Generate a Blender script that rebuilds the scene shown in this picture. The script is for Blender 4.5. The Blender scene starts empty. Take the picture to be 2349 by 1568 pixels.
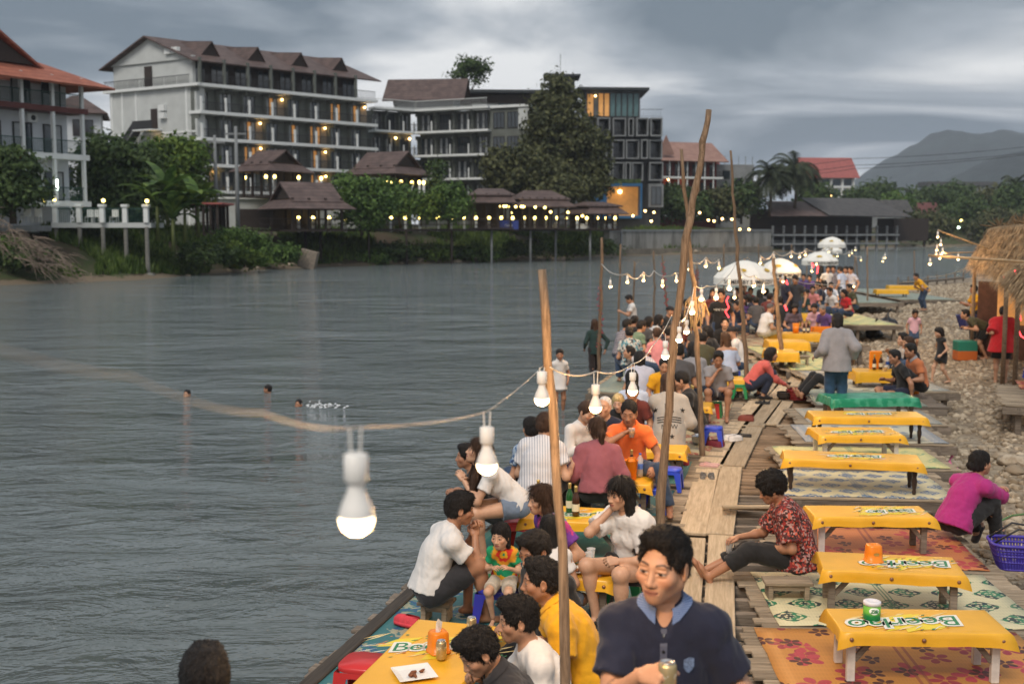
import bpy, bmesh, math, random
import numpy as np
from mathutils import Vector, Matrix, Euler
from mathutils.bvhtree import BVHTree
random.seed(7); RS=np.random.RandomState(11)
SC=bpy.context.scene; C=SC.collection
R=math.radians; PI=math.pi
# ---------------------------------------------------------------- camera
CZ=3.1; PITCH=R(5.73); FV=2610.0
cd=bpy.data.cameras.new('camera'); cam=bpy.data.objects.new('camera',cd); C.objects.link(cam)
cam.location=(0,0,CZ); cam.rotation_euler=(PI/2-PITCH,0,0)
cd.sensor_width=36; cd.lens=36*FV/2349; cd.clip_end=6000; cd.clip_start=.05
cd.dof.use_dof=True; cd.dof.focus_distance=8.4; cd.dof.aperture_fstop=2.6
SC.camera=cam
# ---------------------------------------------------------------- world
SUN_EL,SUN_AZ=R(52),R(205)     # azimuth measured clockwise from +Y
W=bpy.data.worlds.new('World'); SC.world=W; W.use_nodes=True
SUN_STR,SKY_STR=1.5,0.088
def build_world():
    nt=W.node_tree; nt.nodes.clear(); L=nt.links.new
    def n(t,**k):
        o=nt.nodes.new(t)
        for a,b in k.items(): setattr(o,a,b)
        return o
    out=n('ShaderNodeOutputWorld'); bg=n('ShaderNodeBackground'); L(bg.outputs[0],out.inputs[0])
    sky=n('ShaderNodeTexSky',sky_type='NISHITA',sun_disc=False); sky.sun_elevation=R(4); sky.sun_rotation=SUN_AZ
    sky.dust_density=3; sky.air_density=1.5
    tc=n('ShaderNodeTexCoord'); sp=n('ShaderNodeSeparateXYZ'); L(tc.outputs['Generated'],sp.inputs[0])
    # project the direction on a cloud deck
    def m(op,a,b=None,c=None):
        o=n('ShaderNodeMath',operation=op)
        for i,v in enumerate((a,b,c)):
            if v is None: continue
            if isinstance(v,(int,float)): o.inputs[i].default_value=v
            else: L(v,o.inputs[i])
        return o.outputs[0]
    z=m('ADD',m('MAXIMUM',sp.outputs[2],0.0),0.10)
    cx=n('ShaderNodeCombineXYZ'); L(m('DIVIDE',sp.outputs[0],z),cx.inputs[0]); L(m('DIVIDE',sp.outputs[1],z),cx.inputs[1])
    mp=n('ShaderNodeMapping'); L(cx.outputs[0],mp.inputs[0]); mp.inputs['Scale'].default_value=(.52,.62,1); mp.inputs['Location'].default_value=(3.35,1.45,0); mp.inputs['Rotation'].default_value=(0,0,R(-8))
    n1=n('ShaderNodeTexNoise'); L(mp.outputs[0],n1.inputs['Vector']); n1.inputs['Scale'].default_value=1.0; n1.inputs['Detail'].default_value=7; n1.inputs['Roughness'].default_value=.5; n1.inputs['Distortion'].default_value=.55
    cr=n('ShaderNodeValToRGB'); L(n1.outputs[0],cr.inputs[0]); e=cr.color_ramp.elements
    e[0].position=.41; e[0].color=(.125,.165,.215,1); e[1].position=.61; e[1].color=(.74,.75,.765,1)
    k=e.new(.50); k.color=(.315,.355,.41,1)
    # sky texture scaled to the same range, seen thinly through the deck
    sc=n('ShaderNodeMix',data_type='RGBA',blend_type='MULTIPLY'); sc.inputs[0].default_value=1; L(sky.outputs[0],sc.inputs[6]); sc.inputs[7].default_value=(.9,.9,.9,1)
    mx=n('ShaderNodeMix',data_type='RGBA'); mx.inputs[0].default_value=.90
    cs=n('ShaderNodeMix',data_type='RGBA',blend_type='MULTIPLY'); cs.inputs[0].default_value=1; L(cr.outputs[0],cs.inputs[6]); cs.inputs[7].default_value=(10,10,10,1)
    L(sc.outputs[2],mx.inputs[6]); L(cs.outputs[2],mx.inputs[7])
    L(mx.outputs[2],bg.inputs[0]); bg.inputs[1].default_value=SKY_STR
build_world()
sd=bpy.data.lights.new('sun','SUN'); sun=bpy.data.objects.new('sun',sd); C.objects.link(sun)
sd.energy=SUN_STR; sd.angle=R(24); sd.color=(1,.93,.84)
sun.rotation_euler=Vector((-math.sin(SUN_AZ)*math.cos(SUN_EL),-math.cos(SUN_AZ)*math.cos(SUN_EL),-math.sin(SUN_EL))).to_track_quat('-Z','Y').to_euler()
vs=SC.view_settings; vs.view_transform='Standard'; vs.look='None'; vs.exposure=0.58; vs.gamma=1
SC.cycles.use_denoising=True; SC.cycles.max_bounces=8; SC.cycles.diffuse_bounces=3; SC.cycles.glossy_bounces=4; SC.cycles.transmission_bounces=6; SC.cycles.transparent_max_bounces=12; SC.cycles.volume_bounces=1
SC.cycles.sample_clamp_indirect=4; SC.cycles.caustics_reflective=False; SC.cycles.caustics_refractive=False
# ---------------------------------------------------------------- helpers
_f=Vector((0,math.cos(PITCH),-math.sin(PITCH))); _u=Vector((0,math.sin(PITCH),math.cos(PITCH)))
def ray(vx,vy): return _f*FV+Vector((1,0,0))*(vx-1174.5)+_u*(784-vy)
def gp(vx,vy,z=0.0):
    d=ray(vx,vy); t=(z-CZ)/d.z; return Vector((d.x*t,d.y*t,z))
def at(vx,vy,Y):
    d=ray(vx,vy); t=Y/d.y; return Vector((d.x*t,Y,CZ+d.z*t))
def tag(o,label=None,cat=None,group=None,kind=None):
    if label: o['label']=label
    if cat: o['category']=cat
    if group: o['group']=group
    if kind: o['kind']=kind
    return o
ORD=('first','second','third','fourth','fifth','sixth','seventh','eighth','ninth','tenth','eleventh','twelfth','thirteenth','fourteenth','fifteenth','sixteenth','seventeenth','eighteenth','nineteenth','twentieth','twenty first','twenty second','twenty third','twenty fourth','twenty fifth')
def link(name,me,parent=None,loc=(0,0,0),rz=0,rot=None):
    o=bpy.data.objects.new(name,me); C.objects.link(o); o.location=loc
    o.rotation_euler=rot if rot is not None else (0,0,rz)
    if parent is not None: o.parent=parent
    return o
def empty(name,loc=(0,0,0),rz=0): return link(name,None,None,loc,rz)
def clone(root,loc=None,rz=None,parent=None):
    c=root.copy(); C.objects.link(c); c.parent=parent
    if loc is not None: c.location=loc
    if rz is not None: c.rotation_euler=(0,0,rz)
    for ch in root.children: clone(ch,parent=c)
    return c
class MB:
    def __init__(s): s.v=[]; s.f=[]; s.mi=[]; s.cur=0
    def add(s,vs,fs):
        n=len(s.v); s.v+= [tuple(x) for x in vs]; s.f+=[[i+n for i in f] for f in fs]; s.mi+=[s.cur]*len(fs); return s
    def hexa(s,p): # p: 4 bottom ccw, 4 top ccw
        return s.add(p,[(3,2,1,0),(4,5,6,7),(0,1,5,4),(1,2,6,5),(2,3,7,6),(3,0,4,7)])
    def box(s,x0,x1,y0,y1,z0,z1): return s.hexa([(x0,y0,z0),(x1,y0,z0),(x1,y1,z0),(x0,y1,z0),(x0,y0,z1),(x1,y0,z1),(x1,y1,z1),(x0,y1,z1)])
    def cbox(s,x0,x1,y0,y1,z0,z1,c=.006,M=None): # chamfered box
        X=(x0,x1);Y=(y0,y1);Z=(z0,z1);vs=[];ix={}
        for i in (0,1):
            for j in (0,1):
                for k in (0,1):
                    sx,sy,sz=(1,-1)[i],(1,-1)[j],(1,-1)[k]
                    for a in range(3):
                        p=[X[i]+sx*c,Y[j]+sy*c,Z[k]+sz*c]; p[a]=(X[i],Y[j],Z[k])[a]
                        ix[i,j,k,a]=len(vs); vs.append(p)
        if M is not None: vs=[tuple(M@Vector(p)) for p in vs]
        fs=[]
        for a,(b,d) in ((0,(1,2)),(1,(2,0)),(2,(0,1))):
            for s_ in (0,1):
                def key(u,w,ax):
                    t=[0,0,0]; t[a]=s_; t[b]=u; t[d]=w; return ix[t[0],t[1],t[2],ax]
                q=[key(0,0,a),key(1,0,a),key(1,1,a),key(0,1,a)]; fs.append(q if s_ else q[::-1])
        for a,b,d in ((0,1,2),(1,2,0),(2,0,1)): # edges along a
            for u in (0,1):
                for w in (0,1):
                    def key(t_,ax):
                        t=[0,0,0]; t[a]=t_; t[b]=u; t[d]=w; return ix[t[0],t[1],t[2],ax]
                    q=[key(0,b),key(1,b),key(1,d),key(0,d)]
                    fs.append(q if (u^w) else q[::-1])
        for i in (0,1):
            for j in (0,1):
                for k in (0,1):
                    t=[ix[i,j,k,0],ix[i,j,k,1],ix[i,j,k,2]]; fs.append(t if (i+j+k)%2 else t[::-1])
        return s.add(vs,fs)
    def tube(s,pts,rad,n=8,cap=True):
        pts=[Vector(p) for p in pts]; m=len(pts)
        if isinstance(rad,(int,float)): rad=[rad]*m
        vs=[];fs=[]; ref=None
        for i,p in enumerate(pts):
            t=(pts[min(i+1,m-1)]-pts[max(i-1,0)])
            t=t.normalized() if t.length>1e-9 else Vector((0,0,1))
            if ref is None: ref=Vector((1,0,0)) if abs(t.x)<.8 else Vector((0,1,0))
            a=(ref-t*ref.dot(t)).normalized(); b=t.cross(a); ref=a
            for k in range(n):
                an=2*PI*k/n; vs.append(p+a*(math.cos(an)*rad[i])+b*(math.sin(an)*rad[i]))
        for i in range(m-1):
            for k in range(n):
                k2=(k+1)%n; fs.append((i*n+k,i*n+k2,(i+1)*n+k2,(i+1)*n+k))
        if cap: fs.append(tuple(range(n))[::-1]); fs.append(tuple((m-1)*n+k for k in range(n)))
        return s.add(vs,fs)
    def lathe(s,prof,n=16,o=(0,0,0),cap=True):
        vs=[];fs=[];m=len(prof)
        for r,z in prof:
            for k in range(n):
                an=2*PI*k/n; vs.append((o[0]+r*math.cos(an),o[1]+r*math.sin(an),o[2]+z))
        for i in range(m-1):
            for k in range(n):
                k2=(k+1)%n; fs.append((i*n+k,i*n+k2,(i+1)*n+k2,(i+1)*n+k))
        if cap: fs.append(tuple(range(n))[::-1]); fs.append(tuple((m-1)*n+k for k in range(n)))
        return s.add(vs,fs)
    def prism(s,poly,z0,z1):
        n=len(poly); vs=[(p[0],p[1],z0) for p in poly]+[(p[0],p[1],z1) for p in poly]
        return s.add(vs,[tuple(range(n))[::-1],tuple(range(n,2*n))]+[(i,(i+1)%n,n+(i+1)%n,n+i) for i in range(n)])
    def mesh(s,name,mats,smooth=False):
        me=bpy.data.meshes.new(name); me.from_pydata(s.v,[],s.f)
        for m in (mats if isinstance(mats,(list,tuple)) else [mats]): me.materials.append(m)
        if len(me.materials)>1: me.polygons.foreach_set('material_index',s.mi)
        if smooth: me.shade_smooth()
        me.update(); return me
    def build(s,name,mats,parent=None,loc=(0,0,0),rz=0,smooth=False): return link(name,s.mesh(name,mats,smooth),parent,loc,rz)
def npmesh(name,v,f,m,smooth=True):
    me=bpy.data.meshes.new(name); v=np.asarray(v,np.float32); f=np.asarray(f,np.int32)
    me.vertices.add(len(v)); me.vertices.foreach_set('co',v.ravel())
    k=f.shape[1]; me.loops.add(f.size); me.loops.foreach_set('vertex_index',f.ravel())
    me.polygons.add(len(f)); me.polygons.foreach_set('loop_start',np.arange(0,f.size,k,dtype=np.int32))
    for q in (m if isinstance(m,(list,tuple)) else [m]): me.materials.append(q)
    me.update(calc_edges=True)
    if smooth: me.shade_smooth()
    return me
# ---------------------------------------------------------------- node materials
class E:
    nt=None
    def __init__(s,k): s.k=k
    @staticmethod
    def m(op,*a):
        o=E.nt.nodes.new('ShaderNodeMath'); o.operation=op
        for i,v in enumerate(a):
            if isinstance(v,E): E.nt.links.new(v.k,o.inputs[i])
            else: o.inputs[i].default_value=v
        return E(o.outputs[0])
    def __add__(s,b): return E.m('ADD',s,b)
    __radd__=__add__
    def __sub__(s,b): return E.m('SUBTRACT',s,b)
    def __rsub__(s,b): return E.m('SUBTRACT',b,s)
    def __mul__(s,b): return E.m('MULTIPLY',s,b)
    __rmul__=__mul__
    def __truediv__(s,b): return E.m('DIVIDE',s,b)
    def lt(s,b): return E.m('LESS_THAN',s,b)
    def gt(s,b): return E.m('GREATER_THAN',s,b)
    def fr(s): return E.m('FRACT',s)
    def fl(s): return E.m('FLOOR',s)
    def ab(s): return E.m('ABSOLUTE',s)
    def sin(s): return E.m('SINE',s)
    def mod(s,b): return E.m('FLOORED_MODULO',s,b)
    def mx(s,b): return E.m('MAXIMUM',s,b)
    def mn(s,b): return E.m('MINIMUM',s,b)
    def sm(s,a,b):
        o=E.nt.nodes.new('ShaderNodeMapRange'); o.interpolation_type='SMOOTHSTEP'; E.nt.links.new(s.k,o.inputs[0]); o.inputs[1].default_value=a; o.inputs[2].default_value=b; return E(o.outputs[0])
def nnode(t,ins=None,**k):
    o=E.nt.nodes.new(t)
    for a,b in k.items(): setattr(o,a,b)
    for a,b in (ins or {}).items():
        if isinstance(b,E): E.nt.links.new(b.k,o.inputs[a])
        elif hasattr(b,'is_output'): E.nt.links.new(b,o.inputs[a])
        else: o.inputs[a].default_value=b
    return o
def c4(c): return (c[0],c[1],c[2],1)
def cmix(f,a,b,mode='MIX'):
    o=nnode('ShaderNodeMix',data_type='RGBA',blend_type=mode)
    for i,v in ((0,f),(6,a),(7,b)):
        if isinstance(v,E): E.nt.links.new(v.k,o.inputs[i])
        elif i==0: o.inputs[0].default_value=v
        else: o.inputs[i].default_value=c4(v)
    return E(o.outputs[2])
def coords(kind='Object'):
    return nnode('ShaderNodeTexCoord').outputs[kind]
def xyz(v):
    s=nnode('ShaderNodeSeparateXYZ',{0:v}); return E(s.outputs[0]),E(s.outputs[1]),E(s.outputs[2])
def vec(x,y,z=0.0): return E(nnode('ShaderNodeCombineXYZ',{0:x,1:y,2:z}).outputs[0])
def noise(v,scale=5,detail=4,rough=.5,dist=0): return E(nnode('ShaderNodeTexNoise',{'Vector':v,'Scale':scale,'Detail':detail,'Roughness':rough,'Distortion':dist}).outputs[0])
def scaled(v,s): return E(nnode('ShaderNodeMapping',{0:v,3:s}).outputs[0])
MATS={}
def mat(name,col=None,rough=.6,var=.12,scale=6,bump=0,bscale=40,metal=0,spec=.4,stretch=(1,1,1),fn=None,emis=None,estr=0,sheen=0,alpha=None,trans=0,coat=0,ior=None,rnd=0,bdist=.01,sss=0):
    if name in MATS: return MATS[name]
    m=bpy.data.materials.new(name); m.use_nodes=True; MATS[name]=m; nt=m.node_tree; E.nt=nt
    b=nt.nodes['Principled BSDF']; L=nt.links.new
    v=coords(); v=scaled(v,stretch)
    if fn: cc=fn()
    else:
        n1=noise(v,scale,5,.6)
        cc=cmix(n1.sm(.25,.75),tuple(x*(1-var) for x in col),tuple(min(1,x*(1+var)) for x in col)) if var else None
    if rnd:
        oi=nnode('ShaderNodeObjectInfo'); f=E(oi.outputs['Random'])*(2*rnd)+(1-rnd)
        cc=cmix(1.0,cc,E(vec(f,f,f).k),'MULTIPLY')
    if cc is not None: L(cc.k,b.inputs['Base Color'])
    else: b.inputs['Base Color'].default_value=c4(col)
    b.inputs['Roughness'].default_value=rough; b.inputs['Metallic'].default_value=metal; b.inputs['Specular IOR Level'].default_value=spec
    if ior: b.inputs['IOR'].default_value=ior
    if sheen: b.inputs['Sheen Weight'].default_value=sheen; b.inputs['Sheen Roughness'].default_value=.5
    if trans: b.inputs['Transmission Weight'].default_value=trans
    if coat: b.inputs['Coat Weight'].default_value=coat; b.inputs['Coat Roughness'].default_value=.15
    if sss: b.inputs['Subsurface Weight'].default_value=sss; b.inputs['Subsurface Radius'].default_value=(.012,.005,.003); b.inputs['Subsurface Scale'].default_value=1
    if alpha is not None: b.inputs['Alpha'].default_value=alpha
    if bump:
        bn=nnode('ShaderNodeBump',{'Strength':bump,'Distance':bdist,'Height':noise(v,bscale,5,.6)}); L(bn.outputs[0],b.inputs['Normal'])
    if emis: b.inputs['Emission Color'].default_value=c4(emis); b.inputs['Emission Strength'].default_value=estr
    return m
# ---------------------------------------------------------------- terrain and water
WZ=-0.5
D15=R(-15)
def interp(y,pts):
    return np.interp(y,[p[0] for p in pts],[p[1] for p in pts])
LEFT=[(60,-36),(72,-32.5),(79,-26),(94,-22),(104,-18.9),(120,-3.4),(144,12.5),(168,37),(204,64),(260,125),(330,260)]
RIGHT=[(-10,1.0),(6,2.3),(8,2.7),(14,3.5),(20,5.6),(30,9.0),(43,13.2),(56,17.6),(76,28),(100,48),(140,95),(200,220)]
def m_water():
    m=bpy.data.materials.new('river_water'); m.use_nodes=True; E.nt=nt=m.node_tree; b=nt.nodes['Principled BSDF']
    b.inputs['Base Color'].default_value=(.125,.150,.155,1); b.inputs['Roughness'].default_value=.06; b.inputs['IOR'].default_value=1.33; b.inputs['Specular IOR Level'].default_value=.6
    v=coords(); v2=E(nnode('ShaderNodeMapping',{0:v,2:(0,0,R(-20)),3:(.75,1.5,1)}).outputs[0])
    pt=noise(v,.06,3,.6).sm(.35,.65)*.8+.35; h=(noise(v2,1.1,5,.6,.6)*.9+noise(v2,3.2,3,.6,.4)*.30)*pt+noise(v2,.22,3,.5,.5)*1.6
    bn=nnode('ShaderNodeBump',{'Strength':1.0,'Distance':.42,'Height':h}); nt.links.new(bn.outputs[0],b.inputs['Normal'])
    return m
def grid_mesh(xs,ys,zf):
    X,Y=np.meshgrid(xs,ys); Z=zf(X,Y); v=np.stack([X,Y,Z],-1).reshape(-1,3); n=len(xs); m=len(ys)
    i=np.arange((m-1)*n).reshape(m-1,n)[:,:-1].ravel(); f=np.stack([i,i+1,i+1+n,i+n],-1); return v,f
def smn(x,y,s=1.0,seed=0):
    r=np.random.RandomState(seed); z=0*x
    for k in range(6):
        a=r.uniform(0,2*PI); fq=s*(1.0+.8*k); z=z+np.sin(fq*(x*math.cos(a)+y*math.sin(a))+r.uniform(0,6.3))/(1+.7*k)
    return z*.4
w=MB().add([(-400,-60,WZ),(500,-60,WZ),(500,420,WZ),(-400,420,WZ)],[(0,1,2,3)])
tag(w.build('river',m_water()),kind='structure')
def fn_stone():
    v=coords(); n1=noise(v,.35,5,.6); n2=noise(v,7,4,.6); a=cmix(n1.sm(.35,.65),(.28,.215,.145),(.38,.32,.24)); return cmix(n2.sm(.3,.7),a,(.16,.12,.08))
m_ground=mat('gravel_ground',fn=fn_stone,rough=.95,bump=.8,bscale=9,bdist=.05)
def zright(X,Y):
    d=X-np.interp(Y,[p[0] for p in RIGHT],[p[1] for p in RIGHT])
    return np.clip(WZ+.075*d+.012*np.sign(d)*np.abs(d)*0,-1.6,.42+.012*d)+.035*smn(X,Y,1.7,3)*(d>0)
xs=np.concatenate([np.arange(-6,34,.5),np.geomspace(34,700,26)]); ys=np.concatenate([np.arange(-12,60,.5),np.geomspace(60,330,24)])
v,f=grid_mesh(xs,ys,zright); tag(link('stony_beach',npmesh('stony_beach',v,f,m_ground)),kind='structure')
def gz(x,y): return float(zright(np.array([x]),np.array([y]))[0])
# stones: shared rounded meshes
def stone_mesh(seed,n=7,m=5,rough=.16):
    r=np.random.RandomState(seed); vs=[];fs=[]; ph=r.uniform(0,6.3,6); sx,sy,sz=r.uniform(.8,1.25),r.uniform(.7,1.1),r.uniform(.38,.62)
    for i in range(m+1):
        th=PI*i/m
        for k in range(n):
            a=2*PI*k/n+.3*i; d=1+rough*math.sin(2*a+ph[0])*math.sin(th)+rough*.8*math.cos(3*th+ph[1])+rough*.5*math.sin(3*a+ph[2]*i)
            vs.append((sx*d*math.sin(th)*math.cos(a),sy*d*math.sin(th)*math.sin(a),sz*d*math.cos(th)))
    for i in range(m):
        for k in range(n): fs.append((i*n+k,(i+1)*n+k,(i+1)*n+(k+1)%n,i*n+(k+1)%n))
    return np.array(vs),fs
def fn_pebble():
    oi=nnode('ShaderNodeObjectInfo'); rr=E(oi.outputs['Random']); v=coords(); n1=noise(v,2.4,4,.6)
    a=cmix(rr,(.24,.185,.125),(.50,.43,.33)); return cmix(n1.sm(.35,.7),a,(.27,.21,.145))
m_peb=mat('river_stone',fn=fn_pebble,rough=.85,bump=.3,bscale=7)
SM=[]
for s in range(6):
    vs,fs=stone_mesh(s+1,8,6); me=bpy.data.meshes.new('stone'); me.from_pydata(vs.tolist(),[],fs); me.materials.append(m_peb); me.shade_smooth(); SM.append((me,vs,fs))
def beach_spots():
    out=[]
    for (vx,vy,r) in [(2215,1078,.30),(2250,1100,.2),(2190,1040,.16),(2175,965,.2),(2300,1030,.16),(2330,1045,.22),(2330,1060,.2),(2285,1100,.22)]: out.append((gp(vx,vy,-.15),r))
    r=np.random.RandomState(5)
    while len(out)<285:
        y=8.3+r.uniform(0,1)**1.6*16; x=r.uniform(0,1); t=x**1.3
        xl=4.05+.20*(y-8.5)+(0.0 if y<20 else .3); X=xl+.1+t*(1.9+.16*y); out.append((Vector((X,y,0)),r.uniform(.035,.085)*(1+.8*(r.rand()<.12))))
    return out
beach=bpy.data.objects['stony_beach']
for p,r in beach_spots():
    me=random.choice(SM)[0]; o=link('stone',me,beach,(p.x,p.y,gz(p.x,p.y)+r*.2),random.uniform(0,6.3)); o.scale=(r,r*random.uniform(.8,1.1),r*random.uniform(.8,1.1))
def stones_stuff():
    r=np.random.RandomState(9); V=[];F=[];n=0; Nt=30000
    y=6+r.uniform(0,1,Nt)**1.35*62; xl=np.interp(y,[p[0] for p in RIGHT],[p[1] for p in RIGHT])
    x=xl+r.uniform(-.12,1,Nt)**1.0*(4+.30*y); z=zright(x,y); sz=(.022+.05*r.uniform(0,1,Nt)**2.2)*(.8+y/38)
    for i in range(Nt):
        vs,fs=LOW[i%4]; a=r.uniform(0,6.3); c,s=math.cos(a),math.sin(a); q=vs*sz[i]
        V.append(np.stack([x[i]+q[:,0]*c-q[:,1]*s,y[i]+q[:,0]*s+q[:,1]*c,z[i]+q[:,2]+sz[i]*.12],-1)); F.append(fs+n); n+=len(vs)
    return np.concatenate(V),np.concatenate(F)
LOW=[]
for s in range(4):
    bm=bmesh.new(); bmesh.ops.create_icosphere(bm,subdivisions=1,radius=1); r=np.random.RandomState(s+40)
    vs=np.array([tuple(q.co) for q in bm.verts])*np.array([1.15,.85,.6]); vs*=(1+r.uniform(-.18,.18,(len(vs),1))); fs=np.array([[q.index for q in f.verts] for f in bm.faces]); bm.free()
    keep=vs[fs].mean(1)[:,2]>-.32; LOW.append((vs,fs[keep]))
def fn_peb2():
    v=coords(); vo=nnode('ShaderNodeTexVoronoi',{'Vector':v,'Scale':9.0}); rr=xyz(vo.outputs['Color'])[0]; n1=noise(v,.5,3,.5)
    a=cmix(rr,(.17,.125,.08),(.56,.47,.35)); return cmix(n1.sm(.4,.65)*.45,a,(.24,.18,.115))
v,f=stones_stuff(); tag(link('pebbles',npmesh('pebbles',v,f,mat('pebble_field',fn=fn_peb2,rough=.9),smooth=True)),'bed of loose brown and grey river pebbles covering the beach','pebbles',kind='stuff')
# ---------------------------------------------------------------- wood
def fn_wood(a,b,sc=1.0,ax=0):
    def g():
        v=coords(); oi=nnode('ShaderNodeObjectInfo'); rr=E(oi.outputs['Random'])
        v=E(nnode('ShaderNodeVectorMath',{0:v,1:E(vec(rr*37.0,rr*11.0,rr*5.0).k)},operation='ADD').outputs[0])
        gr=noise(scaled(v,(1.5*sc,22*sc,22*sc) if ax==0 else (26*sc,26*sc,1.6*sc)),2.2,6,.65,.6); st=noise(scaled(v,(.8,2.5,2.5) if ax==0 else (4,4,3)),2.2,4,.6)
        c=cmix(gr.sm(.3,.72),a,b); c=cmix(st.sm(.5,.8)*.55,c,tuple(x*.45 for x in a)); f=rr*.5+.75; return cmix(1.0,c,E(vec(f,f,f).k),'MULTIPLY')
    return g
m_plank=mat('weathered_plank',fn=fn_wood((.20,.155,.105),(.40,.325,.235)),rough=.85,bump=.5,bscale=30,stretch=(1,12,12))
m_greywood=mat('grey_timber',fn=fn_wood((.13,.105,.082),(.27,.225,.18)),rough=.9,bump=.5,bscale=30,stretch=(1,12,12))
m_walk=mat('walkway_board',fn=fn_wood((.36,.275,.175),(.53,.42,.29),.7),rough=.85,bump=.4,bscale=30,stretch=(1,12,12))
m_dark=mat('dark_wet_timber',fn=fn_wood((.035,.028,.022),(.08,.065,.05)),rough=.7)
m_pole=mat('bare_branch_wood',fn=fn_wood((.15,.10,.062),(.30,.21,.135)),rough=.85,bump=.6,bscale=25)
m_polez=mat('bare_branch_upright',fn=fn_wood((.13,.085,.052),(.31,.215,.14),ax=2),rough=.85,bump=.6,bscale=25,stretch=(3,3,.4))
m_whitepaint=mat('worn_white_paint',(.62,.58,.53),rough=.7,var=.2,scale=9,bump=.2)
PLK={}
def plank_mesh(L,Wd,T,m,c=.006):
    k=(round(L,2),round(Wd,2),round(T,3),m.name)
    if k not in PLK: PLK[k]=MB().cbox(-k[0]/2,k[0]/2,-k[1]/2,k[1]/2,-k[2],0,c).mesh('plank',m)
    return PLK[k]
def quad_plank(name,BL,BR,TL,TR,z,T,m,parent=None):
    a,b,c,d=[gp(*q,z) for q in (BL,BR,TL,TR)]; e0=(a+b)/2; e1=(c+d)/2; ax=e1-e0; L=ax.length
    wd=((b-a).length+(d-c).length)/2*.93; ctr=(e0+e1)/2; return link(name,plank_mesh(L,min(wd,.42),T,m),parent,ctr,math.atan2(ax.y,ax.x))
# walkway of boards
wk=empty('walkway',(0,0,0)); tag(wk,'plank walkway over log joists running between the two rows of platforms','walkway')
WB=[((1559,1217),(1615,1224),(1597,1077),(1649,1071)),((1620,1224),(1681,1221),(1653,1071),(1702,1067)),
    ((1540,1560),(1598,1560),(1583,1234),(1618,1230)),((1604,1560),(1690,1560),(1624,1227),(1684,1225)),
    ((1597,1074),(1650,1069),(1655,985),(1701,980)),((1655,1068),(1702,1064),(1703,980),(1748,975)),
    ((1665,983),(1705,978),(1722,920),(1753,917)),((1706,978),(1750,973),(1758,918),(1790,915)),((1753,973),(1781,970),(1792,920),(1818,918)),
    ((1722,917),(1752,914),(1765,880),(1785,878)),((1758,914),(1788,911),(1790,877),(1812,875)),((1800,885),(1830,883),(1822,860),(1845,858)),((1700,868),(1722,867),(1730,830),(1748,829)),((1723,829),(1745,828),(1748,795),(1764,794))]
for q in WB: quad_plank('board',*q,.0,.035,m_walk,wk)
def log_y(y,x0,x1,r,m,square):
    mb=MB()
    if square: mb.cbox(-(x1-x0)/2,(x1-x0)/2,-.035,.035,-.05,.05,.005)
    else: mb.tube([(-(x1-x0)/2,0,0),(-(x1-x0)/6,random.uniform(-.02,.02),.01),((x1-x0)/5,random.uniform(-.02,.02),0),((x1-x0)/2,0,-.01)],[r,r*1.05,r*.95,r*.85],8)
    return link('joist',mb.mesh('joist',m,not square),wk,((x0+x1)/2,y,-.095),R(-3))
y=7.4
while y<27:
    sq=y<13.2; xa=.40+.275*(y-8); xb=2.0+.272*(y-8) if y<14 else 2.0+.29*(y-8)
    log_y(y,xa+random.uniform(-.1,.1),xb+random.uniform(0,.1),.045,m_greywood if sq else m_pole,sq); y+=.34 if sq else .19
for k,off in enumerate((.62,1.25,1.72)):
    p0=(.40+off,7.2,-.185); p1=(.40+off+.275*19.6,27,-.185)
    L=math.dist(p0,p1); link('bearer',plank_mesh(L,.09,.09,m_greywood),wk,((p0[0]+p1[0])/2,(p0[1]+p1[1])/2,-.14),math.atan2(p1[1]-p0[1],p1[0]-p0[0]))
for y in np.arange(8,27,1.6):
    for off in (.62,1.72):
        x=.4+off+.275*(y-7.2); link('stilt',MB().tube([(0,0,-1.2),(0,0,-.19)],.05,8).mesh('stilt',m_greywood,True),wk,(x,y,0))
pw=.14
for k in range(4): link('loose_batten',plank_mesh(.62,.07,.03,m_walk),wk,Vector((gp(1722,1167+k*5,.0).x,gp(1722,1167+k*5,0).y,.02+.031*k)),R(-12+4*k))
def platform(name,label,cx,cy,w,d,z,rz,m=None,pw=.135,group=None,legs=True,m2=None,hf=.12):
    """w across, d along; boards run across"""
    e=empty(name,(cx,cy,z),rz); tag(e,label,'platform',group); n=max(2,int(round(d/pw))); st=d/n; m=m or m_plank
    for i in range(n):
        o=link('plank',plank_mesh(w,st-.012,.028,m),e,(random.uniform(-.05,.05),-d/2+st*(i+.5),random.uniform(-.003,.003)),R(random.uniform(-.4,.4)))
    for s in (-1,0,1):
        link('beam',plank_mesh(d,.07,.10,m_greywood),e,(s*(w/2-.25),0,-.031),PI/2)
    link('fascia_board',plank_mesh(w,.03,hf,m_greywood),e,(0,-d/2+.02,-.031),0)
    if legs:
        for sx in (-1,0,1):
            for sy in (-1,1):
                link('leg',MB().cbox(-.045,.045,-.045,.045,-1.2,-.135,.005).mesh('leg',m_greywood),e,(sx*(w/2-.25),sy*(d/2-.15),0))
    return e
def rect_of(TL,TR,BR,BL,z):
    a,b,c,d=[gp(*q,z) for q in (TL,TR,BR,BL)]; ctr=(a+b+c+d)/4; w=((b-a).length+(c-d).length)/2; h=((a-d).length+(b-c).length)/2
    x=((b-a)+(c-d)); y=((a-d)+(b-c)); return ctr,w,h,math.atan2(x.y,x.x)
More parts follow.
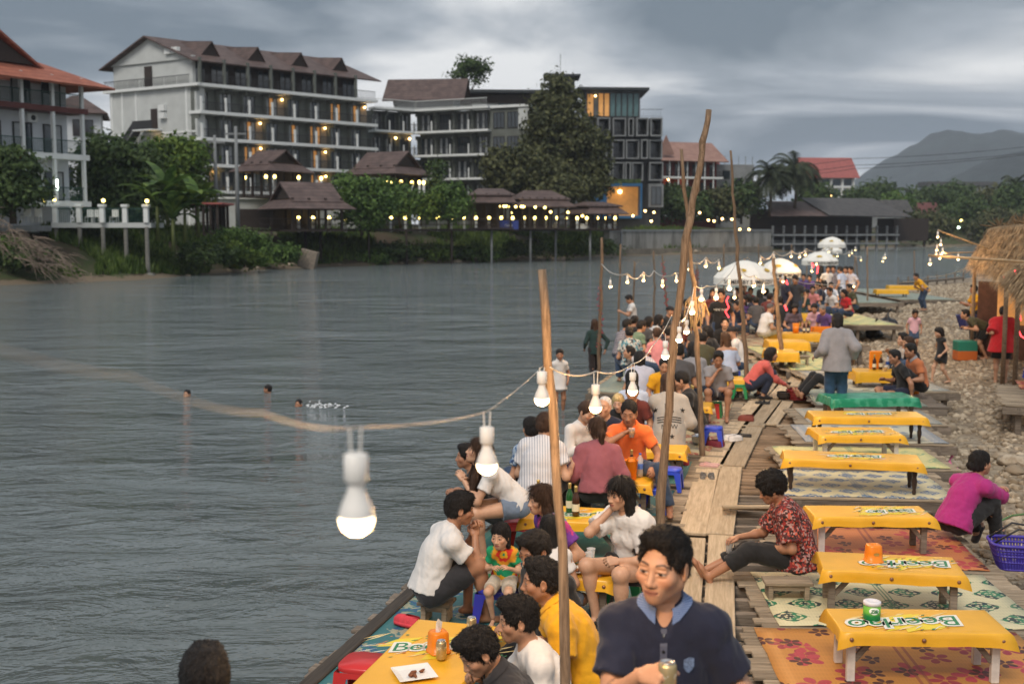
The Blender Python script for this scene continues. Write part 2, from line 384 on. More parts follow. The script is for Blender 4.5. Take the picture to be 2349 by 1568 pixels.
# ---------------------------------------------------------------- woven mats
def weave(c,v,s=120.0,k=.10):
    x,y,z=xyz(v); w=((x*s).sin()*(y*s*.35).sin()).ab(); return cmix(w*k,c,(0,0,0))
def fn_diamond(base,cols,line,a=.46,b=.40,ox=0.0):
    def g():
        v=coords(); x,y,z=xyz(v); u=x/a+ox; w=y/b; row=w.fl(); uu=(u+row.mod(2.0)*.5).fr()-.5; ww=w.fr()-.5
        d=uu.ab()*1.0+ww.ab()*1.0; nz=noise(v,26,2,.5); th=E.m('ARCTAN2',ww,uu); rad=E.m('SQRT',uu*uu+ww*ww)
        mask=(d+ (nz-.5)*.14).lt(.44); pet=((th*8.0).sin()*.35+(rad*44.0).sin()*.55+(nz-.5)*2.4).gt(-.38)
        c=cmix(noise(v,8,2).gt(.5),cols[0],cols[1]); c=cmix(mask*pet,base,c)
        edge=((x/2.0+.5).fr()-.5).ab(); ln=(x.ab()-.03).ab().lt(.006); c=cmix(ln.mx(x.ab().lt(.008))*.8,c,line)
        st=noise(v,1.5,3); c=cmix(st.sm(.5,.9)*.35,c,tuple(q*.55 for q in base)); return weave(c,v)
    return g
def fn_flower(base,cols,line):
    def g():
        v=coords(); c0=noise(v,1.2,4,.6); c=cmix(c0.sm(.3,.75),base,tuple(q*.78 for q in base))
        for sc,col,off,R0 in ((3.1,cols[0],(0,0,0),.115),(2.6,cols[1],(3.3,1.7,0),.14),(4.2,cols[2],(7.1,5.2,0),.085)):
            vv=E(nnode('ShaderNodeVectorMath',{0:v,1:off},operation='ADD').outputs[0])
            vo=nnode('ShaderNodeTexVoronoi',{'Vector':vv,'Scale':sc,'Randomness':.75},voronoi_dimensions='2D'); rnd=xyz(vo.outputs['Color'])[0]
            dl=E(nnode('ShaderNodeVectorMath',{0:vv,1:vo.outputs['Position']},operation='SUBTRACT').outputs[0]); x,y,z=xyz(dl); th=E.m('ARCTAN2',y,x); rad=E.m('SQRT',x*x+y*y)
            pet=((th*2.5).sin().ab()*.62+.38)*R0
            msk=rad.lt(pet)*rnd.gt(.52)*(1-rad.lt(R0*.16)); dark=((th*2.5).sin().ab().lt(.35)); c=cmix(msk*(1-dark*.7),c,col)
        x,y,z=xyz(v); ln=(x+y*.0).ab(); c=cmix((ln-.03).ab().lt(.012)*.7,c,line); c=weave(c,v)
        return c
    return g
def fn_stripe(base,col,ex,both=True):
    def g():
        v=coords(); x,y,z=xyz(v); n1=noise(v,18,3)
        end=x.ab().gt(ex); st=((x*38.0).fr()).gt(.45); pat=((x*14.0).sin()*(y*14.0).sin()+(n1-.5)*1.1).gt(.72)
        c=cmix(end*st,base,col); c=cmix((1-end)*pat*.75,c,col); st2=noise(v,1.5,3); c=cmix(st2.sm(.45,.9)*.35,c,tuple(q*.5 for q in base)); return weave(c,v)
    return g
CREAM=(.60,.53,.33)
MAT_FN={'orange':fn_flower((.56,.25,.055),((.30,.035,.05),(.42,.05,.07),(.09,.03,.025)),(.25,.05,.04)),
 'coral':fn_flower((.58,.20,.07),((.33,.05,.05),(.45,.06,.06),(.11,.03,.025)),(.25,.06,.05)),
 'green':fn_diamond((.62,.57,.36),((.03,.20,.10),(.02,.045,.05)),(.06,.20,.10),.36,.32),
 'blue':fn_diamond(CREAM,((.06,.12,.24),(.16,.22,.30)),(.09,.16,.26),.30,.28),
 'lemon':fn_diamond((.66,.60,.27),((.25,.38,.20),(.52,.52,.24)),(.10,.22,.16),.5,.5),
 'navy':fn_stripe((.60,.56,.43),(.09,.16,.30),.78),
 'steel':fn_stripe((.52,.48,.36),(.14,.18,.22),.74),
 'grass':fn_stripe((.45,.45,.33),(.10,.17,.17),-1),
 'teal':fn_stripe((.05,.17,.15),(.12,.24,.19),.75),
 'tealblue':fn_diamond((.045,.17,.18),((.03,.11,.22),(.35,.36,.25)),(.30,.32,.22),.55,.55),
 'red':fn_diamond((.50,.42,.26),((.30,.06,.05),(.36,.16,.09)),(.25,.05,.04),.5,.45)}
def woven_mat(kind,label,ctr,w,h,rz,z,group=None):
    m=mat('woven_mat_'+kind,fn=MAT_FN[kind],rough=.55,bump=.15,bscale=90)
    nx,ny=16,12; xs=np.linspace(-w/2,w/2,nx); ys=np.linspace(-h/2,h/2,ny); sd=random.randint(0,999)
    v,f=grid_mesh(xs,ys,lambda X,Y:.006+.006*np.clip(smn(X,Y,5,sd),0,1)+.012*((np.abs(Y)>h/2-.02)|(np.abs(X)>w/2-.02))*np.clip(smn(X,Y,9,sd+1),0,1))
    n=len(v); ed=[i for i in range(nx)]+[nx*j+nx-1 for j in range(1,ny)]+[nx*(ny-1)+i for i in range(nx-2,-1,-1)]+[nx*j for j in range(ny-2,0,-1)]
    v[:,0]+=.012*smn(v[:,1],v[:,0],4,sd+2)*(np.abs(v[:,0])>w/2-.01); v[:,1]+=.012*smn(v[:,0],v[:,1],4,sd+3)*(np.abs(v[:,1])>h/2-.01)
    lo=v[ed].copy(); lo[:,2]-=.006; v2=np.concatenate([v,lo]); ff=f.tolist()+[[ed[i],n+i,n+(i+1)%len(ed),ed[(i+1)%len(ed)]] for i in range(len(ed))]
    me=bpy.data.meshes.new('woven_mat'); me.from_pydata(v2.tolist(),[],ff); me.materials.append(m); me.shade_smooth()
    o=link('woven_mat',me,None,(ctr[0],ctr[1],z),rz); return tag(o,label,'mat',group)
G_P='wooden platforms along the beach side'; G_M='woven mats on the beach side platforms'
ZR=.0; ZB=.10
# (V corners TL,TR,BR,BL of the mat), platform overhang left/right, kind
RP=[('orange',((1752,1433),(2395,1447),(2455,1620),(1790,1610)),.0,.12,.3,'orange mat with red flowers under the nearest yellow table','plank platform under the nearest orange flowered mat'),
    ('green',((1742,1306),(2291,1315),(2362,1436),(1764,1428)),.0,.14,.22,'cream mat with dark green diamond medallions','plank platform carrying the cream and green diamond mat'),
    ('coral',((1795,1203),(2150,1212),(2298,1304),(1800,1290)),.0,.18,.08,'coral orange mat with dark flowers beside the magenta jacket','plank platform under the coral flowered mat'),
    ('blue',((1762,1071),(2142,1080),(2162,1138),(1782,1132)),ZB,.05,.14,'cream mat with blue diamond medallions','raised plank platform under the blue diamond mat with open front'),
    ('lemon',((1796,1020),(2139,1025),(2151,1069),(1782,1064)),ZB,.08,.12,'pale yellow mat with faint green leaf pattern','plank platform carrying the pale yellow mat'),
    ('navy',((1837,971),(2142,974),(2146,1013),(1822,1007)),ZB,.16,.1,'cream mat with navy blue striped ends','plank platform carrying the navy striped mat'),
    ('steel',((1847,934),(2127,937),(2144,969),(1828,963)),ZB,.16,.12,'grey and cream patterned mat behind the navy striped one','plank platform carrying the grey patterned mat'),
    ('grass',((1861,889),(2092,893),(2100,927),(1848,924)),ZB,.05,.32,'dull grey green striped mat under the green table','pallet platform in front of the seated beach group')]
for kind,q,z,ol,orr,lm,lp in RP:
    ctr,w,h,rz=rect_of(*q,z+.03)
    ca,sa=math.cos(rz),math.sin(rz); dx=(orr-ol)/2
    platform('plank_platform',lp,ctr.x+dx*ca,ctr.y+dx*sa,w+ol+orr,h+.10,z,rz,m_plank if kind!='grass' else m_greywood,group=G_P)
    woven_mat(kind,lm,ctr,w,h,rz,z+.004,G_M)
def ux(y): return -1.28+.235*(y-7.7)
G_L='wooden platforms along the river'; G_ML='woven mats on the river platforms'
LP=[(7.55,5.0,-.36,2.15,.0,'tealblue','teal and blue patterned mat under the nearest diners','river platform under the nearest diners with dark edge'),
    (11.05,1.95,.58,1.98,.0,'teal','dark teal mat under the girl on the green stool','river platform beneath the girl on the green stool'),
    (12.85,1.45,1.02,2.0,.0,'tealblue','blue patterned mat by the blue plastic stools','river platform beside the blue plastic stools'),
    (14.45,1.55,1.45,2.05,.0,'teal','green teal mat beyond the orange shirt','river platform under the orange polo shirt table'),
    (17.95,5.1,2.42,2.3,.0,'red','faded red and cream mat by the green stools','long river platform edged by the green stools'),
    (23.6,5.6,3.75,3.4,.0,'grass','grey green mat below the middle crowd','river platform below the middle crowd'),
    (30.2,6.6,5.5,3.6,.0,'red','faded red mat under the crowd by the river poles','river platform under the crowd by the river poles'),(37.8,7.6,7.7,3.6,.0,'steel','grey mat below the standing lettered tee','river platform below the standing lettered tee')]
for (cy,d,cx,w,z,kind,lm,lp) in LP:
    platform('river_platform',lp,cx,cy,w,d,z,R(-15),group=G_L,m=m_greywood if cy<9 else m_plank)
    woven_mat(kind,lm,(cx-.06,cy),w-.32,d-.2,R(-15),z+.004,G_ML)
eb=MB().cbox(-2.55,2.55,-.06,.06,-.16,.03,.01).build('edge_beam',m_dark,None,(ux(7.55)-.05,7.55,0),R(75)); tag(eb,'dark wet timber beam along the river edge of the nearest platform','beam')
# ---------------------------------------------------------------- tables, stools, crockery
FONTS={}
def text_mesh(s,size,off=0.0,shear=.25,name='lettering'):
    cu=bpy.data.curves.new('t','FONT'); cu.body=s; cu.size=size; cu.align_x='CENTER'; cu.align_y='CENTER'; cu.shear=shear; cu.offset=off; cu.resolution_u=3
    ob=bpy.data.objects.new('t',cu); C.objects.link(ob); bpy.context.view_layer.update()
    me=bpy.data.meshes.new_from_object(ob.evaluated_get(bpy.context.evaluated_depsgraph_get())); me.name=name
    bpy.data.objects.remove(ob); bpy.data.curves.remove(cu); me.materials.clear(); return me
m_cloth=mat('yellow_tablecloth',(.80,.42,.024),rough=.36,var=.10,scale=2.2,bump=.30,bscale=5,spec=.5,rnd=.07,bdist=.02)
m_clothg=mat('green_tablecloth',fn=lambda:(lambda v:cmix((noise(v,9,3).sm(.45,.6))*.6,(.015,.24,.12),(.10,.42,.26)))(coords()),rough=.3,bump=.2,bscale=9)
m_lg=mat('print_green',(.015,.19,.065),rough=.4,var=.05); m_lw=mat('print_white',(.78,.76,.68),rough=.4,var=.03); m_ly=mat('print_lemon',(.78,.60,.03),rough=.4,var=.05); m_lr=mat('print_rust',(.60,.20,.03),rough=.4,var=.05); m_lp=mat('print_pale',(.80,.60,.25),rough=.4,var=.05)
m_stud=mat('cap_stud',(.30,.16,.10),rough=.35,metal=.6); m_studb=mat('blue_stud',(.03,.14,.42),rough=.4)
TXT={}
def get_text(s,size,off,m,shear=.25):
    k=(s,size,off,m.name,shear)
    if k not in TXT:
        me=text_mesh(s,size,off,shear); me.materials.append(m); TXT[k]=me
    return TXT[k]
def cloth_mesh(L,D,H,drop,m,seed):
    """tablecloth: top and a hanging hem with folds at the corners"""
    r=np.random.RandomState(seed); pts=[]; n=14
    def edge(a,b,k): return [(a[0]+(b[0]-a[0])*i/k,a[1]+(b[1]-a[1])*i/k) for i in range(k)]
    c=[(-L/2,-D/2),(L/2,-D/2),(L/2,D/2),(-L/2,D/2)]; ring=edge(c[0],c[1],16)+edge(c[1],c[2],8)+edge(c[2],c[3],16)+edge(c[3],c[0],8); N=len(ring)
    rows=[(-.035,0,0),(0,0,0),(.006,-.002,0),(.012,-.012,.2),(.014,-drop*.5,.7),(.018,-drop,1)]
    vs=[];fs=[]; ph=r.uniform(0,6.3,4)
    for out,dz,wv in rows:
        for i,(x,y) in enumerate(ring):
            nx=np.sign(x) if abs(abs(x)-L/2)<1e-6 else 0; ny=np.sign(y) if abs(abs(y)-D/2)<1e-6 else 0
            s=i/N*2*PI; wob=wv*(.006*math.sin(9*s+ph[0])+.004*math.sin(23*s+ph[1]))
            cr=1 if (nx and ny) else 0; o=out+wob+cr*wv*.03; z=H+dz+wv*(.003*math.sin(7*s+ph[2])-cr*.02)
            vs.append((x+nx*o,y+ny*o,z+(.0015*math.sin(14*x+ph[3]) if dz==0 else 0)))
    for j in range(len(rows)-1):
        for i in range(N): fs.append((j*N+i,(j+1)*N+i,(j+1)*N+(i+1)%N,j*N+(i+1)%N))
    fs.append(tuple(range(N))); fs=[f if k<len(fs)-1 else f for k,f in enumerate(fs)]
    me=bpy.data.meshes.new('tablecloth'); me.from_pydata(vs,[],fs); me.materials.append(m); me.shade_smooth(); return me
def splash(D,m,seed,k=14,spread=(.42,.2),thin=.02,ln=.12):
    r=np.random.RandomState(seed); mb=MB()
    for i in range(k):
        x,y=r.uniform(-1,1)*spread[0],r.uniform(-1,1)*spread[1]; a=R(35)+r.uniform(-.3,.3); l=ln*r.uniform(.3,1); t=thin*r.uniform(.3,1)
        dx,dy=math.cos(a)*l,math.sin(a)*l; zz=i*3e-5; mb.add([(x-dx,y-dy,zz),(x+dy*t/l,y-dx*t/l,zz),(x+dx,y+dy,zz),(x-dy*t/l*.6,y+dx*t/l*.6,zz)],[(0,1,2,3)])
    return mb.mesh('print',m)
def low_table(label,pos,L,D,H,rz,legm,cloth=None,logo=True,flip=PI,lx=.1,turned=False,group=None,drop=.092,ly=0,braces=True,buttons=True,seed=None,lsize=.2,cat='table'):
    e=empty('low_table',pos,rz); tag(e,label,cat,group); seed=seed if seed is not None else random.randint(0,9999)
    cl=link('tablecloth',cloth_mesh(L,D,H,drop,cloth or m_cloth,seed),e)
    link('tabletop',MB().cbox(-L/2+.01,L/2-.01,-D/2+.01,D/2-.01,H-.035,H-.008,.004).mesh('tabletop',m_greywood),e)
    for sx in (-1,1):
        for sy in (-1,1):
            x,y=sx*(L/2-.07),sy*(D/2-.07)
            if turned: me=MB().lathe([(.018,0),(.024,.03),(.018,.06),(.028,.10),(.033,.15),(.022,.20),(.03,.23),(.03,H-.03)],10).mesh('leg',mat('dark_turned_leg',(.045,.028,.02),rough=.35,var=.2),True)
            else: me=MB().cbox(-.028,.028,-.022,.022,0,H-.03,.004).mesh('leg',legm[(sx<0)*1] if isinstance(legm,tuple) else legm)
            link('leg',me,e,(x,y,0))
            if braces and not turned and sy<0:
                M=Matrix.Translation((x-sx*.10,y,H-.13))@Matrix.Rotation(sx*R(50),4,'Y'); link('brace',MB().cbox(-.12,.12,-.012,.012,-.02,.02,.003,M).mesh('brace',m_greywood),e)
    if buttons:
        for bx in (-L/2+.05,-L*.02,L/2-.05):
            link('stud',MB().lathe([(.001,.008),(.012,.006),(.016,0)],10).mesh('stud',m_stud,True),cl,(bx,-D/2-.018,H-drop*.55),rot=(PI/2,0,0))
    if logo:
        pr=empty('printed_logo'); pr.parent=cl; pr.location=(lx,ly,H+.003); pr.rotation_euler=(0,0,flip)
        bpy.data.objects.remove(pr)
        def put(me,dz,dx=0,dy=0,rot=0):
            o=link('printed_logo',me,cl,(lx,ly,H+.002+dz)); o.rotation_euler=(0,0,flip+rot); o.location.x+=dx*math.cos(flip)-dy*math.sin(flip); o.location.y+=dx*math.sin(flip)+dy*math.cos(flip); return o
        s=D/.55
        put(splash(D,m_ly,seed+1,12,(.30*s,.14*s),.12,.20),.0000)
        put(splash(D,m_lp,seed+2,14,(.42*s,.19*s),.02,.16),.0012)
        put(splash(D,m_lg,seed+3,26,(.42*s,.19*s),.014,.03),.0020); put(splash(D,m_lr,seed+4,14,(.36*s,.19*s),.016,.04),.0024); put(splash(D,m_lw,seed+5,10,(.42*s,.18*s),.010,.10),.0028)
        put(get_text('Beerlao',round(lsize*s,2),.022,m_lw),.0036,rot=R(8)); put(get_text('Beerlao',round(lsize*s,2),.0,m_lg),.0044,rot=R(8))
    return e
def tpos(BL,BR,FR,FL,H,z):
    ctr,w,h,rz=rect_of(BL,BR,FR,FL,z+H); return Vector((ctr.x,ctr.y,z)),w,h,rz
G_T='yellow low tables on the beach side'
H0=.37
TB=[(((1910,1395),(2268,1399),(2308,1452),(1922,1447)),.012,dict(label='nearest yellow low table with green tissue tub and printed front',legm=(m_whitepaint,m_whitepaint),lx=-.08,ly=-.04,lsize=.30)),
    (((1880,1263),(2189,1279),(2208,1318),(1886,1306)),.012,dict(label='yellow low table with the orange tissue box near its middle',legm=m_greywood,lx=.14,lsize=.25)),
    (((1861,1159),(2116,1160),(2134,1186),(1860,1184)),.012,dict(label='yellow low table on the coral mat with nothing on top',legm=(m_greywood,m_whitepaint),lx=.22,ly=.0,lsize=.18)),
    (((1806,1031),(2112,1043),(2105,1062),(1793,1050)),.112,dict(label='long yellow low table with dark turned legs on blue mat',legm=m_greywood,turned=True,lx=.05)),
    (((1872,979),(2055,980),(2056,998),(1867,998)),.112,dict(label='short yellow low table with logo on its front edge',legm=m_whitepaint,lx=.02,ly=-.06)),
    (((1864,941),(2112,944),(2113,957),(1861,955)),.112,dict(label='long yellow low table just in front of the green one',legm=m_greywood,turned=True,lx=.05,drop=.1)),
    (((1895,901),(2086,899),(2087,912),(1896,914)),.112,dict(label='low table under a shiny green plastic cloth',legm=m_greywood,logo=False,cloth=m_clothg,drop=.13,buttons=False))]
TABLES=[]
for q,z,kw in TB:
    p,w,h,rz=tpos(*q,H0,z); TABLES.append(low_table(pos=p,L=w,D=min(max(h,.42),.62),H=H0,rz=rz,group=G_T,**kw))
G_TL='yellow low tables on the river platforms'
def ltab(label,vx,vy,L,D,H=.37,rz=75,z=.01,**k):
    p=gp(vx,vy,z+H); return low_table(label,(p.x,p.y,z),L,D,H,R(rz),m_greywood,group=G_TL,**k)
TL0=ltab('yellow table at bottom left with orange tissue box, cans and white plate',985,1510,1.35,.62,flip=-PI/2+.25,lx=.22,ly=.02,lsize=.18)
TL1=ltab('yellow low table with plates of food by the green stool',1310,1300,.72,.55,rz=-13,logo=False)
TL2=ltab('yellow logo table with beer bottles behind the long haired girl',1320,1178,.95,.56,rz=-13,flip=.15,lx=.12,lsize=.2)
TL3=ltab('yellow table with orange bucket before the mauve sweater',1400,1093,.92,.56,rz=-13,logo=False)
TL4=ltab('yellow table beside the man in the orange polo',1515,1026,.62,.5,rz=-13,logo=False)
TL5=ltab('small yellow table with two brown bottles near the pole',1590,926,.55,.5,rz=-13,logo=False)
# ---- plastic stools
def stool_parts(col,name):
    m=mat(name,col,rough=.35,var=.05,spec=.5)
    s=.125; H=.26
    seat=MB(); prof=[(1.0,H-.03),(1.02,H-.012),(.98,H),(.0,H-.002)]
    ring=[]
    for k in range(24):
        a=2*PI*k/24; c,si=math.cos(a),math.sin(a); q=(abs(c)**4+abs(si)**4)**-.25; ring.append((c*q*s,si*q*s))
    vs=[];fs=[]
    for sc_,z in prof: vs+=[(x*sc_,y*sc_,z) for x,y in ring]
    for j in range(3):
        for k in range(24): fs.append((j*24+k,j*24+(k+1)%24,(j+1)*24+(k+1)%24,(j+1)*24+k))
    seat.add(vs,fs)
    # aprons with arch
    for rot in range(4):
        a=rot*PI/2; ca,sa=math.cos(a),math.sin(a)
        def T(x,y,z): return (x*ca-y*sa,x*sa+y*ca,z)
        N=10; up=[];lo=[]
        for i in range(N+1):
            t=-1+2*i/N; up.append(T(t*s*1.0,-s*1.0,H-.03)); lo.append(T(t*s*1.02,-s*1.03,H-.03-.028-.05*(abs(t)**3)))
        n=len(up); seat.add(up+lo,[(i,n+i,n+i+1,i+1) for i in range(n-1)]+[(i+1,n+i+1,n+i,i) for i in range(0)])
    legs=[]
    for sx in (-1,1):
        for sy in (-1,1):
            lg=MB(); w0,w1=.075,.045; f=1.16
            for ax in (0,1):
                A=(sx*s*1.005,sy*s*1.005,H-.035); B=(sx*s*f,sy*s*f,0)
                if ax==0: q=[A,(A[0]-sx*w0,A[1],A[2]-.01),(B[0]-sx*w1,B[1],0),B]
                else: q=[A,(A[0],A[1]-sy*w0,A[2]-.01),(B[0],B[1]-sy*w1,0),B]
                th=.004; off=(0,-sy*th,0) if ax==0 else (-sx*th,0,0)
                q2=[tuple(np.add(p,off)) for p in q]; lg.hexa([tuple(p) for p in q]+q2)
            legs.append(lg.mesh('leg',m))
    return seat.mesh('seat',m,True),legs
STO={}
def stool(colname,label,pos,rz=0,s=1.0):
    cols={'blue':(.03,.075,.62),'green':(.01,.24,.075),'red':(.55,.03,.03),'indigo':(.035,.035,.36)}
    if colname not in STO: STO[colname]=stool_parts(cols[colname],'plastic_'+colname)
    me,lg=STO[colname]; e=empty('plastic_stool',pos,rz); e.scale=(s,s,s); tag(e,label,'stool','plastic stools on the river platforms'); link('seat',me,e)
    for l in lg: link('leg',l,e)
    return e
def st(col,label,vx,vy,z=.012,rz=-15,s=1.0): # vx,vy = middle of the foot of the stool
    return stool(col,label,gp(vx,vy,z),R(rz),s)
# ---- containers
m_orange=mat('orange_plastic',(.85,.24,.01),rough=.35,var=.04,spec=.5); m_tissue=mat('tissue_paper',(.80,.79,.77),rough=.9,var=.04)
m_glassb=mat('brown_glass',(.05,.018,.006),rough=.08,spec=.6,var=0); m_glassg=mat('green_glass',(.012,.09,.02),rough=.08,spec=.6,var=0); m_label=mat('bottle_label',(.70,.66,.50),rough=.5,var=.1); m_gold=mat('gold_foil',(.62,.45,.16),rough=.3,metal=.7)
def tissue_box(label,pos,rz=0,tissue=True,s=1.0):
    e=empty('tissue_box',pos,rz); e.scale=(s,s,s); tag(e,label,'tissue box')
    def sq(r,z,n=20,p=5): return [(r*math.cos(a)*(abs(math.cos(a))**p+abs(math.sin(a))**p)**(-1/p),r*math.sin(a)*(abs(math.cos(a))**p+abs(math.sin(a))**p)**(-1/p),z) for a in [2*PI*k/n for k in range(n)]]
    vs=[];rows=[(.070,0),(.070,.012),(.062,.014),(.060,.07),(.056,.125),(.050,.137),(.03,.139),(.02,.135),(.018,.12)]
    for r,z in rows: vs+=sq(r,z)
    fs=[(j*20+k,j*20+(k+1)%20,(j+1)*20+(k+1)%20,(j+1)*20+k) for j in range(len(rows)-1) for k in range(20)]
    mb=MB(); mb.add(vs,fs); b=mb.build('case',m_orange,e,smooth=True)
    MB().prism([(-.024,0),(-.012,-.011),(.016,-.012),(.024,.004),(.010,.013),(-.014,.011)],0,.001).build('sticker',m_gold,b,(0,-.0618,.07)).rotation_euler=(PI/2,0,R(0))
    if tissue:
        mb=MB(); mb.add([(-.02,0,.13),(.02,.005,.13),(.03,.0,.19),(.005,.012,.215),(-.02,-.01,.20),(0,-.015,.13)],[(0,1,2,3,4),(5,0,4),(5,4,3),(1,5,3,2)]); mb.build('tissue',m_tissue,e)
    return e
def bottle(label,pos,green=False,s=1.0,group='beer bottles on the tables'):
    e=empty('beer_bottle',pos,random.uniform(0,6)); e.scale=(s,s,s); tag(e,label,'bottle',group); g=m_glassg if green else m_glassb
    MB().lathe([(.0,0),(.033,.002),(.036,.01),(.036,.15),(.030,.19),(.015,.225),(.0135,.27),(.016,.272),(.016,.285),(.0,.286)],14).build('glass',g,e,smooth=True)
    MB().lathe([(.0366,.05),(.0366,.12)],14,cap=False).build('label',m_label,e,smooth=True); MB().lathe([(.0155,.235),(.0145,.262),(.0168,.274),(.0168,.288),(.001,.29)],12,cap=False).build('foil',m_gold,e,smooth=True); return e
m_white=mat('white_china',(.78,.77,.74),rough=.2,var=.02,spec=.5); m_food=mat('fried_food',(.26,.09,.035),rough=.6,var=.5,scale=40,bump=.6,bscale=60); m_rice=mat('rice',(.6,.5,.33),rough=.7,var=.2,scale=60)
def plate(label,pos,r=.11,square=False,food=m_food,rz=0):
    e=empty('plate',pos,rz); tag(e,label,'plate')
    if square:
        mb=MB();
        def rg(h,z): return [(-h,-h,z),(h,-h,z),(h,h,z),(-h,h,z)]
        mb.add(rg(r*.7,0)+rg(r,.016)+rg(r*.97,.019)+rg(r*.68,.005),[(0,1,5,4),(1,2,6,5),(2,3,7,6),(3,0,4,7),(4,5,9,8),(5,6,10,9),(6,7,11,10),(7,4,8,11),(8,9,13,12),(9,10,14,13),(10,11,15,14),(11,8,12,15),(12,13,14,15),(3,2,1,0)])
        mb.build('dish',m_white,e)
    else: MB().lathe([(.0,0),(r*.6,0),(r,.018),(r*.97,.02),(r*.62,.005),(.0,.005)],24).build('dish',m_white,e,smooth=True)
    for k in range(7):
        a=random.uniform(0,6.3); q=random.uniform(0,r*.42); me=random.choice(SM)[0].copy(); me.materials.clear(); me.materials.append(food); o=link('food',me,e,(q*math.cos(a),q*math.sin(a),.016),random.uniform(0,6)); o.scale=(.022,.016,.02)
    return e
def on(T,x,y,H=.37): # point on a table top in world
    rz=T.rotation_euler.z; c,s=math.cos(rz),math.sin(rz); return Vector((T.location.x+x*c-y*s,T.location.y+x*s+y*c,T.location.z+H+.006))
m_can=mat('gold_can',fn=lambda:(lambda v:cmix(noise(v,26,2).gt(.52)*(xyz(v)[2]-.06).ab().lt(.028),(.50,.40,.22),(.75,.70,.55)))(coords()),rough=.28,metal=.65); m_alu=mat('aluminium',(.6,.6,.6),rough=.25,metal=.9,var=.03)
def can(label,pos,col=None):
    e=empty('drink_can',pos); tag(e,label,'can'); MB().lathe([(.026,0),(.033,.008),(.033,.108),(.027,.12)],18).build('can_body',col or m_can,e,smooth=True); MB().lathe([(.027,.1205),(.0275,.124),(.024,.124),(.023,.1195),(.0,.1195)],18).build('lid',m_alu,e,smooth=True); return e
m_cup=mat('clear_plastic',(.85,.86,.86),rough=.12,var=0,alpha=.38,spec=.5); m_beer=mat('amber_beer',(.55,.25,.03),rough=.2,var=.05,alpha=.85)
def cup(label,pos,fill=None,s=1.0):
    e=empty('plastic_cup',pos); e.scale=(s,s,s); tag(e,label,'cup'); MB().lathe([(.0,.002),(.026,.002),(.036,.10),(.0375,.102),(.035,.10),(.025,.006)],16,cap=False).build('wall',m_cup,e,smooth=True)
    if fill: MB().lathe([(.0,.006),(.0248,.006),(.033,.07),(.0,.07)],14).build('drink',fill,e,smooth=True)
    return e
def wbottle(label,pos,lab=(.1,.2,.6),cap=(.03,.12,.5)):
    e=empty('water_bottle',pos); tag(e,label,'bottle'); MB().lathe([(.0,0),(.034,.003),(.036,.06),(.033,.07),(.036,.08),(.036,.15),(.033,.16),(.035,.20),(.014,.235),(.013,.25)],14).build('plastic',m_cup,e,smooth=True)
    MB().lathe([(.0365,.09),(.0365,.15)],14,cap=False).build('label',mat('label_%d'%int(lab[2]*100),lab,rough=.4,var=.3,scale=40),e,smooth=True); MB().lathe([(.0145,.245),(.0145,.262),(.0,.263)],12).build('cap',mat('cap_%d'%int(cap[2]*100),cap,rough=.4),e,smooth=True); return e
tissue_box('orange tissue box on the second yellow table',on(TABLES[1],-.12,.02),R(4),False,1.02)
tb=empty('tissue_tub',on(TABLES[0],-.30,.02)); tag(tb,'round green tissue tub with white lid on nearest table','tub')
def fn_tub():
    x,y,z=xyz(coords()); n=noise(coords(),30,2); c=cmix(z.sm(.025,.06),(.01,.20,.05),(.16,.45,.05)); return cmix((x*x/.0012+(z-.068)*(z-.068)/.0006).lt(1.0),c,(.75,.78,.7))
MB().lathe([(.0,0),(.058,.0),(.059,.004),(.059,.105)],28).build('tub_body',mat('green_tub',fn=fn_tub,rough=.35),tb,smooth=True)
MB().lathe([(.061,.10),(.061,.122),(.055,.126),(.024,.126),(.018,.121),(.0,.121)],28).build('lid',mat('white_lid',(.72,.70,.74),rough=.4,var=.02),tb,smooth=True)
z_=get_text('Zilk',.034,.0012,m_lg,.3); o=link('lettering',z_,tb,(-.003,-.0605,.066),rot=(PI/2,0,0))
tissue_box('orange tissue box on the bottom left table',on(TL0,.12,-.02),R(30),True)
can('gold beer can beside the orange tissue box',on(TL0,.0,-.08)); plate('white square plate with brown food on the bottom left table',on(TL0,-.28,.0),.12,True,rz=R(20))
tissue_box('orange tissue box standing on the teal mat',gp(1373,1398,.012),R(10),True)
plate('white plate of red meat by the plastic bag',on(TL1,.06,-.12),.1); plate('white plate with spoon and rice near table end',on(TL1,.17,.08),.105,food=m_rice); cup('clear cup of pale drink on the plate table',on(TL1,-.06,-.02),mat('pale_drink',(.7,.62,.42),rough=.2,alpha=.8)); cup('empty clear glass behind the plastic bag',on(TL1,.13,.2))
mb=MB(); r_=np.random.RandomState(4)
pts=[(r_.normal(0,.05),r_.normal(0,.035),abs(r_.normal(.05,.03))) for k in range(26)]
bm=bmesh.new(); [bm.verts.new(p) for p in pts]; bmesh.ops.convex_hull(bm,input=bm.verts); me=bpy.data.meshes.new('plastic_bag'); bm.to_mesh(me); bm.free(); me.materials.append(mat('clear_film',(.85,.85,.85),rough=.15,alpha=.35,var=0)); tag(link('plastic_bag',me,None,on(TL1,.04,.10)),'crumpled clear plastic bag on the plate table','bag')
bottle('green beer bottle on the logo table',on(TL2,-.06,.02),True); bottle('brown beer bottle beside the green one on the logo table',on(TL2,.02,-.1)); bottle('dark beer bottle behind the tie dye girl',on(TL2,-.38,.08)); cup('plastic cup left of the dark bottle',on(TL2,-.44,-.08))
wbottle('clear water bottle with blue label before the orange polo',on(TL3,.32,.05)); bottle('brown bottle neck behind the orange bucket',on(TL3,.22,.1))
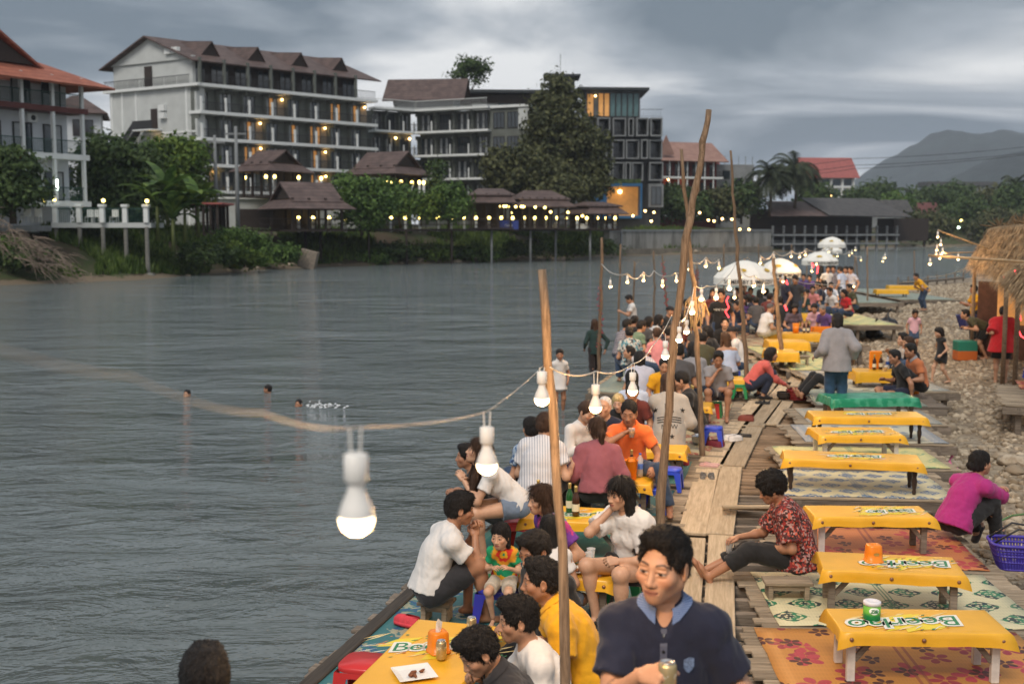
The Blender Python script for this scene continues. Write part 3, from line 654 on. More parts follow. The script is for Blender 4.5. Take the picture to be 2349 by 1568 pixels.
bk=empty('ice_bucket',on(TL3,.24,-.1)); tag(bk,'tall orange plastic ice bucket on the yellow table','bucket'); MB().lathe([(.0,0),(.055,0),(.075,.21),(.078,.212),(.073,.205),(.054,.01)],24,cap=False).build('pail',m_orange,bk,smooth=True); MB().tube([(-.05,-.055,.21),(-.03,-.062,.25),(.03,-.062,.25),(.05,-.055,.21)],.008,8).build('handle',m_orange,bk,smooth=True)
plate('plate of food beside the mauve sweater',on(TL3,-.18,.02),.1); b_=empty('bowl',on(TL3,-.12,.15)); tag(b_,'small white bowl behind the mauve sweater','bowl'); MB().lathe([(.0,0),(.03,0),(.055,.045),(.052,.045),(.028,.006),(.0,.006)],18).build('bowl_body',m_white,b_,smooth=True)
tc_=empty('tissue_cup',on(TL4,-.16,0)); tag(tc_,'white and green tub on the table by the stars shirt','tub'); MB().lathe([(.0,0),(.05,0),(.055,.09),(.052,.09),(.048,.006)],18,cap=False).build('tub_body',mat('pale_tub',(.6,.68,.5),rough=.4,var=.3,scale=25),tc_,smooth=True); MB().tube([(0,0,.02),(.0,.0,.10),(.012,.004,.15)],[.02,.018,.004],6).build('tissue',m_tissue,tc_)
for i,(x,y) in enumerate(((-.12,-.02),(-.03,.02),(.0,-.1))): bottle('brown beer bottle on the small table by the pole, %s of three'%('left','back','right')[i],on(TL5,x,y))
# stools
st('blue','blue stool under the woman in the mauve sweater',1378,1160); bs=st('blue','blue stool with a white bowl on it',1500,1172,s=1.05); st('blue','blue stool behind the one with the bowl',1538,1122); st('blue','blue stool beside the cooking pot',1636,1019)
st('green','green stool stacked over a red one by the walkway',1637,955); st('red','red stool under the green one by the walkway',1634,957,s=.9); st('green','green stool near the seated man in grey',1697,912); st('green','second green stool behind the man in grey',1704,894)
st('green','dark green stool under the long haired girl',1432,1385,s=1.12); st('red','red stool at the bottom left corner',838,1620,s=1.2); st('indigo','indigo stool under the toddler',1140,1425,s=1.12); st('red','red stool under the girl in denim shorts',1195,1265,s=1.2); st('blue','blue stool behind the striped blouse',1195,1170); 
st('blue','blue stool with a red top right of the crowd',1683,880); stool('blue','blue stool standing on the far right bench',(gp(2372,868,.28).x,gp(2372,868,.28).y,.285),R(10))
bw=empty('bowl',gp(1500,1109,.29)); bw.location=Vector((bs.location.x,bs.location.y,.29)); tag(bw,'white bowl with spoon on a blue stool','bowl'); MB().lathe([(.0,0),(.03,0),(.058,.05),(.055,.05),(.028,.006),(.0,.006)],18).build('bowl_body',m_white,bw,smooth=True); MB().tube([(0,0,.03),(.05,.03,.075)],.005,6).build('spoon',m_alu,bw)
# small wooden stools
def wstool(label,pos,L,D,H,rz):
    e=empty('wooden_stool',pos,rz); tag(e,label,'stool'); link('seat',MB().cbox(-L/2,L/2,-D/2,D/2,H-.03,H,.005).mesh('seat',m_plank),e)
    for sx in (-1,1): link('leg',MB().cbox(-.02,.02,-D/2+.01,D/2-.01,0,H-.03,.004).mesh('leg',m_plank),e,(sx*(L/2-.05),0,0))
    link('apron',MB().cbox(-L/2+.05,L/2-.05,-.012,.012,H-.075,H-.031,.003).mesh('apron',m_plank),e,(0,-D/2+.03,0)); return e
wstool('small low wooden bench on the green diamond mat',gp(1805,1368,.012),.40,.2,.15,R(-2)); wstool('boxy wooden stool under the man in white tee',gp(1002,1422,.012),.27,.2,.17,R(-14))
# footwear
def shoe_mesh(kind,m):
    mb=MB(); L=.25
    out=[(-.03,-.12),(.03,-.12),(.036,-.04),(.042,.05),(.03,.12),(0,.135),(-.032,.115),(-.04,.04),(-.034,-.04)]
    mb.prism(out,0,.022 if kind!='crocs' else .03)
    if kind in('flip','sandal'):
        mb.tube([(-.036,.02,.02),(0,.07,.035),(.038,.02,.02)],.007,6)
        mb.tube([(0,.07,.035),(0,.085,.02)],.005,6)
        if kind=='sandal': mb.tube([(-.034,-.02,.02),(-.02,-.02,.06),(.02,-.02,.06),(.034,-.02,.02)],.010,6); mb.tube([(-.03,-.09,.02),(0,-.13,.06),(.03,-.09,.02)],.008,6)
    else:
        n=12; prof=[]
        rows=[(.0,1.0,.022),(.0,.98,.05),(-.01,.78,.078),(-.05,.5,.09)]
        vs=[];fs=[]; k=len(out)
        for oy,sc,z in rows: vs+=[(x*sc,(y+.0)*sc+oy*(1 if y>-.2 else 0),z) for x,y in out]
        for j in range(len(rows)-1):
            for i in range(k): fs.append((j*k+i,j*k+(i+1)%k,(j+1)*k+(i+1)%k,(j+1)*k+i))
        mb.add(vs,fs)
    return mb.mesh('shoe',m,kind not in('flip','sandal'))
SHO={}
def shoes(kind,col,label,vx,vy,z=.0,rz=0,n=2,gap=.1,tilt=.15):
    m=mat('shoe_%02d%02d%02d'%tuple(int(c*99) for c in col),col,rough=.7,var=.15,scale=30); k=(kind,m.name)
    if k not in SHO: SHO[k]=shoe_mesh(kind,m)
    p=gp(vx,vy,z)
    for i in range(n):
        q=p+Vector((math.cos(R(rz))*gap*(i-.5*(n-1)),math.sin(R(rz))*gap*(i-.5*(n-1)),.002)); o=link('shoe',SHO[k],None,q,R(rz)+(i-.5)*tilt); tag(o,label.replace('of the pair','of the pair (%s)'%('left','right')[i]) if n>1 else label,'shoe','pairs of shoes left on the boards')
shoes('sandal',(.20,.19,.18),'grey strappy sandal of the pair on the walkway boards',1622,1094,rz=-8); shoes('flip',(.62,.38,.36),'pale pink flip flop of the pair on the walkway',1628,1068,rz=70); shoes('shoe',(.16,.02,.04),'maroon shoe of the pair beside the cooking pot',1640,1023,rz=60); shoes('shoe',(.72,.70,.68),'white trainer of the pair on the walkway',1682,1010,rz=-60); shoes('flip',(.02,.02,.02),'black flip flop of the pair behind the white trainers',1705,1000,rz=80); shoes('shoe',(.22,.05,.035),'brown red shoe of the pair near the poles',1712,964,rz=75); shoes('sandal',(.03,.03,.03),'black sandal of the pair by the squatting woman',1750,925,rz=70)
shoes('crocs',(.70,.06,.08),'red clog at the river edge of the platform',935,1435,.02,rz=60,n=1); shoes('sandal',(.04,.04,.04),'black strappy sandal of the pair behind the yellow polo',1362,1440,.01,rz=70); shoes('flip',(.45,.36,.26),'beige sandal of the pair behind the navy polo',1370,1463,.01,rz=80); shoes('shoe',(.45,.04,.05),'red and white shoe by the orange polo man',1560,1065,.01,rz=60,n=1)
shoes('shoe',(.03,.03,.04),'black trainer of the pair on the pebbles',2150,905,-.15,rz=40); shoes('flip',(.03,.03,.035),'black slipper of the pair on the pebbles',2160,918,-.15,rz=80)
# cooking pot, basket
pt=empty('cooking_pot',gp(1607,1018,.012)); tag(pt,'dented aluminium cooking pot with ladle beside the blue stool','pot'); MB().lathe([(.0,0),(.10,0),(.13,.05),(.125,.12),(.135,.125),(.13,.13),(.07,.155),(.015,.16),(.02,.18),(.0,.185)],24).build('pot_body',m_alu,pt,smooth=True); MB().tube([(-.05,0,.1),(-.14,.02,.26)],.008,6).build('ladle',m_alu,pt)
def basket(label,pos,r0,r1,h,col,rz=0,sq=False,handles=True,hm=None):
    m=mat('basket_%d%d%d'%tuple(int(c*99) for c in col),col,rough=.4,var=.08); e=empty('plastic_basket',pos,rz); tag(e,label,'basket'); n=28; p=5 if sq else 2
    def P(r,a,z):
        c,s=math.cos(a),math.sin(a); q=(abs(c)**p+abs(s)**p)**(-1/p); return (r*c*q*(1.35 if sq else 1),r*s*q,z)
    mb=MB(); mb.tube([P(r1,2*PI*k/n,h) for k in range(n+1)],.016,6); mb.build('rim',m,e,smooth=True)
    mb=MB(); mb.add([P(r0,2*PI*k/n,0.005) for k in range(n)],[tuple(range(n))[::-1]])
    for f in (.0,.3,.55,.78): mb.tube([P(r0+(r1-r0)*f,2*PI*k/n,h*f+.006) for k in range(n+1)],.012,5)
    mb.build('base_and_bands',m,e,smooth=True)
    mb=MB()
    for k in range(n*2): mb.tube([P(r0,2*PI*k/n/2,.0),P(r1,2*PI*k/n/2,h)],.0075,4)
    o=mb.build('slats',m,e); o['kind']='stuff'
    mb=MB(); rr0,rr1=r0*.9,r1*.93
    if handles:
        for s in (-1,1): MB().tube([P(r1,s*.5+PI/2*0,h),(r1*.5,s*.12,h+.13),(-r1*.2,s*.12,h+.15),P(r1,PI-s*.5,h)],.01,6).build('handle',hm or mat('black_handle',(.02,.02,.022),rough=.4),e,smooth=True)
    return e
basket('purple shopping basket on the pebbles at the right edge',gp(2335,1300,-.05),.13,.19,.24,(.07,.05,.36),R(-10),True)
basket('large dark blue round basket carried near the thatched hut',Vector((gp(2225,752,.45).x,gp(2225,752,.45).y,.42)),.24,.36,.36,(.03,.035,.16),0,False,False)
basket('dark red basin held by the squatting woman',gp(1830,915,.0),.16,.2,.17,(.22,.02,.02),0,False,False)
bk2=empty('charcoal_pot',gp(1798,915,0)); tag(bk2,'round blackened pot beside the dark red basin','pot'); MB().lathe([(.0,0),(.08,0),(.13,.06),(.12,.12),(.13,.13),(.12,.135),(.1,.1)],20,cap=False).build('pot_body',mat('soot',(.05,.04,.035),rough=.8),bk2,smooth=True)
# ---------------------------------------------------------------- people: implicit bodies turned into one skin each
A_=lambda *p: np.array(p,float)
def unit(v): v=np.asarray(v,float); return v/max(1e-9,np.linalg.norm(v))
class Fld:
    def __init__(s,lo,hi,h):
        s.h=h; s.lo=np.asarray(lo,float); n=np.maximum(4,np.ceil((np.asarray(hi)-s.lo)/h).astype(int)+1); s.n=n
        s.ax=[s.lo[i]+h*np.arange(n[i]) for i in range(3)]; s.D=np.full(n,1.0,np.float32)
    def sub(s,lo,hi):
        a=np.clip(np.floor((lo-s.lo)/s.h).astype(int),0,s.n); b=np.clip(np.ceil((hi-s.lo)/s.h).astype(int)+1,0,s.n)
        if (b<=a).any(): return None,None
        sl=tuple(slice(a[i],b[i]) for i in range(3)); return sl,np.meshgrid(*[s.ax[i][sl[i]] for i in range(3)],indexing='ij')
    def ev(s,pr,pad):
        lo,hi=pr['bb']; sl,G=s.sub(lo-pad,hi+pad)
        if sl is None: return None,None
        return sl,pr['f'](G)
    def union(s,pr,k=.03):
        sl,d=s.ev(pr,k+2*s.h)
        if sl is None: return
        o=s.D[sl]; hh=np.clip(.5+.5*(o-d)/k,0,1); s.D[sl]=o*(1-hh)+d*hh-k*hh*(1-hh)
    def cut(s,pr,k=.01):
        sl,d=s.ev(pr,k+2*s.h)
        if sl is None: return
        o=s.D[sl]; hh=np.clip(.5-.5*(o+d)/k,0,1); s.D[sl]=o*(1-hh)-d*hh+k*hh*(1-hh)
    def clip(s,pt,n): # keep side where dot(p-pt,n)<0
        G=np.meshgrid(*s.ax,indexing='ij',sparse=True); d=(G[0]-pt[0])*n[0]+(G[1]-pt[1])*n[1]+(G[2]-pt[2])*n[2]; s.D=np.maximum(s.D,d)
    def clip_in(s,pt,n,c,rad): # the same, only inside a ball
        G=np.meshgrid(*s.ax,indexing='ij',sparse=True); d=(G[0]-pt[0])*n[0]+(G[1]-pt[1])*n[1]+(G[2]-pt[2])*n[2]; q=rad-np.sqrt((G[0]-c[0])**2+(G[1]-c[1])**2+(G[2]-c[2])**2); s.D=np.maximum(s.D,np.minimum(d,q))
    def noise(s,amp,fr,seed=0,aniso=(1,1,1)):
        r=np.random.RandomState(seed); G=np.meshgrid(*s.ax,indexing='ij',sparse=True); z=0
        for k in range(5):
            d=unit(r.normal(size=3))*np.array(aniso)*fr*(1+.5*k); z=z+np.sin(G[0]*d[0]+G[1]*d[1]+G[2]*d[2]+r.uniform(0,6.3)+1.3*np.sin(G[(k+1)%3]*fr*.7+k))/(1+.5*k)
        s.D=s.D+amp*z*.45
    def mesh(s): return surfnet(s.D,s.lo,s.h)
def surfnet(D,lo,h):
    nx,ny,nz=D.shape; S=D<0
    cnt=np.zeros((nx-1,ny-1,nz-1),np.int8)
    C8=[(i,j,k) for i in (0,1) for j in (0,1) for k in (0,1)]
    for i,j,k in C8: cnt+=S[i:nx-1+i,j:ny-1+j,k:nz-1+k]
    ci=np.argwhere((cnt>0)&(cnt<8))
    if len(ci)==0: return np.zeros((0,3)),np.zeros((0,4),int)
    idm=-np.ones(cnt.shape,np.int64); idm[tuple(ci.T)]=np.arange(len(ci))
    val={c:D[ci[:,0]+c[0],ci[:,1]+c[1],ci[:,2]+c[2]] for c in C8}
    acc=np.zeros((len(ci),3)); n=np.zeros(len(ci))
    for c in C8:
        for ax in range(3):
            if c[ax]: continue
            e=list(c); e[ax]=1; a=val[c]; b=val[tuple(e)]; m=(a<0)!=(b<0); t=np.where(m,a/np.where(m,a-b,1),0)
            p=np.zeros((len(ci),3)); p[:]=c; p[:,ax]=t; acc[m]+=p[m]; n+=m
    v=(acc/n[:,None]+ci)*h+lo
    F=[]
    for ax in range(3):
        sh=list(S.shape); a=[slice(None)]*3; b=[slice(None)]*3; a[ax]=slice(0,-1); b[ax]=slice(1,None)
        s0=S[tuple(a)]; s1=S[tuple(b)]; e=np.argwhere(s0!=s1); u,w=[(1,2),(2,0),(0,1)][ax]
        ok=(e[:,u]>0)&(e[:,w]>0)&(e[:,u]<S.shape[u]-1)&(e[:,w]<S.shape[w]-1); e=e[ok]
        fl=s0[tuple(e.T)]
        def cell(du,dw):
            q=e.copy(); q[:,u]-=du; q[:,w]-=dw; return idm[tuple(q.T)]
        q=np.stack([cell(1,1),cell(0,1),cell(0,0),cell(1,0)],-1); q[~fl]=q[~fl][:,::-1]; F.append(q)
    return v,np.concatenate(F)
def rc(a,b,r0,r1,sq=None,flat=False):
    a=np.asarray(a,float); b=np.asarray(b,float); m=max(r0,r1)*(1.0 if sq is None or sq[1]>=1 else 1/sq[1])
    def f(G):
        q=[G[i]-a[i] for i in range(3)]; w=b-a
        if sq is not None:
            x,fc=sq; d=(q[0]*x[0]+q[1]*x[1]+q[2]*x[2])*(fc-1); q=[q[i]+x[i]*d for i in range(3)]; w=w+x*(np.dot(w,x)*(fc-1))
        L2=max(1e-9,np.dot(w,w)); t0=(q[0]*w[0]+q[1]*w[1]+q[2]*w[2])/L2; t=np.clip(t0,0,1)
        d=np.sqrt((q[0]-t*w[0])**2+(q[1]-t*w[1])**2+(q[2]-t*w[2])**2)-(r0+(r1-r0)*t)
        if flat: d=np.maximum(d,(t0-1)*math.sqrt(L2))
        return d
    return dict(f=f,bb=(np.minimum(a,b)-m,np.maximum(a,b)+m))
def ell(c,r,F=None):
    c=np.asarray(c,float); r=np.asarray(r,float)
    def f(G):
        q=[G[i]-c[i] for i in range(3)]
        if F is not None: q=[q[0]*F[i][0]+q[1]*F[i][1]+q[2]*F[i][2] for i in range(3)]
        k0=np.sqrt(sum((q[i]/r[i])**2 for i in range(3))); k1=np.sqrt(sum((q[i]/r[i]**2)**2 for i in range(3)))+1e-9; return k0*(k0-1)/k1
    m=r.max(); return dict(f=f,bb=(c-m,c+m))
# ---- head in its own frame: eyes at z=0, face to +Y
def head_prims(fem=0,fat=0):
    P=[]; w=1+.03*fat-.03*fem
    P+=[(ell((0,-.018,.040),(.077*w,.096,.080)),.02),(ell((0,.018,-.028),(.062*w,.073,.082)),.03),(rc((-.050*w,-.004,-.052),(0,.058,-.092),.024+.004*fat,.021),.03),(rc((.050*w,-.004,-.052),(0,.058,-.092),.024+.004*fat,.021),.03),
        (ell((0,.066,-.094),(.022,.016,.016)),.02),(ell((-.043*w,.058,-.026),(.024,.024,.022)),.03),(ell((.043*w,.058,-.026),(.024,.024,.022)),.03),
        (rc((-.036,.076,.020),(.036,.076,.020),.012,.012),.02),(ell((0,.075,-.065),(.030,.020,.022)),.025)]
    return P
def build_head(h,fem=0,fat=0,eyes='down',mouth=0):
    f=Fld((-.10,-.13,-.135),(.10,.135,.13),h)
    for p,k in head_prims(fem,fat): f.union(p,k)
    for s in (-1,1): f.cut(ell((s*.032,.098,-.001),(.021,.021,.0125)),.016)
    f.union(rc((0,.084,.008),(0,.104,-.036),.0075,.0115),.014); f.union(ell((0,.103,-.038),(.011,.012,.010)),.008)
    for s in (-1,1): f.union(ell((s*.0135,.094,-.041),(.0085,.011,.0085)),.007)
    for s in (-1,1): f.union(ell((s*.032,.0755,-.001),(.0165,.0145,.0125)),.004); f.union(rc((s*.017,.086,.0065),(s*.046,.079,.0055),.0042,.0042),.005); f.union(rc((s*.018,.086,-.0095),(s*.045,.080,-.008),.0035,.0035),.006)
    f.union(rc((-.024,.081,-.0640),(0,.0925,-.0640),.0035,.0062),.006); f.union(rc((.024,.081,-.0640),(0,.0925,-.0640),.0035,.0062),.006)
    f.union(rc((-.018,.083,-.0735),(.018,.083,-.0735),.006,.006),.008); f.union(ell((0,.089,-.0745),(.015,.006,.0055)),.006)
    f.cut(rc((-.024,.090,-.068),(.024,.090,-.068),.0020,.0020),.003)
    for s in (-1,1):
        F=[A_(math.cos(.25),-s*math.sin(.25),0),A_(s*math.sin(.25),math.cos(.25),0),A_(0,0,1)]
        f.union(ell((s*.080,-.010,-.008),(.0085,.021,.032),F),.006); f.cut(ell((s*.088,-.006,-.004),(.006,.011,.017)),.004); f.union(ell((s*.079,.0,-.032),(.007,.009,.010)),.006)
    f.union(rc((0,-.025,-.05),(0,-.035,-.13),.052,.052),.03)
    v,q=f.mesh(); return v,q
def face_col(v,skin,fem=0,brow=(.012,.009,.008),lip=None):
    c=np.tile(np.array(skin,float),(len(v),1)); x,y,z=np.abs(v[:,0]),v[:,1],v[:,2]
    def bl(m,col,k=1.0):
        m=np.clip(m,0,1)[:,None]*k; c[:]=c*(1-m)+np.array(col)*m
    fr=y>.05
    bl(fr*np.clip(1-((x-.045)/.03)**2-((z+.03)/.03)**2,0,1),(skin[0]*1.08,skin[1]*.82,skin[2]*.78),.5)
    zb=.0235+.006*np.sin(np.clip((x-.012)/.042,0,1)*2.4)-.010*np.clip((x-.042)/.012,0,1); th=.0036*(1-.5*np.clip((x-.03)/.022,0,1))
    bl(fr*(x>.012)*(x<.054)*np.clip(1.6-np.abs(z-zb)/th,0,1),brow,.92)
    lipc=lip or ((.36,.09,.075) if fem else (.30,.115,.085)); sx=np.clip(1.25-x/.024,0,1)
    bl((y>.078)*np.clip(sx*4,0,1)*np.clip(1.8-np.abs(z+.0685)/(.0072*np.sqrt(np.clip(1-(x/.026)**2,0,1))+.0008),0,1),lipc,.85); bl((y>.07)*(x<.024)*np.clip(1.5-np.abs(z+.068)/.0022,0,1),(.06,.02,.018),.8)
    e=np.clip(1.3-np.sqrt(((x-.032)/.0145)**2+((z+.0015)/.0043)**2),0,1)*3
    bl(fr*(e>0)*np.clip(e,0,1),(.42,.36,.32)); bl(fr*(np.hypot(x-.031,z+.0012)<.0068)*(np.abs(z+.0015)<.0050),(.008,.006,.005)); bl(fr*(x>.016)*(x<.048)*np.clip(1.4-np.abs(z-.0032+.004*((x-.032)/.016)**2)/.0018,0,1),(.01,.008,.007),.9)
    bl((y>.085)*np.clip(1.3-np.hypot(x-.007,z+.0475)/.0045,0,1),(.05,.02,.015),.8)
    return c
HEADS={}
def head_tpl(h,fem,fat):
    k=(h,fem,fat)
    if k not in HEADS: HEADS[k]=build_head(h,fem,fat)
    return HEADS[k]
def hand_tpl(pose,h):
    k=('hand',pose,h)
    if k in HEADS: return HEADS[k]
    f=Fld((-.085,-.03,-.10),(.065,.21,.05),h); curl={'relax':(22,32,22),'grip':(48,62,38),'fist':(70,88,60),'flat':(6,8,6),'pinch':(52,48,24)}[pose]
    kn=[(-.031,.082,0),(-.010,.088,.003),(.011,.084,.002),(.030,.074,-.003)]; L=[.068,.076,.070,.054]
    f.union(rc((0,-.03,0),(0,.012,0),.024,.023,(A_(0,0,1),1.35)),.02)
    for q,p in enumerate(kn): f.union(rc((p[0]*.55,.015,0),p,.019,.0125,(A_(0,0,1),1.15)),.014)
    for q,p in enumerate(kn):
        a=0; p=A_(*p); sp=(q-1.5)*.045
        for j in range(3):
            a+=R(curl[j]*(1+.08*q)); l=L[q]*(.46,.30,.24)[j]; d=A_(sp*math.cos(a),math.cos(a),-math.sin(a)); e=p+d*l; rr=.0095-.0009*j-(.0012 if q==3 else 0); f.union(rc(p,e,rr,rr-.0008),.004); p=e
    g=pose in('grip','fist','pinch')
    t=[A_(-.020,.018,-.004),A_(-.046,.046,-.020 if g else -.010),A_(-.046,.078,-.042 if g else -.02),A_(-.036,.100,-.055 if g else -.03)]
    for j in range(3): f.union(rc(t[j],t[j+1],(.016,.0115,.0098)[j],(.0115,.0098,.0078)[j]),.008)
    HEADS[k]=f.mesh(); return HEADS[k]
def ik(a,t,l1,l2,hint):
    a=np.asarray(a,float); t=np.asarray(t,float); d=t-a; L=np.linalg.norm(d); Lm=(l1+l2)*.995
    if L>Lm: t=a+d/L*Lm; d=t-a; L=Lm
    L=max(L,abs(l1-l2)+.02); u=unit(d); x=(l1*l1-l2*l2+L*L)/(2*L); h=math.sqrt(max(0,l1*l1-x*x)); hv=np.asarray(hint,float); hv=unit(hv-u*np.dot(hv,u)); return a+u*x+hv*h,t
def axes(y,z):
    y=unit(y); z=np.asarray(z,float); z=unit(z-y*np.dot(y,z)); x=np.cross(y,z); return np.stack([x,y,z],1)
def rotm(yaw=0,pitch=0,roll=0): # head turn: yaw left +, pitch down +, roll
    return np.array(Matrix.Rotation(R(yaw),3,'Z')@Matrix.Rotation(R(-pitch),3,'X')@Matrix.Rotation(R(roll),3,'Y'))
POSES={ # hip height, lean, hunch, hands (rel. to pelvis), feet (x,y,zankle), knee hint
 'stand':dict(hip=.90,lean=2,hun=6,hands=((.27,.06,-.02),(-.27,.06,-.02)),feet=((.10,.02,.075),(-.10,.0,.075)),kh=(0,1,0)),
 'walk':dict(hip=.88,lean=3,hun=6,hands=((.25,-.10,.0),(-.25,.16,.02)),feet=((.08,.24,.08),(-.08,-.22,.10)),kh=(0,1,0)),
 'stool':dict(hip=.36,lean=10,hun=16,hands=((.16,.34,.12),(-.16,.34,.12)),feet=((.14,.40,.075),(-.14,.40,.075)),kh=(0,.4,1)),
 'floor':dict(hip=.13,lean=8,hun=20,hands=((.20,.32,.10),(-.20,.32,.10)),feet=((-.10,.34,.07),(.10,.40,.07)),kh=(0,.2,.35)),
 'squat':dict(hip=.24,lean=30,hun=18,hands=((.16,.52,.14),(-.16,.52,.14)),feet=((.13,.20,.075),(-.13,.20,.075)),kh=(0,1,.7)),
 'kneel':dict(hip=.30,lean=14,hun=14,hands=((.16,.30,.10),(-.16,.30,.10)),feet=((.09,-.18,.06),(-.09,-.18,.06)),kh=(0,1,-.2)),
 'ledge':dict(hip=.12,lean=12,hun=26,hands=((.12,.34,.16),(-.12,.34,.16)),feet=((.10,.66,.06),(-.10,.66,.06)),kh=(0,.3,1)),
}
m_skin_n=0
def attr_mat(name,rough=.48,sss=.0,spec=.4):
    if name in MATS: return MATS[name]
    m=bpy.data.materials.new(name); m.use_nodes=True; MATS[name]=m; E.nt=m.node_tree; b=m.node_tree.nodes['Principled BSDF']
    a=nnode('ShaderNodeAttribute',attribute_name='tone'); n=noise(coords(),24,4,.6); c=cmix(n.sm(.3,.7)*.22,E(a.outputs['Color']),(.30,.12,.07)); m.node_tree.links.new(c.k,b.inputs['Base Color']); b.inputs['Roughness'].default_value=rough; b.inputs['Specular IOR Level'].default_value=spec
    bn=nnode('ShaderNodeBump',{'Strength':.12,'Distance':.003,'Height':noise(coords(),130,3,.6)}); m.node_tree.links.new(bn.outputs[0],b.inputs['Normal'])
    if sss: b.inputs['Subsurface Weight'].default_value=sss; b.inputs['Subsurface Radius'].default_value=(.010,.004,.002); b.inputs['Subsurface Scale'].default_value=1.0
    return m
M_SKIN=attr_mat('skin')
def hair_mat(col):
    k='hair_%03d%03d'%(int(col[0]*999),int(col[2]*999))
    def fn():
        v=coords(); n=noise(scaled(v,(90,90,9)),1.0,4,.7,.3); return cmix(n.sm(.35,.75),col,tuple(min(1,c*2.6+.004) for c in col))
    return mat(k,fn=fn,rough=.55,spec=.35,bump=1.0,bscale=1.0,stretch=(170,170,16),bdist=.012)
BLACK=(.0075,.0060,.0055); BROWN=(.035,.017,.009)
def hair_field(style,h,seed,fem,len_=.34):
    lo=(-.15,-.20,-.13 if style in('short','fade','crop') else -.20-len_); f=Fld(lo,(.15,.14,.18),h)
    P=head_prims(fem)
    def cap(infl,top=0.0):
        f.union(ell((0,-.018,.040+top*.5),(.077+infl,.096+infl,.080+infl+top*.6)),.01); f.union(ell((0,-.03,-.01),(.073+infl*.8,.078+infl,.07)),.02)
    if style in('short','fade','crop'):
        i={'short':.012,'fade':.008,'crop':.006}[style]; cap(i); 
        if style=='short': f.union(ell((0,.010,.090),(.066,.074,.044)),.03); f.union(rc((-.030,.058,.100),(.040,.058,.106),.018,.018),.03)
        if style=='fade': f.union(ell((0,.002,.094),(.062,.074,.038)),.025); f.union(rc((-.036,.054,.098),(.038,.056,.106),.015,.018),.025)
        f.noise(.0034 if style!='crop' else .002,105,seed,(1.4,.35,.7)); f.noise(.003,230,seed+2,(1.4,.3,.6))
        # hairline: front, temples, nape
        f.cut(ell((0,.125,.004),(.078,.085,.093)),.006); f.cut(ell((0,.085,-.075),(.13,.088,.085)),.006); f.clip(A_(0,-.02,-.062),unit((0,.25,-1)))
        for s in (-1,1): f.cut(ell((s*.088,-.002,-.015),(.022,.030,.038)),.006)
    elif style=='curly':
        cap(.026,.01); f.union(ell((0,-.03,.06),(.098,.112,.085)),.03); f.noise(.013,75,seed); f.noise(.006,160,seed+1); f.cut(ell((0,.135,-.02),(.08,.075,.085)),.008); f.cut(ell((0,.08,-.09),(.14,.075,.075)),.008)
    elif style in('long','pony','bun','bob'):
        cap(.008); f.union(ell((0,.006,.085),(.062,.07,.034)),.03)
        if style=='bob':
            for s in (-1,1): f.union(rc((s*.062,-.016,.03),(s*.068,-.022,-.10),.028,.022),.03)
            f.union(rc((0,-.075,.0),(0,-.075,-.105),.060,.052),.03)
        if style=='long':
            for s in (-1,1): f.union(rc((s*.060,-.012,.04),(s*.066,-.012,-.06),.026,.022),.03); f.union(rc((s*.070,-.02,-.06),(s*.100,-.02,-.08-len_*.8),.036,.034,(A_(s*.7,.7,0),1.3)),.03)
            f.union(rc((0,-.07,.02),(0,-.095,-.10-len_),.070,.052,(A_(0,1,0),1.5)),.03)
        if style=='pony': f.union(rc((0,-.10,.03),(0,-.135,-.04),.026,.032),.02); f.union(rc((0,-.135,-.04),(0,-.11,-.06-len_),.034,.014),.02)
        if style=='bun': f.union(ell((0,-.115,-.005),(.042,.036,.042)),.01)
        f.noise(.0032,120,seed,(1,1,.10)); f.noise(.002,240,seed+2,(1,1,.06))
        f.cut(ell((0,.125,-.025),(.072 if style!='bun' else .08,.078,.092)),.006)
        if style in('pony','bun'):
            f.cut(ell((0,.085,-.085),(.13,.085,.085)),.006); f.cut(rc((0,.01,-.12),(0,.03,-.16),.075,.08),.01) if style=='pony' else None
            if style=='bun': f.clip(A_(0,-.02,-.085),unit((0,.25,-1)))
        else: f.cut(rc((0,.09,-.03),(0,.11,-.16),.066,.10),.01)
    elif style=='cap':
        f.union(ell((0,-.018,.045),(.092,.112,.09)),.01); f.clip(A_(0,0,.035),A_(0,.12,-1)); f.union(rc((-.03,.10,.045),(.03,.10,.045),.055,.055,(A_(0,0,1),6.0)),.006)
    elif style=='bald':
        f.union(ell((0,-.018,.040),(.0785,.0975,.0815)),.01); f.cut(ell((0,.10,-.0),(.10,.105,.09)),.006); f.clip(A_(0,-.02,-.055),unit((0,.3,-1)))
    return f
HAIRS={}
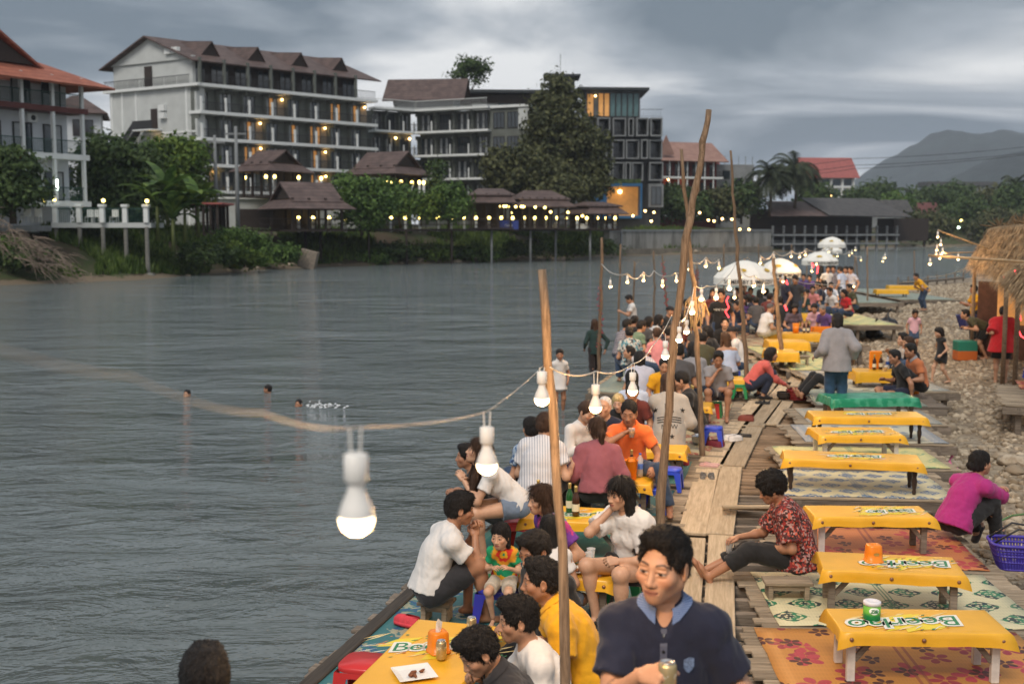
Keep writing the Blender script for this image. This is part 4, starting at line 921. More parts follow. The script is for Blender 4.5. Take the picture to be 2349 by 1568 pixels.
def strands(v,f,style,n,seed):
    if n==0 or style in('cap','bald'): return v,f
    r=np.random.RandomState(seed); a,b,c,d=[v[f[:,i]] for i in range(4)]; nr=np.cross(c-a,d-b); ar=np.linalg.norm(nr,axis=1)+1e-12; nr=nr/ar[:,None]; ct=(a+b+c+d)/4; k=r.choice(len(f),n,p=ar/ar.sum()); p=ct[k]+r.normal(0,.002,(n,3)); N=nr[k]
    fl=p-np.array([.02,-.03,.13]); lo=p[:,2]<.0
    if style in('long','bob','pony','bun'): fl[lo]=np.array([0,0,-1.0])
    if style in('short','fade'): m=(p[:,2]>.06)&(p[:,1]>-.02); fl[m]=fl[m]*.3+np.array([.06,.05,.02])
    if style=='curly': fl=r.normal(size=(n,3))
    fl=fl+r.normal(0,.05 if style in('long','bob','pony','bun') else .07 if style!='fade' else .04,(n,3))*np.linalg.norm(fl,axis=1)[:,None]; fl-=N*(fl*N).sum(1)[:,None]; fl/=np.linalg.norm(fl,axis=1)[:,None]+1e-9; sd=np.cross(N,fl); L=(.07 if style in('long','pony') else .015 if style=='fade' else .019)*r.uniform(.6,1.4,(n,1)); w=.0016*r.uniform(.6,1.5,(n,1)); p=p-N*.002; mid=p+fl*L*.5+N*.0045
    q=p+fl*L+N*(.0045 if style=='curly' else .0015); V=np.stack([p-sd*w,p+sd*w,mid+sd*w,mid-sd*w,mid-sd*w,mid+sd*w,q+sd*w*.2,q-sd*w*.2],1).reshape(-1,3); F=np.arange(8*n).reshape(2*n,4)+len(v); return np.concatenate([v,V]),np.concatenate([f,F])
SK={'m':(.47,.255,.155),'d':(.39,.195,.112),'l':(.58,.345,.225),'w':(.64,.40,.29)}
PEOPLE=[]
def person(label,head=None,z0=.012,yaw=180,pose='stool',s=1.0,fem=0,fat=0,skin='m',top='tee',topm=None,bot='shorts',botm=None,hair='short',hairc=BLACK,hl=.34,hd=(0,0,0),hs=None,
           hands=None,feet=None,hip=None,lean=None,hun=None,side=0,twist=0,ground=None,elb=None,kh=None,palm=None,hpose=('relax','relax'),shoes=None,sleeve=.58,leg=.80,hem=None,h=None,cat='person',group=None,collar=False,neck='round',hidef=False,over=None,loose=.0,fyaw=0,legout=.12,hdir=None,accs=True):
    q=dict(POSES[pose]); 
    if hands: q['hands']=tuple(hands[i] if hands[i] is not None else q['hands'][i] for i in (0,1))
    if feet: q['feet']=feet
    if hip is not None: q['hip']=hip
    if lean is not None: q['lean']=lean
    if hun is not None: q['hun']=hun
    if kh is not None: q['kh']=kh
    if hem is None: hem=.12 if pose in('stand','walk') else .0
    hs=hs or (s if s>.85 else .55+.45*s*.9); Hs=hs
    P=A_(0,0,q['hip']*(s if pose in('stand','walk','kneel') else 1)); L=R(q['lean']); L2=R(q['lean']+q['hun']); sd=R(side)
    t=unit((math.sin(sd),math.sin(L)*math.cos(sd),math.cos(L)*math.cos(sd))); t2=unit((math.sin(sd),math.sin(L2),math.cos(L2)*math.cos(sd))); tw=R(twist)
    r=unit(np.cross(unit((-math.sin(tw),math.cos(tw),0)),t2)); fw=unit(np.cross(t2,r)); fw1=unit(np.cross(t,A_(1,0,0)))
    fs=1-.08*fem
    mid=P+t*.27*s; nb=mid+t2*.235*s; hw=(.165-.012*fem)*s; sh=[nb-t2*.078*s+r*hw*k for k in (1,-1)]
    up=unit(t2*.6+A_(0,0,1)*.4+fw*.15); HR=rotm(*hd)
    base=np.stack([r,unit(np.cross(A_(0,0,1),r)) ,A_(0,0,1)],1); base=np.stack([unit(np.cross(unit(np.cross(A_(0,0,1),r)),A_(0,0,1))),unit(np.cross(A_(0,0,1),r)),A_(0,0,1)],1)
    HM=base@HR; hc=nb+up*.075*s+HM@A_(0,.02,.085)*Hs
    # world placement
    ya=R(yaw); c_,s_=math.cos(ya),math.sin(ya); RW=np.array([[c_,-s_,0],[s_,c_,0],[0,0,1]]); hw_=RW@hc
    if ground is not None: G0=np.array(ground,float)
    else:
        pt=gp(head[0],head[1],z0+hw_[2]); G0=A_(pt.x-hw_[0],pt.y-hw_[1],z0)
    dist=math.hypot(G0[0],G0[1]); h=h or (.0085 if hidef else min(.02,max(.0125,.0013*dist)))
    seed=len(PEOPLE)*7+1
    # limbs
    EL=[];HA=[];KN=[];AN=[]; eh=elb or ((.35,-.25,-.9),(-.35,-.25,-.9))
    for k in (0,1):
        e,w=ik(sh[k],P+np.asarray(q['hands'][k])*s,.275*s,.245*s,r*eh[k][0]+fw*eh[k][1]+A_(0,0,1)*eh[k][2]); EL.append(e); HA.append(w)
        hp=P+A_(1,0,0)*(.085*s*(1,-1)[k]); kk=np.array(q['kh'],float)+A_((legout if pose!='floor' else 1.3)*(1,-1)[k],0,0)
        kn,an=ik(hp,np.asarray(q['feet'][k])*A_(s,s,1 if pose not in('stand','walk') else 1),.42*s,.40*s,kk); KN.append(kn); AN.append(an)
    prT=[(ell(P+t*.03*s,A_(.150+.01*fem+.02*fat,.112+.02*fat,.115)*s,[A_(1,0,0),fw1,t]),.03),(rc(P+t*.08*s,mid+t*.02*s,(.128+.03*fat-.012*fem)*s,(.133+.025*fat-.012*fem)*s,(fw1,1.32-.12*fat)),.05),(rc(mid,nb-t2*.10*s,(.135+.02*fat-.01*fem)*s,(.128-.012*fem)*s,(fw,1.38-.1*fat)),.05),(rc(sh[0],sh[1],.050*s*fs,.050*s*fs),.05),(rc(nb-t2*.03*s,sh[0],.048*s*fs,.044*s*fs),.04),(rc(nb-t2*.03*s,sh[1],.048*s*fs,.044*s*fs),.04)]
    if fem==1 and s>.85:
        for k in (1,-1): prT.append((ell(nb-t2*.20*s+r*.062*k+fw*.072*s,(.052,.048,.055)),.05))
    prN=[(rc(nb-t2*.02*s,hc+HM@A_(0,-.03,-.075)*Hs,(.055-.008*fem+.006*fat)*s,(.052-.008*fem)*s),.03)]
    prA=[];prL=[]
    for k in (0,1):
        prA+=[(rc(sh[k],EL[k],(.050+.006*fat)*s*fs,(.040+.004*fat)*s*fs),.03),(rc(EL[k],HA[k],(.040+.003*fat)*s*fs,.026*s*fs),.03),(ell(EL[k]*.7+HA[k]*.3,(.041*s*fs,)*3),.03)]
        hp=P+A_(1,0,0)*(.085*s*(1,-1)[k]); fa=R(fyaw)*(1,-1)[k]; d=A_(math.sin(fa),math.cos(fa),0)
        if pose=='kneel': d=A_(0,-.6,-.2)
        if pose=='ledge': d=unit((AN[k]-KN[k])[:3]*A_(1,.2,0)+A_(0,.35,.9))
        cal=KN[k]*.68+AN[k]*.32; bk=unit(np.cross(np.cross(AN[k]-KN[k],hp-KN[k]),AN[k]-KN[k])+1e-6); cal=cal+bk*.012
        prL+=[(rc(hp,KN[k],(.088+.012*fat)*s,.055*s),.04),(rc(KN[k],AN[k],.052*s,.034*s),.03),(ell(cal,(.052*s,.052*s,.075*s)),.035),(ell(KN[k],(.056*s,)*3),.03)]
        dn=A_(0,0,-.05) if pose!='ledge' else unit(AN[k]-KN[k])*.05
        prL+=[(rc(AN[k]+dn*.7-d*.045*s,AN[k]+dn+d*.10*s,.032*s,.030*s,(unit(dn),1.25)),.03),(rc(AN[k]+dn*1.05+d*.10*s,AN[k]+dn*1.1+d*.155*s,.034*s,.020*s,(unit(dn),1.7)),.025)]
    allp=prT+prN+prA+prL
    lo=np.min([p['bb'][0] for p,_ in allp],0)-.04; hi=np.max([p['bb'][1] for p,_ in allp],0)+.04
    F=Fld(lo,hi,h)
    for p,k in allp: F.union(p,k*s)
    v,f=F.mesh(); V=[v];FF=[f]; sk=SK[skin] if isinstance(skin,str) else skin; CO=[np.tile(sk,(len(v),1))]; n=len(v)
    def addm(v,f,col):
        nonlocal n
        V.append(v); FF.append(f+n); CO.append(col); n+=len(v)
    hh=.0030 if hidef else (.0048 if dist<9.5 else .0065 if dist<16 else .011); hv,hf=head_tpl(hh,fem,fat); addm((hv*Hs)@HM.T+hc,hf,face_col(hv,sk,fem))
    WR=[]
    for k in (0,1):
        dr=unit(HA[k]-EL[k]) if hdir is None or hdir[k] is None else unit(hdir[k]); pn=(palm[k] if palm and palm[k] is not None else (-(1,-1)[k]*.8,.1,-.6)); M=axes(dr,-np.asarray(pn,float)); hv,hf=hand_tpl(hpose[k],.0042 if hidef else .006 if dist<12 else .011)
        w=hv*s*fs*A_((1,-1)[k],1,1); hf2=hf if k==0 else hf[:,::-1]; addm(w@M.T+HA[k],hf2,np.tile(sk,(len(w),1))); WR.append((HA[k],M))
    def tr(v): return v@RW.T
    me=npmesh('person',tr(np.concatenate(V)),np.concatenate(FF),M_SKIN); ca=me.color_attributes.new('tone','FLOAT_COLOR','POINT'); cc=np.concatenate(CO); ca.data.foreach_set('color',np.concatenate([cc,np.ones((len(cc),1))],1).astype(np.float32).ravel())
    o=link('person',me,None,tuple(G0)); tag(o,label,cat,group); o['_l']=0; del o['_l']
    def child(name,fld,m,hdframe=False):
        v,f=fld.mesh()
        if len(v)==0: return None
        if hdframe: v=(v*Hs)@HM.T+hc
        return link(name,npmesh(name,tr(v),f,m),o)
    # clothing
    def pad(lst,e): return [(dict(f=(lambda G,g=p['f'],e=e:g(G)-e),bb=(p['bb'][0]-e,p['bb'][1]+e)),k) for p,k in lst]
    hp=[P+A_(1,0,0)*(.085*s*k) for k in (1,-1)]
    if bot:
        e=(.014+loose*.3)*s; T=Fld(lo-.05,hi+.05,h); T.union(pad(prT[:1],e)[0][0],.02)
        if bot=='skirt':
            for k in (0,1): T.union(rc(hp[k],hp[k]+(KN[k]-hp[k])*.9,.115*s,.12*s,None,True),.10)
        else:
            for k in (0,1):
                end=KN[k] if bot=='long' else hp[k]+(KN[k]-hp[k])*leg; r1=(.088+(.055-.088)*(1 if bot=='long' else leg))*s+e+(.014 if bot=='shorts' else .006); T.union(rc(hp[k],end,(.088+.012*fat)*s+e,r1,None,bot!='long'),.035)
                if bot=='long': T.union(rc(KN[k],KN[k]+(AN[k]-KN[k])*(leg if leg<.8 else .93),r1,(.052 if loose<.02 else .07)*s+.008,None,True),.03); T.union(ell(KN[k],(.066*s,)*3),.03)
        T.noise(.0055*s,34,seed+3); T.noise(.003*s,70,seed+4); child('trousers' if bot=='long' else 'skirt' if bot=='skirt' else 'shorts',T,botm)
    if top:
        e=(.013+loose)*s; T=Fld(lo-.06,hi+.06,h)
        for p,k in pad(prT,e): T.union(p,k)
        T.union(rc(P+t*.12*s,P-t*hem*s,(.140+.028*fat)*s+e,(.166+.02*fat)*s+e+loose,(fw1,1.22)),.04)
        if top!='dress': T.clip(P-t*hem*s,-t)
        if top in('tee','long','polo','dress','off'):
            for k in (0,1):
                if top=='long':
                    T.union(rc(sh[k],EL[k],.057*s*fs+e,.050*s*fs+e,None,False),.03); T.union(rc(EL[k],HA[k]-unit(HA[k]-EL[k])*.01,.050*s*fs+e*.8,.034*s*fs+e*.5,None,True),.03)
                else: T.union(rc(sh[k]+r*(-.03)*(1,-1)[k],sh[k]+(EL[k]-sh[k])*sleeve,.054*s*fs+e,(.056 if top!='off' else .07)*s*fs+e,None,True),.025)
        if top=='dress':
            kn=(KN[0]+KN[1])/2; T.union(rc(P,P*.45+kn*.55 if pose in('stand','walk') else P,.15*s,.21*s,(fw1,1.15),True),.06); T.clip(P-A_(0,0,.36*s),A_(0,0,-1))
        T.noise(.0045*s,26,seed); T.noise(.0048*s,50,seed+5,(1.2,1.2,.4)); T.noise(.002*s,95,seed+6)
        nn=unit(t2*.75+fw*-.25); T.clip_in(nb+t2*(.034 if not collar else .05)*s,unit(t2*.88+fw*.35),nb+t2*.08*s,.15*s); 
        if neck=='v' or collar: T.cut(rc(nb+fw*.085*s+t2*.03,nb+fw*.13*s-t2*.070*s,.050*s,.013*s),.008)
        elif neck=='off': T.clip_in(sh[0]*.5+sh[1]*.5-t2*.02,t2,nb+t2*.1*s,.3*s)
        else: T.cut(ell(nb+fw*.07*s+t2*.045*s,(.058*s,.055*s,.042*s)),.01)
        so=child('dress' if top=='dress' else 'shirt',T,topm)
        if collar:
            cm=collar if not isinstance(collar,bool) else topm; bv=BVHTree.FromPolygons([q.co[:] for q in so.data.vertices],[q.vertices[:] for q in so.data.polygons]); ro=[[],[],[],[]]
            for a in np.linspace(R(20),R(340),30):
                d=r*math.sin(a)+fw*math.cos(a); c0=max(0,math.cos(a)); ro[0].append(tr(nb+t2*(.046-.030*c0)*s+d*(.060+.014*c0)*s)); ro[1].append(tr(nb+t2*(.058-.030*c0)*s+d*(.067+.014*c0)*s)); ro[2].append(tr(nb+t2*(.044-.030*c0)*s+d*(.078+.012*c0)*s))
                lo_=Vector(tr(nb+t2*(.012-.055*c0**6)*s+d*(.090+.012*c0)*s)); q,nn_,_,_=bv.find_nearest(lo_); ro[3].append(np.array(q+nn_*.006))
            m_=len(ro[0]); vs_=[p_ for R_ in ro for p_ in R_]; fs_=[(j_*m_+k,j_*m_+k+1,(j_+1)*m_+k+1,(j_+1)*m_+k) for j_ in range(3) for k in range(m_-1)]; me_=bpy.data.meshes.new('collar'); me_.from_pydata([tuple(q) for q in vs_],[],fs_); me_.materials.append(cm); me_.shade_smooth(); link('collar',me_,o)
    if shoes:
        T=Fld(lo-.03,A_(hi[0],hi[1],AN[0][2]+AN[1][2]+.05)+.03,h*.8)
        for i,(p,k) in enumerate(prL):
            if i%6>=4: T.union(pad([(p,k)],.010)[0][0],.02)
        child('shoes',T,shoes)
    hm=hair_mat(hairc) if hair!='cap' else mat('black_cap',(.015,.015,.018),rough=.8,var=.2)
    if hair:
        hk=(hair,(.0042 if hidef else .0065 if dist<13 else .011),seed%3,fem,round(hl,2))
        if hk not in HAIRS: HAIRS[hk]=strands(*hair_field(*hk[:3],fem,hl).mesh(),hair,5200 if hidef else 2200 if dist<13 else 0,seed)
        v,f=HAIRS[hk]; link('hair' if hair!='cap' else 'cap',npmesh('hair',tr((v*Hs)@HM.T+hc),f,hm),o)
    PEOPLE.append(o)
    o_info=dict(o=o,hc=RW@hc+G0,hand=[RW@(HA[k]+WR[k][1]@A_(0,.07,-.03)*s)+G0 for k in (0,1)],nb=RW@nb+G0,fw=RW@fw,t=RW@t2,r=RW@r,P=RW@P+G0,G=G0,RW=RW,s=s)
    return o_info
CM={}
def cloth(name,col,var=.10,**k): return mat('cloth_'+name,col,rough=k.pop('rough',.85),var=var,scale=7,bump=.35,bscale=60,sheen=.15,bdist=.004,**k)
def pattern(name,fn,**k): return mat('cloth_'+name,fn=fn,rough=.85,bump=.25,bscale=60,bdist=.004,**k)
def decal(info,me_flat,pos,nrm,up,mats=None,name='badge',off=.004,parent=None):
    """lay a flat mesh on the shirt by casting every vertex on it"""
    sh=[c for c in info['o'].children if c.name.split('.')[0] in('shirt','dress')][0]; bv=BVHTree.FromPolygons([q.co[:] for q in sh.data.vertices],[p.vertices[:] for p in sh.data.polygons])
    n=Vector(nrm).normalized(); u=Vector(up); u=(u-n*u.dot(n)).normalized(); x=u.cross(n); G=Vector(info['G']); P0=Vector(pos)-G; me=me_flat.copy()
    for q in me.vertices:
        w=P0+x*q.co.x+u*q.co.y+n*.3; loc,nn,i,d=bv.ray_cast(w,-n); q.co=(loc+nn*off) if loc is not None else (w-n*.3)
    if mats: me.materials.clear(); me.materials.append(mats)
    return link(name,me,sh)
# ---------------------------------------------------------------- the people in the photograph
WHT=cloth('white',(.66,.64,.62),.05); DKN=cloth('charcoal',(.022,.022,.026)); BLK=cloth('black',(.012,.012,.013)); NAV=cloth('navy',(.0095,.013,.034)); DEN=cloth('denim',(.035,.062,.115),.25); DENL=cloth('pale_denim',(.16,.21,.29),.2)
YEL=cloth('yellow',(.74,.36,.008)); ORG=cloth('orange',(.85,.17,.035)); MAU=cloth('mauve',(.28,.085,.105)); MAG=cloth('magenta',(.38,.022,.17)); CORAL=cloth('coral',(.60,.115,.095)); GRY=cloth('grey',(.27,.26,.27)); DGRY=cloth('dark_grey',(.075,.07,.07)); RED=cloth('red',(.50,.012,.018)); LIL=cloth('lilac',(.50,.50,.58)); PNK=cloth('pink',(.65,.24,.24)); GRN=cloth('sage',(.14,.21,.14)); BRN=cloth('brown',(.09,.05,.035)); MAR=cloth('maroon',(.13,.025,.02)); PUR=cloth('purple',(.10,.055,.20)); SKY=cloth('sky_blue',(.42,.50,.66)); BGE=cloth('beige',(.48,.42,.34)); OLI=cloth('olive',(.07,.065,.03)); TEAL=cloth('teal_dark',(.012,.035,.032)); LPK=cloth('light_pink',(.60,.36,.42)); BTEE=cloth('aqua',(.10,.42,.50))
def cells(cols,scale,thr):
    def g():
        vo=nnode('ShaderNodeTexVoronoi',{'Vector':coords(),'Scale':scale}); a,b,c=xyz(vo.outputs['Color']); r=cols[0]; r=cmix(a.gt(thr),cols[0],cols[1])
        for i,cc in enumerate(cols[2:]): r=cmix((a*(2.3+i)+b*1.7).fr().gt(1-.26),r,cc)
        return r
    return g
FLR=pattern('red_floral',cells([(.03,.015,.012),(.28,.028,.025),(.50,.10,.06),(.42,.24,.22),(.10,.03,.03)],58,.5))
FLB=pattern('blue_floral',cells([(.03,.06,.13),(.28,.36,.46),(.08,.15,.27),(.62,.66,.70)],30,.5))
FLW=pattern('white_floral',cells([(.50,.48,.44),(.40,.42,.40),(.06,.07,.08),(.12,.30,.36)],26,.6))
def fn_str(ax,fr,a,b,th=.55): return lambda:(lambda q:cmix((q[ax]*fr).fr().gt(th),a,b))(xyz(coords()))
STW=pattern('white_pinstripe',fn_str(0,38.0,(.66,.65,.66),(.33,.34,.40),.72)); STB=pattern('white_grey_stripe',fn_str(0,22.0,(.66,.62,.62),(.28,.25,.26),.86)); STG=pattern('grey_stripe',fn_str(2,30.0,(.36,.34,.36),(.09,.08,.10),.5))
def fn_tie(cols,c,fr):
    def g():
        x,y,z=xyz(coords()); v=coords(); n=noise(v,14,3,.6); dx=x-c[0]; dz=z-c[2]; dy=y-c[1]; d=E.m('SQRT',dx*dx+dz*dz+dy*dy)*fr+(n-.5)*3.4; r=cols[0]
        for i,cc in enumerate(cols[1:]): r=cmix(((d/(len(cols))).fr()*len(cols)-(i+.5)).sm(0,.5),r,cc)
        return r
    return g
TIEG=pattern('green_tie_dye',fn_tie([(.75,.42,.02),(.62,.03,.02),(.70,.30,.02),(.01,.26,.10),(.01,.30,.14)],(.0,-.12,.60),27.0))
TIEP=pattern('purple_tie_dye',fn_tie([(.55,.42,.05),(.10,.30,.40),(.50,.05,.22),(.16,.04,.30),(.10,.03,.22)],(-.05,-.10,.70),16.0))
# --- front man
HERO=person('man in navy polo shirt walking up, holding a gold can',head=(1521,1296),z0=.22,yaw=172,pose='stand',s=1.04,fat=.55,skin=(.52,.285,.175),top='polo',topm=NAV,bot='long',botm=DKN,hair='fade',hd=(-24,1,-2),hs=1.10,hidef=True,
  hands=((.07,.34,.36),(-.28,.24,.24)),hpose=('grip','grip'),collar=mat('cloth_blue_collar',fn=fn_str(2,160.0,(.07,.12,.26),(.16,.22,.38),.5),rough=.85),sleeve=.72,elb=((.42,-.3,-.9),(-.40,-.3,-.9)),palm=((-.75,.2,-.1),(.2,.2,-.8)),hdir=((-.75,.55,.25),None),loose=.009)
I=HERO; nb,fw,t,r=[Vector(I[k]) for k in('nb','fw','t','r')]
decal(I,MB().prism([(-.019,.022),(0,.027),(.019,.022),(.019,-.006),(.010,-.020),(0,-.026),(-.010,-.020),(-.019,-.006)],0,.0001).mesh('badge',mat('badge_thread',(.12,.17,.28),var=.6,scale=120)),nb-t*.175-r*.092+fw*.1,fw,t,name='badge')
decal(I,MB().add([(-.013,.055,0),(.013,.055,0),(.013,0,0),(.013,-.06,0),(-.0,-.09,0),(-.013,-.06,0),(-.013,0,0)],[(0,6,2,1),(6,5,3,2),(5,4,3)]).mesh('placket',mat('placket',(.075,.085,.13),var=.2)),nb-t*.10+fw*.1,fw,t,name='placket')
for k in (0,1): decal(I,MB().lathe([(.006,0),(.0001,.0)],10).mesh('button',mat('dark_button',(.01,.01,.012),rough=.3)),nb-t*(.065+.055*k)+fw*.1,fw,t,name='button',off=.006)
hp=I['hand'][0]; can('gold drink can in the hand of the navy polo man',(hp[0]+.012,hp[1]-.010,hp[2]-.055))
hp=I['hand'][1]; mb=MB(); mb.lathe([(.085,.0),(.083,.03),(.065,.065),(.028,.082),(.0,.085)],20); mb.add([(.07,-.05,.0),(.14,-.045,-.01),(.155,0,-.014),(.14,.045,-.01),(.07,.05,.0)],[(0,1,2,3,4)]); tag(mb.build('white_hat',WHT,None,(hp[0]+.02,hp[1]-.04,hp[2]-.06),R(200),smooth=True),'white cap held low by the navy polo man','cap')
m_bead=mat('dark_bead',(.03,.012,.01),rough=.3)
# ground under the two nearest figures: stair landing of the bridge below the frame
e=empty('bridge_landing',(.5,3.7,.2)); tag(e,'timber landing at the foot of the bridge below the navy polo man','landing')
for k in range(6): link('plank',plank_mesh(1.5,.17,.03,m_greywood),e,(0,-.5+.18*k,0))
for x in (-.6,.6): link('post',MB().cbox(-.05,.05,-.05,.05,-1.4,-.031,.005).mesh('post',m_greywood),e,(x,0,0))
person('dark haired head at the bottom edge over the river',head=(470,1562),z0=-.1,yaw=15,pose='stand',s=1.0,top='tee',topm=BLK,bot='long',botm=DKN,hair='short')
# --- nearest table
person('man in dark polo bending over the bottom left table',head=(1096,1494),yaw=105,pose='floor',hip=.30,skin='m',top='polo',topm=DKN,bot='long',botm=DKN,hair='short',hd=(8,34,0),lean=16,collar=True,hidef=True,hands=((.10,.42,.12),(-.14,.40,.12)))
person('man in white tee with gold chain beside the dark polo',head=(1186,1420),yaw=100,pose='floor',hip=.33,skin='m',top='tee',topm=WHT,bot='long',botm=DEN,hair='short',hd=(0,8,0),hidef=True,hands=((.02,.42,.30),(-.14,.36,.1)),hpose=('grip','relax'))
MAN_Y=person('man in yellow polo seen from behind his shoulder',head=(1240,1330),yaw=92,pose='floor',hip=.36,s=1.06,skin='d',top='polo',topm=YEL,bot='long',botm=DKN,hair='fade',hd=(2,4,0),lean=14,collar=True,hidef=True,hands=((.06,.40,.1),(-.12,.36,.1)),loose=.012,fat=.3)
person('man in black behind the yellow polo, eyes lowered',head=(1226,1262),yaw=130,pose='floor',hip=.42,skin='d',top='tee',topm=BLK,bot='long',botm=BLK,hair='short',hd=(0,20,0))
can('gold beer can held by the man in white tee',on(TL0,.46,-.14))
MA=person('man in white tee and dark shorts eating on the river edge',head=(1056,1166),yaw=-72,pose='stool',hip=.27,s=1.03,skin='d',top='tee',topm=WHT,bot='shorts',botm=DKN,hair='short',lean=13,hun=18,hd=(-6,10,0),hidef=True,hands=((.03,.36,.40),(-.05,.38,.43)),hpose=('pinch','pinch'),feet=((.12,.42,.07),(-.12,.34,.07)),loose=.010,elb=((.5,0,-.9),(-.5,0,-.9)))
person('toddler in green tie dye shirt on a stool',head=(1148,1228),yaw=168,pose='stool',hip=.375,s=.56,hs=.80,skin='l',fem=.5,top='tee',topm=TIEG,bot='shorts',botm=BGE,hair='bob',hd=(-12,6,0),hidef=True,hands=((.10,.26,.22),(-.12,.30,.24)),feet=((.1,.3,.12),(-.1,.3,.12)))
ch=empty('toddler_chair',gp(1165,1425,.012),R(10)); tag(ch,'small green plastic chair back beside the toddler','chair'); gm=mat('plastic_green',(.01,.24,.075)); 
MB().tube([(-.13,0,.30),(-.13,.16,.33),(.13,.16,.33),(.13,0,.30)],.016,8).build('arm_rail',gm,ch,smooth=True)
for x,y in((-.13,0),(.13,0),(-.13,.16),(.13,.16)): MB().tube([(x,y,0),(x,y,.31)],.015,8).build('leg',gm,ch,smooth=True)
person('girl in white tee and denim shorts with hair down her back',head=(1098,1034),yaw=98,pose='stool',hip=.50,fem=1,skin='l',top='tee',topm=WHT,bot='shorts',botm=DENL,hair='long',hairc=BROWN,hl=.42,lean=38,hun=8,hd=(0,-16,0),hidef=True,leg=.42,hands=((.04,.50,.24),(-.03,.52,.26)),feet=((.08,.40,.07),(-.08,.34,.07)),hpose=('fist','relax'))
person('man in profile half hidden behind the girl in denim shorts',head=(1070,1046),yaw=95,pose='stool',hip=.30,z0=-.12,skin='d',top='tee',topm=BLK,bot='shorts',botm=DKN,hair='short',lean=20,hands=((.1,.4,.2),(-.1,.4,.2)))
person('girl in purple tie dye top looking left',head=(1241,1144),yaw=112,pose='floor',hip=.26,fem=1,skin='l',top='tee',topm=TIEP,bot='long',botm=DEN,hair='long',hd=(-4,4,0),hidef=True,hands=((.2,.3,.12),(-.28,.20,.18)),hairc=BROWN,hl=.2,loose=.02)
person('child in white top with dark hair seen from behind',head=(1262,1212),yaw=-10,pose='floor',hip=.24,s=.82,fem=1,top='tee',topm=WHT,bot='shorts',botm=DENL,hair='long',hl=.2,hd=(14,10,0))
person('girl with very long black hair in white jersey eating',head=(1422,1130),yaw=132,pose='stool',hip=.40,s=1.03,fem=1,skin='l',top='tee',topm=WHT,bot='shorts',botm=BLK,hair='long',hl=.40,hd=(-6,8,0),hidef=True,leg=.5,hands=((.06,.24,.50),(-.12,.36,.16)),hpose=('pinch','pinch'),feet=((.12,.34,.07),(-.16,.36,.07)),loose=.022,elb=((.6,.2,-.8),(-.35,-.25,-.9)),sleeve=.75)
# --- second and third tables
person('woman in sheer mauve sweater seen from behind',head=(1370,984),yaw=-6,pose='stool',hip=.37,fem=1,skin='l',top='long',topm=MAU,bot='long',botm=BLK,hair='pony',hl=.16,hairc=BROWN,hd=(20,12,0),hands=((.22,.26,.06),(-.22,.26,.06)),loose=.018,neck='wide')
ORM=person('man in orange polo drinking from a cup',head=(1443,946),yaw=172,pose='stool',hip=.40,s=1.08,fat=.4,skin='d',top='polo',topm=ORG,bot='long',botm=DEN,hair='crop',hd=(-6,16,0),collar=True,hands=((.05,.30,.42),(-.26,.36,.08)),hpose=('grip','relax'),feet=((.2,.4,.07),(-.42,.45,.07)),elb=((1,.1,-.5),(-.6,-.2,-.9)))
cup('plastic cup of beer at the lips of the orange polo man',ORM['hand'][0]-A_(0,.02,.05),m_beer)
person('woman in white pinstripe blouse seen from behind',head=(1252,974),yaw=-22,pose='stool',hip=.40,s=1.06,fat=.2,fem=1,skin='l',top='tee',topm=STW,bot='long',botm=BLK,hair='bun',hairc=BROWN,hd=(-10,6,0),loose=.03,hands=((.26,.30,.25),(-.16,.34,.12)),hpose=('grip','relax'),hem=.06)
person('person in blue floral shirt beside the pinstripe blouse',head=(1218,982),yaw=20,pose='stool',hip=.36,fem=1,top='tee',topm=FLB,bot='long',botm=DEN,hair='bun',loose=.02,hem=.1)
person('woman in white shirt and green scarf holding a cup',head=(1347,944),yaw=-140,pose='stool',hip=.36,fem=1,skin='l',top='long',topm=WHT,bot='long',botm=DEN,hair='bun',hairc=BROWN,hd=(0,22,0),hands=((.1,.34,.22),(-.05,.36,.24)))
person('person with close cropped white hair behind the orange polo',head=(1386,932),yaw=150,pose='stool',hip=.36,skin='l',top='tee',topm=NAV,bot='long',botm=DEN,hair='bald',hairc=(.45,.43,.40))
person('blond child leaning behind the orange polo',head=(1418,922),yaw=165,pose='stool',hip=.36,s=.8,fem=1,skin='w',top='tank',topm=BLK,bot='shorts',botm=DEN,hair='bob',hairc=(.45,.30,.14),hd=(0,16,0))
person('person in maroon tee bending behind the hanging bulb',head=(1450,898),yaw=170,pose='stool',hip=.38,top='tee',topm=MAR,bot='long',botm=DEN,hair='short',hd=(0,20,0))
STARW=person('woman in grey printed shirt with stars and long curls',head=(1531,878),yaw=-4,pose='kneel',hip=.42,s=1.05,fem=1,fat=.2,top='long',topm=cloth('heather',(.36,.34,.31)),bot='shorts',botm=DENL,hair='long',hl=.26,hairc=BROWN,hd=(14,10,0),loose=.026,hem=.30,hands=((.2,.3,.1),(.0,.30,.44)))
def star(r):
    return MB().add([(math.sin(2*PI*k/10)*(r if k%2==0 else r*.42),math.cos(2*PI*k/10)*(r if k%2==0 else r*.42),0) for k in range(10)]+[(0,0,0)],[(k,10,(k+1)%10) for k in range(10)]).mesh('star',mat('print_black',(.012,.012,.012),var=.05))
I=STARW; P_=Vector(I['P']); t=Vector(I['t']); bk=-Vector(I['fw']); rr=Vector(I['r']); pb=mat('print_black',(.012,.012,.012),var=.05)
def grid_bar(w,h,n=14): return MB().add([(-w/2+w*i/n,y,0) for y in(-h/2,h/2) for i in range(n+1)],[(i,i+1,n+2+i,n+1+i) for i in range(n)]).mesh('stripe',pb)
for dx,dz in((-.17,.30),(.17,.30),(.03,-.06)): decal(I,star(.036),P_+t*dz+rr*dx+bk*.1,bk,t,name='star')
